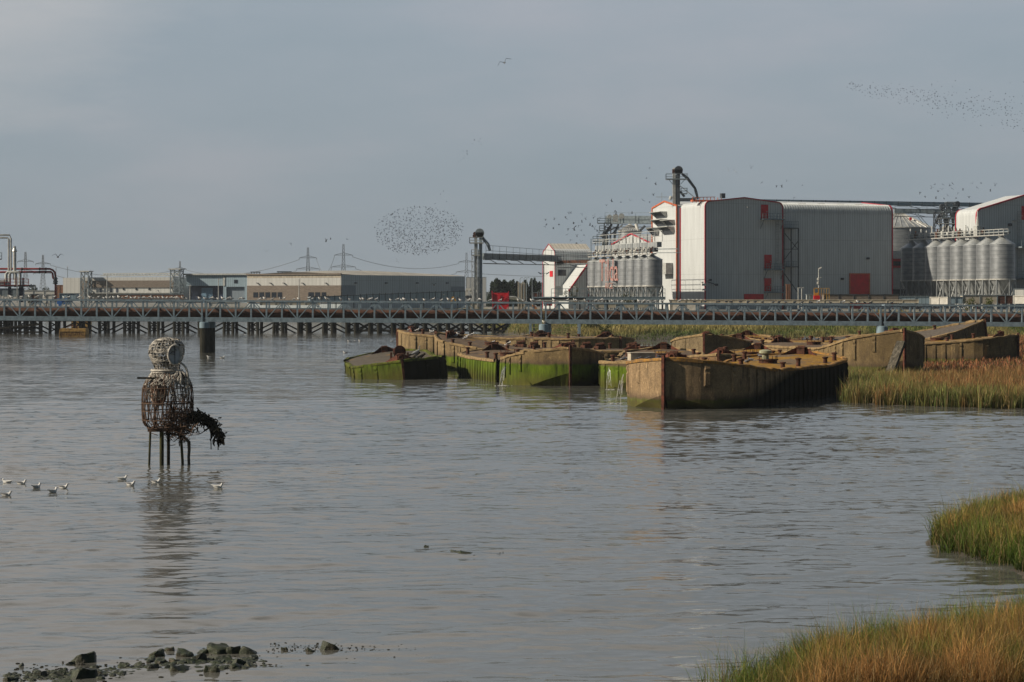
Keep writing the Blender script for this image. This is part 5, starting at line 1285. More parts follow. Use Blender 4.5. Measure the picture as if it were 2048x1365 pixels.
m = MB(); m.box((lx(1348),0,PZ(343,D)),(.8,.8,.9)); m.build('drive_motor', M['rust'], t)
m = MB(); m.box((lx(1348.5),-.1,PZ(338,D)),(.5,.5,.35)); m.build('motor_cover', M['white'], t)
m = MB(); m.tube([(lx(1364),0,PZ(348,D)),(lx(1375),0,PZ(357,D)),(lx(1390),0,PZ(377,D)),(lx(1392),0,PZ(384,D)),(lx(1396),0,PZ(399,D))], [.28,.36,.30,.34,.22], 8); m.build('bent_chute', M['steel_dark'], t)
m = MB(); m.bar((lx(1358),-.5,PZ(371,D)),(lx(1392),-.5,PZ(398,D)),.16); m.build('tie_rod', M['steel_pale'], t)
platform(t, (lx(1353), 0), 42*k_, 2.6, PZ(359,D), 'steel_grey', 1.25); platform(t, (lx(1368), 0), 12*k_, 1.6, PZ(388,D), 'steel_grey', 1.3)
m = MB(); m.bar((lx(1337),-1,PZ(360,D)),(lx(1345),-.3,PZ(369,D)),.08); m.bar((lx(1369),-1,PZ(360,D)),(lx(1361),-.3,PZ(369,D)),.08); m.bar((lx(1360),0,PZ(383,D)),(lx(1369),0,PZ(394,D)),.5); m.box((lx(1375),0,PZ(400,D)),(3.6,2,.7)); m.build('bracket', M['steel_dark'], t)
m = MB(); m.tube([(lx(1340),0,PZ(400,D)),(lx(1342.5),0,PZ(393,D))], .35, 8); m.bar((lx(1312),0,PZ(394.5,D)),(lx(1337),0,PZ(394.5,D)),.10); m.bar((lx(1323.5),0,PZ(404,D)),(lx(1323.5),0,PZ(386,D)),.08); m.build('aerial', M['steel_pale'], t)
# transfer tower left of the gable
D = 490; k_ = D/F; t = thing('transfer_tower', 'tangled steel transfer tower with chutes and ladders left of the white gable', 'transfer tower', (PX(1213, D), D, 0))
def lx(px): return (px-1213)*k_
def lz(py): return PZ(py, D)
m = MB(); lattice(m, (lx(1215), 0), 1.6, GZ+8, lz(446), 2.4, .12); m.build('lattice_mast', M['steel_dark'], t)
for (a, b, r_, mt) in (((1224,449),(1213,462),.28,'steel_dark'),((1213,462),(1212,500),.3,'steel_grey'),((1237,449),(1231,462),.26,'steel_dark'),((1231,462),(1229,482),.3,'steel_grey'),((1232,455),(1205,468),.2,'steel_pale'),((1245,450),(1222,470),.2,'galv'),((1290,452),(1280,462),.3,'steel_dark'),((1272,448),(1275,458),.4,'white')):
    m = MB(); m.tube([(lx(a[0]),0,lz(a[1])),(lx(b[0]),0,lz(b[1]))], r_, 8); m.build('chute', M[mt], t)
for px, py, w in ((1208,447,26),(1205,462,12),(1207,479,26),(1235,470,14),(1196,483,20)): platform(t, (lx(px), 0), w*k_, 2, lz(py), 'steel_grey')
m = MB(); m.ext([(0,0),(1.6,2.6),(1.6,-2.2),(0,0)][:3], (0,.3,0), o=(lx(1203),-.6,lz(489))); m.tube([(lx(1203),0,lz(475)),(lx(1210),0,lz(466))], .5, 8); m.build('cyclone', M['steel_dark'], t)
m = MB(); m.bar((lx(1190),-.5,lz(484)),(lx(1212),-.5,lz(484)),.14); m.bar((lx(1190),-.5,lz(478)),(lx(1190),-.5,lz(520)),.08)
for k in range(9): m.bar((lx(1183+k*13),-1,lz(478+(k%3)*3)),(lx(1183+k*13),-1,lz(515)),.08)
m.bar((lx(1183),-1,lz(488)),(lx(1300),-1,lz(486)),.07); m.build('scaffold_pole', M['steel_grey'], t)
m = MB(); m.tube([(lx(1219),-.5,lz(434)),(lx(1219),.5,lz(434))], .55, 12); m.tube([(lx(1243),-.5,lz(433)),(lx(1243),.5,lz(433))], .7, 12); m.box((lx(1231),0,lz(437)),(1.2,1,1.8)); m.build('pulley_housing', M['steel_pale'], t)
# machinery tower right
D = 496; k_ = D/F; t = thing('machinery_tower', 'dense machinery tower of drums and platforms over the ribbed bins at right', 'machinery tower', (PX(1895, D), D, 0))
def lx(px): return (px-1895)*k_
def lz(py): return PZ(py, D)
m = MB(); lattice(m, (lx(1875), 0), 1.6, GZ, lz(425), 2.2, .12); lattice(m, (lx(1900), 0), 2.2, GZ+10, lz(406), 2.2, .12); m.build('lattice_mast', M['steel_dark'], t)
for px, py, w in ((1895,448,38),(1897,436,32),(1900,424,30),(1902,414,20)): platform(t, (lx(px), 0), w*k_, 3, lz(py), 'steel_pale' if py in (448,) else 'steel_grey')
for (px, py, r_, mt) in ((1884,413,.6,'steel_dark'),(1914,408,.65,'steel_dark'),(1893,441,.7,'steel_dark'),(1905,430,.6,'galv'),(1887,431,.5,'steel_pale'),(1910,419,.7,'steel_grey'),(1897,420,.6,'steel_grey')):
    m = MB(); m.tube([(lx(px),-.7,lz(py)),(lx(px),.7,lz(py))], r_, 12); m.box((lx(px),0,lz(py+4)),(r_*1.6,1,.7)); m.build('drum', M[mt], t)
for (a, b) in (((1914,410),(1914,430)),((1884,416),(1890,440)),((1905,430),(1907,462)),((1893,441),(1900,466)),((1878,430),(1872,448))):
    m = MB(); m.tube([(lx(a[0]),0,lz(a[1])),(lx(b[0]),0,lz(b[1]))], .3, 8); m.build('chute', M['steel_dark'], t)
m = MB(); m.bar((lx(1829),0,lz(426)),(lx(1846),0,lz(447)),.16); m.bar((lx(1834),0,lz(426)),(lx(1862),0,lz(458)),.16); m.build('stay', M['steel_blue'], t)
t2 = thing('stub_building', 'sliver of white building with red beam between the long warehouse and the dark silos', 'building', (PX(1800, 488), 488, 0))
fbx = lambda p0, p1, a, b, y0, y1: MB().box((PX((p0+p1)/2, 488)-PX(1800,488), (y0+y1)/2, (PZ(a,488)+PZ(b,488))/2), ((p1-p0)*488/F, y1-y0, PZ(a,488)-PZ(b,488)))
MB().ext([(-5,GZ),(3.5,GZ),(3.5,PZ(502,488)),(-5,PZ(502,488))],(0,6,0)).build('walls', M['white'], t2)
fbx(1780,1812,518,523,-.4,-.05).build('beam', M['red_door'], t2); fbx(1780,1812,532,536,-.4,-.05).build('beam', M['red_door'], t2); fbx(1782,1812,523,532,-.3,-.02).build('dark_opening', M['glass_dark'], t2); fbx(1780,1812,579,600,-2,-.1).build('plinth', M['steel_dark'], t2)

# ---------------- quay furniture in front of the mill ----------------
def boxthing(name, label, cat, px0, px1, pt, pb, D, dep, mat, parts=None, group=None, rz=0, trim=None):
    if name in ('site_cabin',): rz = -28
    if name == 'concrete_parapet': rz = -9
    x = PX((px0+px1)/2, D); t = thing(name, label, cat, (x, D, 0), R(rz), group); w = (px1-px0)/F*D; zt, zb = PZ(pt, D), PZ(pb, D)
    m = MB(); m.box((0, dep/2, (zt+zb)/2), (w, dep, zt-zb)); m.build('body', M[mat], t)
    m = MB(); m.box((0, dep/2, zt+.05), (w+.2, dep+.2, .12)); 
    for k in range(max(2, int(w/2.6))+1): q = -w/2+w*k/max(2, int(w/2.6)); m.box((q, -.04, (zt+zb)/2), (.12, .1, zt-zb))
    m.build('edge_frame', M[trim or 'steel_grey'], t); return t
boxthing('concrete_parapet', 'long cream concrete quay wall with gulls perched in front of the mill', 'wall', 1340, 1832, 601, 606.5, 352, 1.2, 'concrete', trim='concrete')
t = thing('concrete_quay', 'tan concrete quay beam seen through the pipe bridge at right', 'quay', (PX(1600, 356), 356, 0)); m = MB(); m.box((0,2,1.8),(PX(2100,356)-PX(1190,356),4,6.2-1.4)); m.build('beam', M['concrete'], t)
m = MB()
for k in range(46): m.bar((-38+k*1.8,-.12,1.2),(-38+k*1.8,-.12,4.7),.5,.2,up=(0,1,0))
m.build('fender_post', M['steel_dark'], t)
boxthing('shipping_container', 'long dull grey brown container row in front of the long warehouse', 'container', 1648, 1797, 590, 602, 372, 2.4, 'timber_clad', trim='steel_dark')
boxthing('shipping_container', 'blue grey corrugated container left of the white box on the quay', 'container', 1799, 1862, 593.5, 608, 372, 2.4, 'blue_clad')
boxthing('site_cabin', 'small bright white cabin on the quay below the third silo', 'cabin', 1860, 1895, 595.5, 609, 366, 2.4, 'white', trim='white')
boxthing('shipping_container', 'blue grey container just right of the small bright white cabin', 'container', 1896, 1925, 595, 608, 372, 2.4, 'blue_clad')
boxthing('shipping_container', 'cream container behind the two green bushes', 'container', 1926, 1994, 591.5, 608, 378, 2.4, 'concrete')
boxthing('shipping_container', 'dark rusty container right of the cream one behind the bushes', 'container', 1995, 2026, 591.5, 608, 378, 2.4, 'rust')
boxthing('site_cabin', 'white cabin at the right edge of the photo', 'cabin', 2027, 2070, 593, 608, 372, 2.4, 'white', trim='white')
boxthing('site_cabin', 'white flat roofed office above the right edge cabin', 'cabin', 2028, 2070, 579, 592, 400, 3, 'pale_clad')
boxthing('plant_cabinet', 'small grey cabinet left of the yellow work platform', 'cabinet', 1614, 1626, 590, 602, 360, 1.2, 'steel_pale')
boxthing('brown_column', 'square brown brick column in front of the escape stair', 'column', 1573, 1580, 570, 602, 400, .7, 'brick', trim='brick')
for px, a in ((1596.5,576),(1603.5,576)):
    m = MB(); D = 372; m.tube([(0,0,0),(0,0,PZ(a,D)-4)], .10, 6); m.box((.15,0,PZ(a,D)-4),(.5,.2,.15)); tag(m.build('short_post', M['steel_pale'], loc=(PX(px,D),D,4)), ['left','right'][px > 1600]+' of two short pale posts between escape stair and grey cabinet', 'post')
D = 366; t = thing('work_platform', 'yellow scissor lift work platform with red base beside the camera mast', 'work platform', (PX(1642, D), D, 0)); k_ = D/F
m = MB()
for x in (-1.25,-.45):
    m.bar((x,0,PZ(601,D)),(x,0,PZ(577,D)),.14)
m.bar((-1.25,0,PZ(577,D)),(-.45,0,PZ(577,D)),.14); m.box((-.85,0,PZ(589,D)),(.8,.2,.55)); rail(m,(-.4,0,PZ(600,D)),(1.5,0,PZ(600,D)),2.1,4,.08); m.build('cage', M['yellow'], t)
m = MB(); m.box((-.8,0,PZ(598,D)),(1.1,1,1.2)); m.build('base', M['red_door'], t)
def mast(px, pt, pb, D, label, kind='lamp', mat='steel_pale', r=.09):
    t = thing('camera_mast' if kind == 'cam' else 'lamp_post', label, 'mast' if kind == 'cam' else 'lamp post', (PX(px, D), D, PZ(pb, D))); h = PZ(pt, D)-PZ(pb, D)
    m = MB(); m.tube([(0,0,-.5),(0,0,h)], [r*1.3, r], 8); m.build('pole', M[mat], t)
    if kind == 'cam':
        m = MB(); m.bar((0,0,h),(.5,0,h+.25),.28,.22); m.box((-.15,-.1,h-1.9),(.3,.3,.45)); m.box((.25,0,h-1.6),(.5,.1,.1)); m.box((-.2,-.1,h-2.6),(.25,.25,.5)); m.build('camera', M['white'], t)
    elif kind == 'flood':
        for s in (-1, 1):
            m = MB(); m.bar((0,0,h-1.2),(s*.6,0,h-1.1),.08); m.bar((s*.5,0,h-1.35),(s*1.15,0,h-.95),.35,.2); m.build('floodlight', M['steel_dark'], t)
    elif kind == 'curl':
        m = MB(); m.tube([(0,0,h),(.1,0,h+.35),(.45,0,h+.5),(.6,0,h+.4)], .06, 6); m.build('arm', M[mat], t)
    else:
        m = MB(); m.box((.1,0,h+.03),(.45,.25,.14)); m.build('lamp_head', M['white'], t)
    return t
mast(1637.5, 538, 600, 368, 'tall slim white camera mast by the yellow work platform', 'cam')
mast(1087.5, 536, 604, 420, 'flood lit mast at the left corner of the loading shed', 'flood', 'steel_grey', .12)
mast(1087.5, 529, 536, 421, 'short lamp top above the flood mast by the loading shed', 'lamp', 'steel_dark')
mast(598, 560, 604, 455, 'thin street lamp in front of the pale timber and cream warehouse', 'lamp')
mast(437, 559, 604, 455, 'thin white lamp post before the blue loading bays', 'lamp')
mast(380, 572, 604, 470, 'short lamp post just right of the right hand stair tower', 'lamp')
mast(214, 553, 604, 470, 'thin lamp post in front of the long timber clad wall', 'lamp')
mast(112, 534, 600, 700, 'faint tall lamp post right of the red riser pipe', 'lamp', 'steel_grey')
mast(135, 534, 600, 720, 'faint tall lamp post above the cream end wall', 'lamp', 'steel_grey')
for i, px in enumerate((1040,1047.5,1053,1064.5)): mast(px, 560, 600, 425, ordn[i]+' of four hook topped poles left of the loading shed, counting from the left', 'curl', 'steel_grey', .07)['group'] = 'hook topped poles'
# concrete sheet piles
t = thing('concrete_posts', 'cluster of tall pale concrete slabs standing upright left of the loading shed', 'slab stack', (PX(1044, 430), 430, 0))
for k in range(6):
    m = MB(); m.box(((k-2.5)*.30*1.05, (k % 2)*.3, (PZ(564+(k%3)*1.5,430)+4)/2), (.28,.35,PZ(564+(k%3)*1.5,430)-4)); m.build('slab', M['concrete'], t)
# red funnel hopper
D = 430; t = thing('red_hopper', 'bright red steel ship hopper with flared corners behind the pipe bridge', 'hopper', (PX(1000, D), D, 0)); k_ = D/F; X_ = lambda px: (px-1000)*k_; Z_ = lambda py: PZ(py, D)
m = MB(); red = M['red_door']
m.ext([(X_(983),Z_(584)),(X_(991),Z_(590)),(X_(1000),Z_(591.5)),(X_(1010),Z_(590)),(X_(1018),Z_(585)),(X_(1018),Z_(604)),(X_(1013),Z_(620)),(X_(987),Z_(620)),(X_(985),Z_(604))], (0,.12,0)); m.build('front_plate', red, t); m = MB(); m.ext([(X_(985),Z_(586)),(X_(1016),Z_(586)),(X_(1013),Z_(620)),(X_(987),Z_(620))], (0,.12,0), o=(0,3,0)); m.build('back_plate', red, t)
m = MB(); m.bar((X_(984),-.1,Z_(582)),(X_(986),-.1,Z_(622)),.22); m.bar((X_(1017),-.1,Z_(583)),(X_(1016),-.1,Z_(622)),.22); m.bar((X_(1000),-.1,Z_(590)),(X_(1000),-.1,Z_(606)),.12); m.bar((X_(1004),-.1,Z_(606)),(X_(1015),-.1,Z_(592)),.12); m.bar((X_(986),-.1,Z_(606)),(X_(1016),-.1,Z_(605)),.16); m.build('frame', M['red_trim'], t)
# railed pier deck in front of the loading shed
D = 335; t = thing('railed_pier', 'blue grey railed pier deck crossing in front of the left hand silos', 'pier deck', (PX(1200, D), D, 0)); k_ = D/F; X_ = lambda px: (px-1200)*k_; Z_ = lambda py: PZ(py, D)
m = MB(); m.box((X_(1198),1.2,Z_(597)),((1330-1064)*k_,2.4,.5)); m.build('deck', M['steel_blue'], t)
m = MB(); rail(m,(X_(1103),0,Z_(595)),(X_(1330),0,Z_(595)),(595-578)*k_,16,.08,3); m.build('railing', M['steel_blue'], t)
m = MB()
for px in (1068,1100,1160,1215,1270,1325): m.bar((X_(px),.6,-1),(X_(px),.6,Z_(598)),.22)
m.build('support', M['steel_dark'], t)
m = MB(); m.box((X_(1120),.1,Z_(600)),((1172-1068)*k_,.2,.55)); m.build('fascia', M['steel_pale'], t)
m = MB()
for px, w in ((1115,10),(1123,6),(1150,5)): m.box((X_(px),1.0,Z_(582)),(w*k_,.7,1.6))
m.build('cabinets', M['steel_pale'], t)
for (px0,px1,a,b,D,lab,mat) in ((1088,1104,603,609,420,'small dark red box seen just over the bridge rail near the flood mast','red_door'),(1075,1082,585,594,425,'red brown crate beside the flood lit mast','rust_red'),(238,368,589.5,595,560,'long low pinkish brick wall below the timber clad building','brick'),(935,954,607,618,400,'beige hut behind the foot of the elevator tower','concrete'),(1192,1310,607,613,352,'cream kerb wall seen through the bridge under the left hand silos','concrete'),(119,152,588,600,395,'blue grey steel cabin left of the blue tarpaulin','blue_clad'),(62,78,589,604,410,'brown hut below the platform of the silver pipework','rust'),(80,104,590,603,410,'low white hut between brown hut and red riser pipe','white'),(44,110,582,586,560,'far pale shed roof behind the red riser pipe','white'),(0,42,578,590,420,'grey plant room under the silver pipework platform','steel_grey'),(420,480,605.5,610,430,'white van sized box low behind the bridge rail left','white'),(520,640,604.5,608,430,'pale long barrier low behind the bridge rail centre left','concrete'),(1340,1398,607,640,358,'plain white painted wall foot below the mill seen through the bridge','white')):
    boxthing('low_hut' if mat != 'brick' and b-a > 7 else 'low_wall', lab, 'hut' if b-a > 7 else 'wall', px0, px1, a, b+3, D, 3 if b-a > 7 else .6, mat, trim='steel_pale' if mat in ('white','concrete') else None)
t = thing('blue_tarpaulin', 'bright blue tarpaulin sheet hanging beside the blue grey cabin', 'tarpaulin', (PX(130, 390), 390, 0)); m = MB(); 
for k in range(4): m.box((-1.2+k*.7, (k%2)*.15, PZ(603+k%2*2,390)), (.72,.15,1.1-.2*(k%2)))
m.box((-.9,0,PZ(608,390)),(.7,.2,.9)); m.build('sheet', M['bright_blue'], t)
# small machines at the foot of the tower
t = thing('white_digger', 'white yellow lit machine standing left of the elevator tower foot', 'digger', (PX(937, 425), 425, 0)); m = MB(); z = PZ(582,425); m.box((0,0,z+.3),(1.2,1,.5)); m.box((-.4,0,z-.5),(.5,.8,1.2)); m.box((.5,0,z-.2),(.35,.8,.8)); m.build('cab', M['white'], t); m = MB(); m.box((.1,0,z-1.3),(1.2,1,.6)); m.tube([(0,0,z-3.2),(0,0,z-1.4)],.35,6); m.build('chassis', M['steel_dark'], t)
t = thing('orange_chute', 'small bright orange guard below the four hook topped poles', 'guard', (PX(1069, 400), 400, 0)); m = MB(); m.bar((-.45,0,PZ(611,400)),(.25,0,PZ(619,400)),.35,.2); m.bar((-.1,0,PZ(611,400)),(.5,0,PZ(618,400)),.2,.2); m.build('guard', M['orange'], t)
t = thing('yellow_crane_arm', 'small yellow excavator arm behind the bridge rail left of the elevator tower', 'excavator', (PX(905, 420), 420, 0)); m = MB(); m.bar((-.3,0,PZ(605,420)),(.1,0,PZ(594,420)),.4); m.bar((.1,0,PZ(594,420)),(.7,0,PZ(602,420)),.3); m.build('arm', M['yellow'], t)
# white buoy hull / pale drum
t = thing('conveyor_ramp', 'long low blue conveyor ramp rising to the right before the grey warehouse flank', 'conveyor', (0,0,0)); m = MB(); a, b = P(618,600,500), P(932,588,520); m.bar(a, b, 1.6, 1.5); m.build('casing', M['blue_clad'], t)
m = MB(); m.bar(a+Vector((0,-.95,.7)), b+Vector((0,-.95,.7)), .12)
for k in range(26): c = a.lerp(b, k/25)+Vector((0,-.9,.0)); m.bar(c+Vector((0,0,-1)), c+Vector((0,0,1.0)), .14)
m.build('side_frame', M['steel_dark'], t)
for k in range(9): c = a.lerp(b, (k+.5)/9); MB().bar(c+Vector((0,0,-.8)), Vector((c.x,c.y,3)), .25).build('trestle_leg', M['steel_dark'], t)
# fence hoops: curved white pipes by the hopper
t = thing('curved_pipeline', 'pale curved pipe sweeping down right of the red hopper', 'pipe', (PX(1040, 415), 415, 0)); m = MB()
for k in range(3): m.tube([(-2.2,k*.5,PZ(594+k*2,415)),(-.9,k*.5,PZ(595+k*2,415)),(1.0,k*.5,PZ(603+k*2,415)),(3.4,k*.5,PZ(613+k*2,415))], .16, 8)
m.build('pipe', M['steel_pale'], t)

# ---------------- left: warehouses ----------------
Wf = Face(126, 640, -14); t = thing('timber_clad_works', 'long low cream and timber clad works with a row of small blue doors, far left', 'building', (Wf.o[0], Wf.o[1], 0), R(-14))
def wp(name, p0, p1, a, b, mat, y0=-.1, y1=.1, parent=None): return fb(Wf, p0, p1, a, b, y0, y1).build(name, M[mat], parent or t)
wp('end_block', 126, 160, 556, 604, 'pale_clad', 0, 20); wp('main_wall', 160, 345, 555, 606, 'pale_clad', .5, 22); wp('timber_band', 160, 346, 561.5, 575.5, 'timber_clad', .2, .52)
wp('canopy', 178, 345, 585.8, 587.2, 'steel_pale', -2.0, .4); wp('timber_return', 160, 168, 561.5, 604, 'timber_clad', .1, .5)
for px in (200,220.5,232.5): wp('door', px-1.2, px+1.2, 576, 585.5, 'navy', .3, .55)
for px in (246,271.5,297.5): wp('window', px-1.5, px+1.5, 576, 580.5, 'glass_dark', .3, .55)
m = MB()
for k in range(24):
    p0 = 195+k*6.3; x0, x1 = Wf.x(p0), Wf.x(p0+6.3); zz_ = Wf.z(p0, 553.5); m.tube([(x0+(x1-x0)*q/4, 4, zz_+.15+.55*math.sin(PI*q/4)) for q in range(5)], .12, 5)
m.bar((Wf.x(195),4,Wf.z(195,548)),(Wf.x(348),4,Wf.z(348,547)),.35); m.bar((Wf.x(190),4,Wf.z(195,552)),(Wf.x(348),4,Wf.z(348,551)),.2); m.build('roof_pipework', M['steel_pale'], t)
for i, (p0, p1, a) in enumerate(((167,187,544),(345,370,539.5))):
    s = thing('stair_tower', ['left','right'][i]+' open lattice stair tower on the long timber clad works', 'stair tower', (Wf.o[0], Wf.o[1], 0), R(-14), 'stair towers'); m = MB(); xm = (Wf.x(p0)+Wf.x(p1))/2; w_ = (Wf.x(p1)-Wf.x(p0))*.72; zt_ = Wf.z(p0, a)
    lattice(m, (xm, -1.5), w_, GZ, zt_, 2.2, .16); m.build('lattice', M['steel_grey'], s); m = MB(); m.box((xm,-1.5,zt_+.1),(w_*1.35,w_*1.3,.35)); m.build('roof', M['steel_pale'], s)
# blue loading bays
t = thing('blue_depot', 'blue grey depot with two deep navy loading bays under a thin white roof', 'depot', (Wf.o[0], Wf.o[1], 0), R(-14))
wp('cladding', 372, 446, 553.5, 572, 'blue_clad', .3, 20); wp('recess', 372, 450, 572, 606, 'navy', 2.2, 20); wp('cladding', 452, 495, 553.5, 574, 'blue_clad', .1, 20); wp('bay_door', 453, 490, 574, 606, 'dark_clad', 1.0, 20); wp('pier', 446, 452, 555, 606, 'blue_clad', .2, 3); wp('pier', 489, 495, 574, 606, 'blue_clad', .1, 3); wp('roof_edge', 368, 497, 547.5, 550.5, 'steel_pale', -.5, 20)
wp('upper_wall', 370, 495, 550.5, 553.4, 'blue_clad', .5, 19); wp('window', 468, 475, 560, 567, 'glass_dark', 0, .15); wp('sign_panel', 398, 420, 576, 606, 'blue_panel', 2.0, 2.2); wp('panel_upstand', 446, 450, 556, 572, 'steel_pale', -.05, .3)
# grey corner warehouse
Gf = Face(683, 600, -24); Gs = Face(683, 600, 48)
t = thing('corner_warehouse', 'big warehouse with a cream and timber sunny side and a long grey shaded flank', 'warehouse', (0, 0, 0))
def cornerpt(Fc2, px): return Vector((Fc2.o[0]+Fc2.x(px)*Fc2.d[0], Fc2.o[1]+Fc2.x(px)*Fc2.d[1], 0))
LPx, CPx, RPx = cornerpt(Gf, 495), Vector((*Gf.o, 0)), cornerpt(Gs, 930); bk = LPx+(RPx-CPx)
zt_ = PZ(549.5, 600)
m = MB(); pts = [LPx, CPx, RPx, bk]; m.add([Vector((p.x,p.y,GZ-.5)) for p in pts]+[Vector((p.x,p.y,zt_-.1)) for p in pts], [(0,1,5,4),(1,2,6,5),(2,3,7,6),(3,0,4,7)]); o = m.build('walls', M['grey_clad'], t)
def gp(name, Fc2, p0, p1, a, b, mat, y0, y1, parent=None):
    x0, x1 = Fc2.x(p0), Fc2.x(p1); pm = (p0+p1)/2; z1, z0 = Fc2.z(pm, a), Fc2.z(pm, b); m = MB(); m.box(((x0+x1)/2,(y0+y1)/2,(z0+z1)/2),(x1-x0,y1-y0,z1-z0)); o = m.build(name, M[mat], parent or t); o.location = (Fc2.o[0], Fc2.o[1], 0); o.rotation_euler[2] = Fc2.rz; return o
gp('roof_fascia', Gf, 494, 683.5, 547.5, 550.5, 'timber_clad', -.6, .0); gp('soffit_band', Gf, 495, 683, 550.5, 556, 'concrete', -.25, -.02); gp('cream_band', Gf, 495, 683, 556, 571.5, 'pale_clad', -.2, -.02); gp('timber_band', Gf, 495, 683, 571.5, 606, 'timber_clad', -.35, -.02)
for p0, p1 in ((508,517.5),(520,529.5),(532,541.5),(544.5,554),(556.5,565.5),(618,629),(631.5,641.5),(644.5,653.5)): gp('window', Gf, p0, p1, 585, 595.5, 'glass_dark', -.42, -.34)
for px in (516,542,569,606,653): gp('wall_lamp', Gf, px-1.3, px+1.3, 566, 567.2, 'steel_dark', -.9, -.2)
gp('corner_opening', Gs, 683.5, 711, 571, 591, 'dark_clad', -.12, -.02); gp('corner_opening', Gs, 903, 929, 573.5, 592, 'dark_clad', -.12, -.02)
for px in (710,771,833,893): gp('wall_lamp', Gs, px-1.6, px+1.6, 565.5, 567.5, 'steel_dark', -.7, -.05)
# shallow curved roof: higher at both ends of the shaded side, bulging behind
m = MB(); nU, nV = 20, 14; vs = []; fs = []
for i in range(nU+1):
    u = i/nU
    for j in range(nV+1):
        v = j/nV; a = CPx.lerp(RPx, u); b = LPx.lerp(bk, u); p = a.lerp(b, v)
        edge = -1.0*math.sin(PI*min(1, u*1.0))**1.2*(1-v)**1.5; hump = 1.7*math.sin(PI*v)**1.2*(.35+.65*math.sin(PI*u))
        vs.append((p.x, p.y, zt_+.15+edge*.9+hump))
for i in range(nU):
    for j in range(nV): q = i*(nV+1)+j; fs.append((q, q+nV+1, q+nV+2, q+1))
m.add(vs, fs); m.build('curved_roof', paint('roof_sheet', (.40,.37,.30), (.28,.26,.22), .55, sc=.3), t, smooth=True)
for (p0, p1, a, b, D, lab) in ((555,583,544,547,640,'dark flat roof plant canopy on the corner warehouse roof'),(502,520,544.8,546,640,'low thin aerial frame on the corner warehouse roof')):
    t = thing('roof_plant', lab, 'roof plant', (PX((p0+p1)/2, D), D, 0)); m = MB(); m.box((0,0,PZ(a,D)),((p1-p0)/F*D,3,.3)); m.build('canopy', M['steel_dark'], t); m = MB()
    for k in range(4): x = ((p1-p0)/F*D)*(k/3-.5)*.9; m.bar((x,0,PZ(a,D)),(x,0,PZ(550,D)-.5),.2)
    m.build('leg', M['steel_dark'], t)
boxthing('brick_house', 'brown brick gabled shed left of the cream end wall', 'shed', 112, 126, 571, 604, 655, 8, 'brick', trim='brick')
boxthing('far_block', 'pale low block on the horizon behind the elevator tower', 'building', 932, 972, 555, 604, 1400, 20, 'pale_clad')
boxthing('far_shed', 'hazy blue shed low on the horizon right of the dark tree belt', 'shed', 1062, 1086, 566, 604, 900, 20, 'dark_clad')
boxthing('far_shed', 'red and white striped low shed left of the flood mast', 'shed', 1066, 1084, 586, 604, 520, 8, 'rust_red')

# ---------------- left: silver pipework head ----------------
D = 372; k_ = D/F; t = thing('pipe_riser_head', 'silver vent pipes and stack over a red railed platform at the left edge', 'pipework', (PX(20, D), D, 0)); X_ = lambda px: (px-20)*k_; Z_ = lambda py: PZ(py, D)
for dx in (17.5, 22): 
    m = MB(); m.tube([(X_(-30),0,Z_(470.5 if dx > 20 else 476)),(X_(dx-3),0,Z_(470.5 if dx > 20 else 476)),(X_(dx),0,Z_(478)),(X_(dx),0,Z_(548))], .17, 10); m.build('silver_pipe', M['silver'], t, smooth=True)
m = MB(); m.tube([(X_(29.5),0,Z_(560)),(X_(29.5),0,Z_(505))], .30, 12); m.tube([(X_(29.5),0,Z_(502)),(X_(29.5),0,Z_(493))], .26, 12); m.lathe((X_(29.5),0,Z_(502)), [(.3,-.25),(.5,-.1),(.28,.45)], 14); m.build('stack', M['silver'], t, smooth=True)
for (a, b) in ((13,32),(20,41)):
    m = MB(); m.tube([(X_(a),-.3,Z_(575)),(X_(a),-.3,Z_(549)),(X_(a+3),-.3,Z_(545)),(X_(b-3),-.3,Z_(545)),(X_(b),-.3,Z_(549)),(X_(b),-.3,Z_(575))], .27, 10); m.build('manifold_pipe', M['steel_pale'], t, smooth=True)
m = MB(); m.tube([(X_(2),0,Z_(570)),(X_(12),0,Z_(565))], .35, 8); m.box((X_(7),0,Z_(566)),(1.3,1.5,1.0)); m.tube([(X_(46.5),0,Z_(570)),(X_(46.5),0,Z_(556))], .22, 8); m.build('valve_body', M['steel_pale'], t)
m = MB(); m.box((X_(18),1,Z_(572)),(86*k_,4,.35)); m.build('platform', M['steel_dark'], t)
m = MB(); rail(m,(X_(-25),-1,Z_(571)),(X_(60),-1,Z_(571)),1.15,7,.09,3); m.build('railing', M['red_pipe'], t)
for q_, w__ in ((41,.7),(-5,.5),(18,.5)): MB().bar((X_(q_),.5,Z_(572)),(X_(q_),.5,Z_(605)),w__).build('column', M['navy'], t)
m = MB(); m.bar((X_(37.5),-1.2,Z_(554)),(X_(37.5),-1.2,Z_(606)),.16); m.build('post', M['steel_pale'], t)
m = MB()
for k in range(8): m.box((X_(2+k*6),-1,Z_(594+(k%3)*2)),(.35,.4,.7))
m.build('small_valves', M['white'], t)
m = MB(); m.bar((X_(-3),0,Z_(519)),(X_(3),0,Z_(519)),.2); rail(m,(X_(-6),0,Z_(519)),(X_(3.5),0,Z_(519)),1.2,2,.08); m.build('upper_landing', M['steel_dark'], t)
t = thing('red_pipes', 'twin dark red pipes running level then bending down into a valve, far left', 'pipes', (PX(20, D), D+1.5, 0))
m = MB(); m.tube([(X_(-40),0,Z_(538)),(X_(96),0,Z_(538)),(X_(102),0,Z_(540.5)),(X_(106),0,Z_(545)),(X_(107.3),0,Z_(552)),(X_(107.3),0,Z_(600))], .19, 10); m.build('upper_pipe', M['red_pipe'], t, smooth=True)
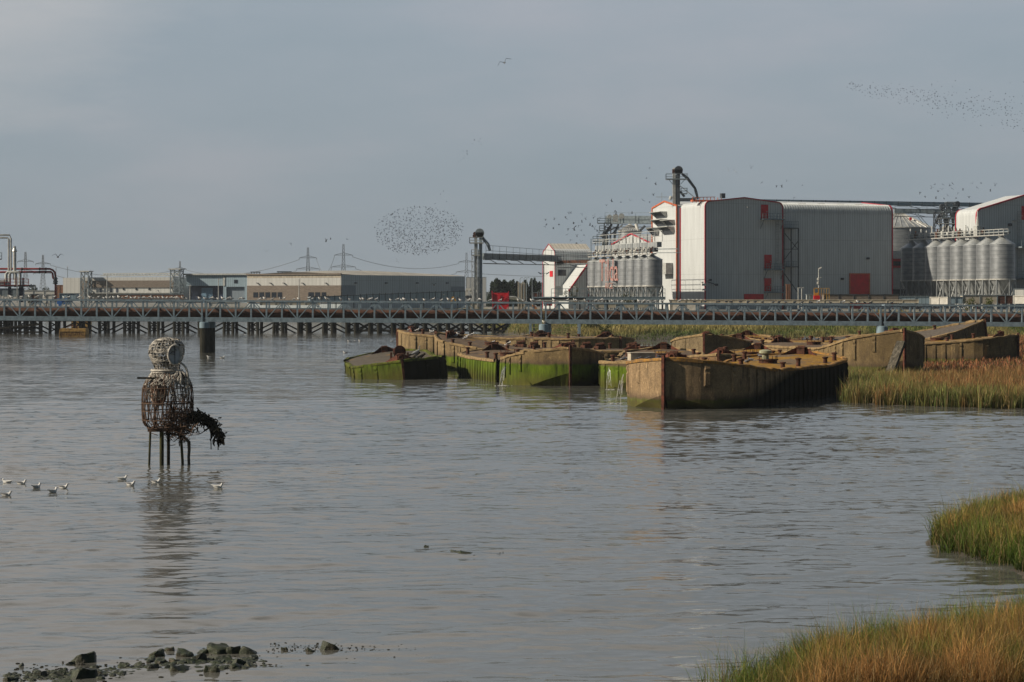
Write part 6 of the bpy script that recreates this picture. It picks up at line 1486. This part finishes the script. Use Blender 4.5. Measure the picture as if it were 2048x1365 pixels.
m = MB(); m.tube([(X_(-40),-.2,Z_(545)),(X_(99),-.2,Z_(544)),(X_(102),-.2,Z_(547)),(X_(103),-.2,Z_(556)),(X_(106),-.2,Z_(559))], .19, 10); m.build('lower_pipe', M['red_pipe'], t, smooth=True)
m = MB(); m.tube([(X_(107),0,Z_(555)),(X_(107),0,Z_(569))], .34, 10); m.tube([(X_(103),0,Z_(563.5)),(X_(112),0,Z_(563.5))], .14, 8); m.tube([(X_(107),0,Z_(557)),(X_(107),0,Z_(558.5))], .5, 10); m.tube([(X_(107),0,Z_(566)),(X_(107),0,Z_(567.5))], .5, 10); m.build('valve', M['steel_dark'], t)
m = MB()
for px in (76, 40, 88): m.tube([(X_(px)-.12,0,Z_(538)),(X_(px)+.12,0,Z_(538))], .27, 10); m.tube([(X_(px)-.12,-.2,Z_(544.3)),(X_(px)+.12,-.2,Z_(544.3))], .27, 10)
m.build('flange', M['rust'], t)

# ---------------- pylons and lines ----------------
def pylon(px, pt, D, label, arms):
    t = thing('electricity_pylon', label, 'pylon', (PX(px, D), D, 3), group='pylons on the marsh'); h = PZ(pt, D)-3; r_ = D/F*.5
    m = MB(); prof = [(0, h*.085), (.42*h, h*.042), (.62*h, h*.026), (h*.985, h*.012)]
    def hw(z):
        for i in range(3):
            if z <= prof[i+1][0]: u = (z-prof[i][0])/(prof[i+1][0]-prof[i][0]); return prof[i][1]*(1-u)+prof[i+1][1]*u
        return prof[-1][1]
    zs = [0,.11,.21,.30,.38,.45,.52,.58,.64,.70,.76,.82,.88,.94,.985]
    for i in range(len(zs)-1):
        z0, z1 = zs[i]*h, zs[i+1]*h; a, b = hw(z0), hw(z1)
        for s in (-1, 1):
            for y in (-1, 1): m.bar((s*a,y*a,z0),(s*b,y*b,z1),r_*1.1)
            m.bar((s*a,-a,z0),(-s*b,-b,z1),r_*.7); m.bar((s*a,a,z0),(-s*b,b,z1),r_*.7)
        m.bar((-b,-b,z1),(b,-b,z1),r_*.7)
    m.build('lattice_body', M['pylon'], t)
    for (f, w) in arms:
        m = MB(); z = f*h; a = w*h
        for s in (-1, 1):
            m.bar((0,0,z+.04*h),(s*a,0,z),r_*1.6); m.bar((0,0,z),(s*a,0,z),r_*1.8)
            for q in (.35,.6,.8): m.bar((s*a*q,0,z),(s*a*q,0,z+.045*h*(1-q)),r_*.7)
            m.bar((s*a,0,z),(s*a,0,z-.03*h),r_*1.5)
        m.build('cross_arm', M['pylon'], t)
    return t
AR = ((.80,.155),(.60,.205))
PY = {}
for key, px, pt, D, lab in (('a',687,487,1835,'tallest looking lattice pylon, behind the corner of the grey warehouse'),('b',616,494,1950,'lattice pylon behind the cream and timber warehouse, left of the tallest one'),('c',933,504.5,2150,'lattice pylon just left of the elevator tower'),('d',51,503,2100,'hazy pylon behind the silver stack at far left'),('e',86,509,2250,'hazy pylon between stack and red riser pipe'),('f',360,522,2650,'small hazy pylon behind the right stair tower')):
    PY[key] = (px, D, pylon(px, pt, D, lab, AR), PZ(pt, D)-3)
def wire(p, q, sag, label, r_):
    r_ *= 1.3; p, q = Vector(p), Vector(q); m = MB(); pts = []
    for k in range(17): u = k/16; c = p.lerp(q, u); c.z -= sag*4*u*(1-u); pts.append(c)
    m.tube(pts, r_, 4, False); tag(m.build('power_line', M['pylon']), label, 'power line', 'overhead power lines')
def arm(k, f, s):
    px, D, t, h = PY[k]; w = dict(AR)[f]; return (PX(px, D)+s*w*h, D, 3+f*h-.03*h)
for f, nm in ((.80,'upper'),(.60,'lower')):
    wire(arm('a',f,1), arm('c',f,-1), 8, nm+' power line from the tallest pylon to the one by the elevator tower', .16)
    wire(arm('b',f,1), arm('a',f,-1), 14, nm+' sagging power line between the two central pylons', .15)
    wire(arm('c',f,1), (PX(1420,2300), 2300, 3+f*50+(18 if f > .7 else 8)), 6, nm+' power line running right from the pylon by the elevator tower', .16)
    wire(arm('e',f,1), arm('f',f,-1), 10, nm+' faint power line from the far left pylons to the small one', .18)
    wire(arm('f',f,1), arm('b',f,-1), 10, nm+' faint power line rising from the small pylon to the central ones', .18)
# ---------------- birds ----------------
M['bird_white'] = paint('bird_white', (.88,.87,.84), None, .7); M['bird_grey'] = paint('bird_grey', (.30,.31,.33), None, .7)
M['bird_dark'] = paint('bird_dark', (.035,.035,.04), None, .8); M['bird_brown'] = paint('bird_brown', (.16,.12,.09), None, .8); M['bill'] = paint('bill', (.5,.25,.05), None, .6)
M['pigeon_grey'] = paint('pigeon_grey', (.10,.11,.13), (.05,.055,.07), .8, sc=9)
def join_mats(name, parts):
    """one continuous bird mesh, several plumage materials"""
    me = bpy.data.meshes.new(name); v = []; f = []; mi = []; mats = []
    for m, mat in parts:
        n = len(v); v += m.v; f += [tuple(i+n for i in q) for q in m.f]
        if mat not in mats: mats.append(mat)
        mi += [mats.index(mat)]*len(m.f)
    me.from_pydata(v, [], f)
    for mt in mats: me.materials.append(M[mt])
    me.polygons.foreach_set('material_index', mi); me.polygons.foreach_set('use_smooth', [True]*len(f)); me.update(); return me
def standing(L=.42, body='bird_white', wing='bird_grey', head='bird_white', legs=.10, neck=.10, lean=.35):
    b = MB(); r = L*.26; z = legs+r
    b.tube([(-L*.62,0,z-.02*L+ -lean*.12),(-L*.42,0,z-.03),(-L*.1,0,z),(L*.18,0,z+L*.07),(L*.32,0,z+L*.22),(L*.40,0,z+L*.34+neck*.3),(L*.46,0,z+L*.36+neck*.3)], [.02*L*2,r*.45,r,r*.88,r*.50,r*.46,r*.18], 8)
    w = MB()
    for s in (-1, 1): w.tube([(-L*.78,s*r*.25,z-.02),(-L*.4,s*r*.75,z+.03),(0,s*r*.9,z+r*.35),(L*.16,s*r*.7,z+r*.4)], [.012,r*.30,r*.42,r*.2], 6)
    k = MB(); k.tube([(L*.46,0,z+L*.36+neck*.3),(L*.62,0,z+L*.33+neck*.3)], [r*.16,.006], 5)
    for s in (-1, 1): k.tube([(-.0,s*r*.4,z-r*.6),(.01,s*r*.4,0)], .012, 4)
    return [(b, body), (w, wing), (k, 'bill')]
def floating(L=.42, wing='bird_grey'):
    b = MB(); b.tube([(-L*.62,0,.10),(-L*.45,0,.06),(-L*.1,0,.045),(L*.22,0,.06),(L*.36,0,.14),(L*.40,0,.20),(L*.47,0,.205)], [.012,.055,.092,.085,.045,.050,.02], 9)
    w = MB()
    for s in (-1, 1): w.tube([(-L*.88,s*.01,.15),(-L*.5,s*.05,.11),(-L*.05,s*.075,.095),(L*.15,s*.06,.09)], [.008,.028,.045,.02], 6)
    k = MB(); k.tube([(L*.46,0,.20),(L*.62,0,.19)], [.014,.004], 5); return b, w, k
def flying(span=1.1, up=.35, L=.42, body='bird_white', wing='bird_grey', tips='bird_dark', bend=.5):
    b = MB(); b.tube([(-L*.5,0,0),(-L*.3,0,0),(0,0,0),(L*.28,0,.01),(L*.42,0,.015),(L*.55,0,0)], [L*.10,L*.08,L*.14,L*.11,L*.08,.01], 7)
    w = MB(); t = MB(); h = span/2
    for s in (-1, 1):
        P0, P1, P2 = Vector((L*.15, 0, .02)), Vector((L*.28, s*h*.45, up*h*.9)), Vector((-L*.10, s*h, up*h*(1-bend)))
        c0, c1, c2 = L*.42, L*.34, L*.05
        def strip(mb, A, ca, B, cb):
            mb.add([A, A-Vector((ca,0,0)), B-Vector((cb,0,0)), B, A-Vector((ca*.4,0,.02)), B-Vector((cb*.4,0,.02))], [(0,1,2,3),(0,3,5,4),(4,5,2,1)] if s > 0 else [(3,2,1,0),(4,5,3,0),(1,2,5,4)])
        strip(w, P0, c0, P1, c1); Pm = P1.lerp(P2, .6); strip(w, P1, c1, Pm, c1*.5); strip(t, Pm, c1*.5, P2, c2)
    return [(b, body), (w, wing), (t, tips)]
GR = {}
def obj_from(name, me, loc, yaw, label, cat, group=None, sc=1.0, roll=0, pitch=0):
    o = bpy.data.objects.new(name, me); COL.objects.link(o); o.location = loc; o.rotation_euler = (roll, pitch, yaw)
    if sc != 1: o.scale = (sc,)*3
    return tag(o, label, cat, group)
gull_m = [join_mats('gull', standing()), join_mats('gull', standing(.40, legs=.05, neck=.0)), join_mats('gull', standing(.44, body='bird_white', wing='bird_brown', legs=.12, neck=.16))]
pig_m = [join_mats('pigeon', standing(.32, 'pigeon_grey', 'pigeon_grey', 'pigeon_grey', .06, .05)), join_mats('pigeon', standing(.31, 'pigeon_grey', 'bird_grey', 'pigeon_grey', .05, .0))]
rb_ = random.Random(8)
railpx = [22,43,60,74,90,108,128,137,158,180,196,208,214,219,228,238,243,252,263,270,279,286,291,299,304,311,318,327,333,341,347,352,357,366,374,399,410,413,423,428,436,445,456,463,480,486,518,523,529,545,561,568,588,597,618,624,640,653,658,682,700,722,727,738,742,753,781,795,803,808,826,834,849,866,883,897,905,921,938,958,960,981,1001,1037,1047,1063,1068,1079,1108,1134,1150,1154,1171,1191,1202,1207,1225,1244,1266,1278,1287,1296,1309,1325,1340,1359]
for i, px in enumerate(railpx):
    x = PX(px, BD); obj_from('gull', gull_m[rb_.choice((0,0,1,2))], (x, BD+rb_.uniform(-.05,.05), rail_z(x)+.01), rb_.choice((0, PI))+rb_.uniform(-.7,.7), 'small pale gull perched on the top rail of the pipe bridge', 'gull', 'gulls on the pipe bridge rail', rb_.uniform(.85,1.08))
darkpx = [1388,1411,1437,1452,1462,1480,1497,1511,1525,1547,1559,1571,1590,1605,1622,1637,1660,1687,1702,1716,1729,1741,1784]
for px in darkpx:
    x = PX(px, 352-.1); obj_from('pigeon', pig_m[0] if rb_.random() < .8 else gull_m[0], (x, BD+.05, rail_z(PX(px, BD))+.01) if False else (PX(px, BD), BD+.02, rail_z(PX(px, BD))+.01), rb_.choice((0, PI))+rb_.uniform(-.7,.7), 'small dark pigeon perched on the bridge rail in front of the cream quay wall', 'pigeon', 'pigeons on the right half of the bridge rail', 1.15)
obj_from('gull', gull_m[2], (PX(1088, BD), BD-.25, PZ(648.5, BD)), PI*.9, 'brown gull perched on top of the middle pier just under the bridge', 'gull')
# gulls and pigeons on barges
def onb(k, s, y): return BG[k][1](s, y)
for i, (s, y) in enumerate([(1.5,-.4),(2.6,-.9),(3.6,.2),(4.6,-1.6),(6.2,-1.1),(7.0,-2.4),(8.0,-2.6),(9.1,-1.8)]):
    v = onb('C', s, y); obj_from('gull', gull_m[rb_.choice((0,1,2))], v, rb_.choice((0.3, PI+.2)), 'gull standing on the high pale barge at back left', 'gull', 'gulls on the back left barge', 1.0)
for i, (s, y) in enumerate([(1.9,.5),(2.8,1.0),(3.6,-.2),(6.4,.4),(7.6,1.2),(9,-1)]):
    v = onb('K2', s, y); obj_from('gull', gull_m[rb_.choice((0,1,2))], v, rb_.choice((0.3, PI+.2)), 'gull standing on the sloping tan barge amid rusty gear', 'gull', 'gulls on the sloping tan barge', 1.0)
for i in range(26):
    v = onb('G', rb_.uniform(2.5, 13), rb_.uniform(-2.4, 2.2)); obj_from('pigeon', pig_m[i % 2], v, rb_.uniform(0, 6.28), 'pigeon standing in the crowd on the low barge deck', 'pigeon', 'pigeons on the low barge', 1.15)
for i in range(14):
    v = onb('L', rb_.uniform(7, 19), rb_.uniform(-1.5, 2.0)); obj_from('pigeon', pig_m[0], v, rb_.uniform(0, 6.28), 'dark bird standing on the tilted grey barge deck', 'pigeon', 'birds on the tilted barge', 1.3)
for i in range(7):
    v = onb('P', rb_.uniform(1.5, 7), rb_.uniform(-2.2, 0)); obj_from('cormorant', pig_m[0], v, rb_.uniform(0, 6.28), 'black cormorant resting on the half hidden barge deck', 'cormorant', 'cormorants on the half hidden barge', 2.0)
for i, (s, y) in enumerate([(19.5,1.8),(22.5,2.2)]): obj_from('pigeon', pig_m[1], onb('A', s, y), 2.5, ['pale pigeon on the orange lichen near the far end of the nearest deck','pigeon beside the last bollard of the nearest deck'][i], 'pigeon', None, 1.2)
obj_from('pigeon', pig_m[1], onb('A', 15.8, .6), .5, 'blue grey pigeon by the hatch ring next to the pale vent', 'pigeon', None, 1.2)
# heron
t = thing('heron', 'grey heron standing hunched on the sunken green barge', 'heron', onb('B', 6.2, -1.6)); t.rotation_euler[2] = R(25)
m = MB(); m.tube([(-.45,0,.42),(-.2,0,.5),(.1,0,.62),(.22,0,.72),(.28,0,.85),(.25,0,.98),(.30,0,1.06),(.36,0,1.06)], [.02,.12,.13,.07,.04,.035,.05,.02], 8); m.tube([(0,.04,0),(0,.04,.5)], .014, 5); m.tube([(0.05,-.04,0),(0.05,-.04,.5)], .014, 5); m.build('body', M['bird_grey'], t, smooth=True)
m = MB(); m.tube([(.36,0,1.06),(.58,0,1.03)], [.02,.004], 5); m.build('bill', M['bill'], t)
# floating gulls, near
FL = [(13,963,0,'white headed gull at the far left edge, facing left, upper of two'),(44,965,1,'grey winged gull second along the upper left line, facing right'),(74,972,0,'bright white gull between grey winged ones on the left, tail up'),(107,981,0,'bright white gull lowest of the middle left group'),(128,973,1,'grey gull right behind the lowest white one'),(14,988,1,'pale gull at the lower left corner of the flock'),(246,956,0,'white gull nearest to the sculpture, on its left'),(262,967,1,'grey winged gull just below the white one left of the sculpture'),(313,962,1,'dark backed gull right under the sculpture'),(437,972,0,'white gull alone right of the sculpture')]
for i, (px, py, g, lab) in enumerate(FL):
    D = 26000/(py+4-598); t = thing('floating_gull', lab, 'gull', (PX(px, D), D, .0), group='gulls afloat around the sculpture'); sgn = PI if i in (0,) else 0; t.rotation_euler[2] = sgn+(.9 if i in (2,3) else rb_.uniform(-.3,.3)); t.scale = (.74,)*3
    b, w, k = floating(); b.build('body', M['bird_white'], t, smooth=True); w.build('folded_wings', M['bird_grey'] if g else M['bird_white'], t, smooth=True); k.build('bill', M['bill'] if i % 2 else M['bird_dark'], t)
fm = join_mats('gull', [(a, b) for a, b in zip(floating(), ('bird_white','bird_grey','bill'))])
for px, py in ((418,715),(445,716),(698,683),(720,682),(690,706)):
    D = 26000/(py+1-598); obj_from('floating_gull', fm, (PX(px, D), D, 0), 0 if px % 2 else PI, 'tiny gull afloat on the open water beyond the sculpture', 'gull', 'far floating gulls', 1.15)
# flying gulls
fg = [join_mats('gull', flying(1.1, .45, body='bird_grey', wing='bird_dark', bend=.9)), join_mats('gull', flying(1.1, .15, bend=.2)), join_mats('gull', flying(1.1, -.25, body='bird_white', bend=-.3)), join_mats('gull', flying(1.25, .62, body='bird_brown', wing='bird_dark', bend=.55))]
for (px, py, D, mi, roll, yaw, sc, lab) in ((1009,126,140,0,R(-28),R(100),1.0,'gull gliding alone high in the sky'),(116,515,190,3,0,R(80),.95,'dark winged gull flying over the far left pylons'),(1495,415,200,1,R(18),R(80),.75,'gull gliding across the front of the mill block'),(1470,343,330,1,R(50),R(90),.9,'white gull high right of the roof elevator, the right one'),(1457,341,340,1,R(70),R(70),.9,'white gull high right of the roof elevator, the left one'),(868,571,330,3,0,R(60),1,'dark gull passing before the grey warehouse flank'),(888,590,300,1,0,R(90),1,'pale gull low over the rail before the conveyor ramp'),(316,581,300,2,R(30),R(60),1,'brown gull with raised wings before the timber clad works'),(784,683,240,1,0,R(20),.8,'brown gull skimming the water left of the pale tan barge'),(710,682,250,1,0,R(20),.6,'small gull skimming the river behind the sunken barge'),(533,504,420,3,0,R(90),.8,'dark bird far above the cream warehouse roof'),(793,523,420,3,R(60),R(90),1,'dark bird below the starling flock'),(230,594,235,2,0,R(90),.8,'gull landing at the bridge rail on the left'),(490,670,330,1,0,R(30),.9,'gull flying low in front of the jetty piles')):
    obj_from('flying_gull', fg[mi], P(px, py, D), yaw, lab, 'gull', None, sc, roll)
# pigeons in the air
pm_ = [join_mats('pigeon', flying(.66, u, .32, 'bird_dark', 'bird_dark', 'bird_dark', b)) for u, b in ((.9,.3),(.3,.4),(-.5,-.2),(1.4,.1))]
px_list = [(1091,441),(1093,450),(1090,453),(1108,440),(1107,458),(1118,450),(1131,434),(1138,428),(1142,427),(1133,438),(1164,428),(1164,445),(1147,448),(1151,454),(1157,451),(1172,440),(1180,451),(1185,453),(1187,435),(1190,434),(1201,437),(1198,441),(1136,458),(1149,461),(1163,462),(1134,470),(1141,480),(1154,474),(1162,484),(1168,471),(1153,486),(1190,459),(1194,463),(1198,466),(1190,487),(1224,404),(1213,412),(1242,405),(1230,422),(1232,429),(1260,402),(1286,401),(1299,404),(1264,428),(1258,429),(1293,357),(1299,336),(1312,370),(1307,391),(1524,366),(1553,372),(1564,375),(1573,363),(1605,371),(1588,395),(1502,337),(1884,380),(1888,398),(1840,385),(1862,378),(1876,384),(1904,378),(1916,386),(1926,381),(1945,368),(1954,376),(1962,366),(1990,372),(1938,396),(1895,391),(1850,393),(1872,398),(1870,370),(1905,368),(1912,396),(1981,383),(1899,372),(1886,370),(582,487),(652,484),(661,479),(694,479)]
for i, (px, py) in enumerate(px_list):
    obj_from('flying_pigeon', pm_[i % 4], P(px, py, rb_.uniform(330, 430)), rb_.uniform(0, 6.28), 'dark pigeon on the wing near the mill roofs', 'pigeon', 'pigeons wheeling over the mill', rb_.uniform(.95,1.25), rb_.uniform(-.8,.8))
# starlings: the 300 that show largest are single birds, the rest one object
sm = [join_mats('starling', flying(.37, u, .21, 'bird_dark', 'bird_dark', 'bird_dark', b)) for u, b in ((.8,.3),(.2,.3),(-.4,0))]
rq = np.random.default_rng(17); pts = []
while len(pts) < 1250:
    a = rq.uniform(0, 2*PI); r_ = rq.uniform(0, 1)**.5; x = 838+90*r_*math.cos(a); y = 462+49*r_*math.sin(a)+ (x-838)*-.02
    if x < 790 and rq.uniform() < .6*(790-x)/50: continue
    if y < 440 and rq.uniform() < .35: continue
    pts.append((x, y, rq.uniform(315, 350)))
pts += [(887,383,330),(881,389,330),(893,404,330),(870,408,330),(917,325,330),(921,321,330),(927,317,330),(929,313,330),(935,310,330),(926,303,330),(934,303,330),(934,307,330),(945,288,330),(949,281,330),(958,283,330),(961,278,330),(962,290,330)]
pts2 = []
for k in range(430):
    u = rq.uniform(0, 1)**.8; x = 1690+370*u; yc = 172+10*math.sin(u*3)+52*u**1.6; pts2.append((x, yc+rq.normal(0, 1)*(6+15*u), 345))
order = sorted(range(len(pts)), key=lambda i: pts[i][2])
for i in order[:300]:
    x, y, D = pts[i]; obj_from('starling', sm[i % 3], P(x, y, D), rq.uniform(0, 6.28), 'tiny dark starling in the round flock left of the elevator tower', 'starling', 'starling flock', float(rq.uniform(.62,.98)), float(rq.uniform(-.9,.9)))
m = MB()
for (x, y, D) in [pts[i] for i in order[300:]]+pts2:
    me = sm[int(rq.integers(0, 3))]; R3 = Matrix.Rotation(rq.uniform(0, 6.28), 3, 'Z')@Matrix.Rotation(rq.uniform(-.9,.9), 3, 'X'); c = P(x, y, D); sc = rq.uniform(.62,.98)
    m.add([c+R3@(v.co*sc) for v in me.vertices], [tuple(p.vertices) for p in me.polygons])
tag(m.build('starling_flock', M['bird_dark']), 'the rest of the starlings in the central flock and the long flock at upper right', kind='stuff')
# ---------------- thin river haze ----------------
hm, nt, N, L, b = newmat('thin_haze'); N.remove(b); pv = N.new('ShaderNodeVolumePrincipled'); pv.inputs['Color'].default_value = (.80,.88,.97,1); pv.inputs['Density'].default_value = .00010; pv.inputs['Anisotropy'].default_value = .2
L.new(pv.outputs[0], N['Material Output'].inputs['Volume'])
tag(MB().box((0, 3540, 33.5), (13000, 7120, 74)).build('haze', hm), 'thin pale haze over the river and land', kind='stuff')
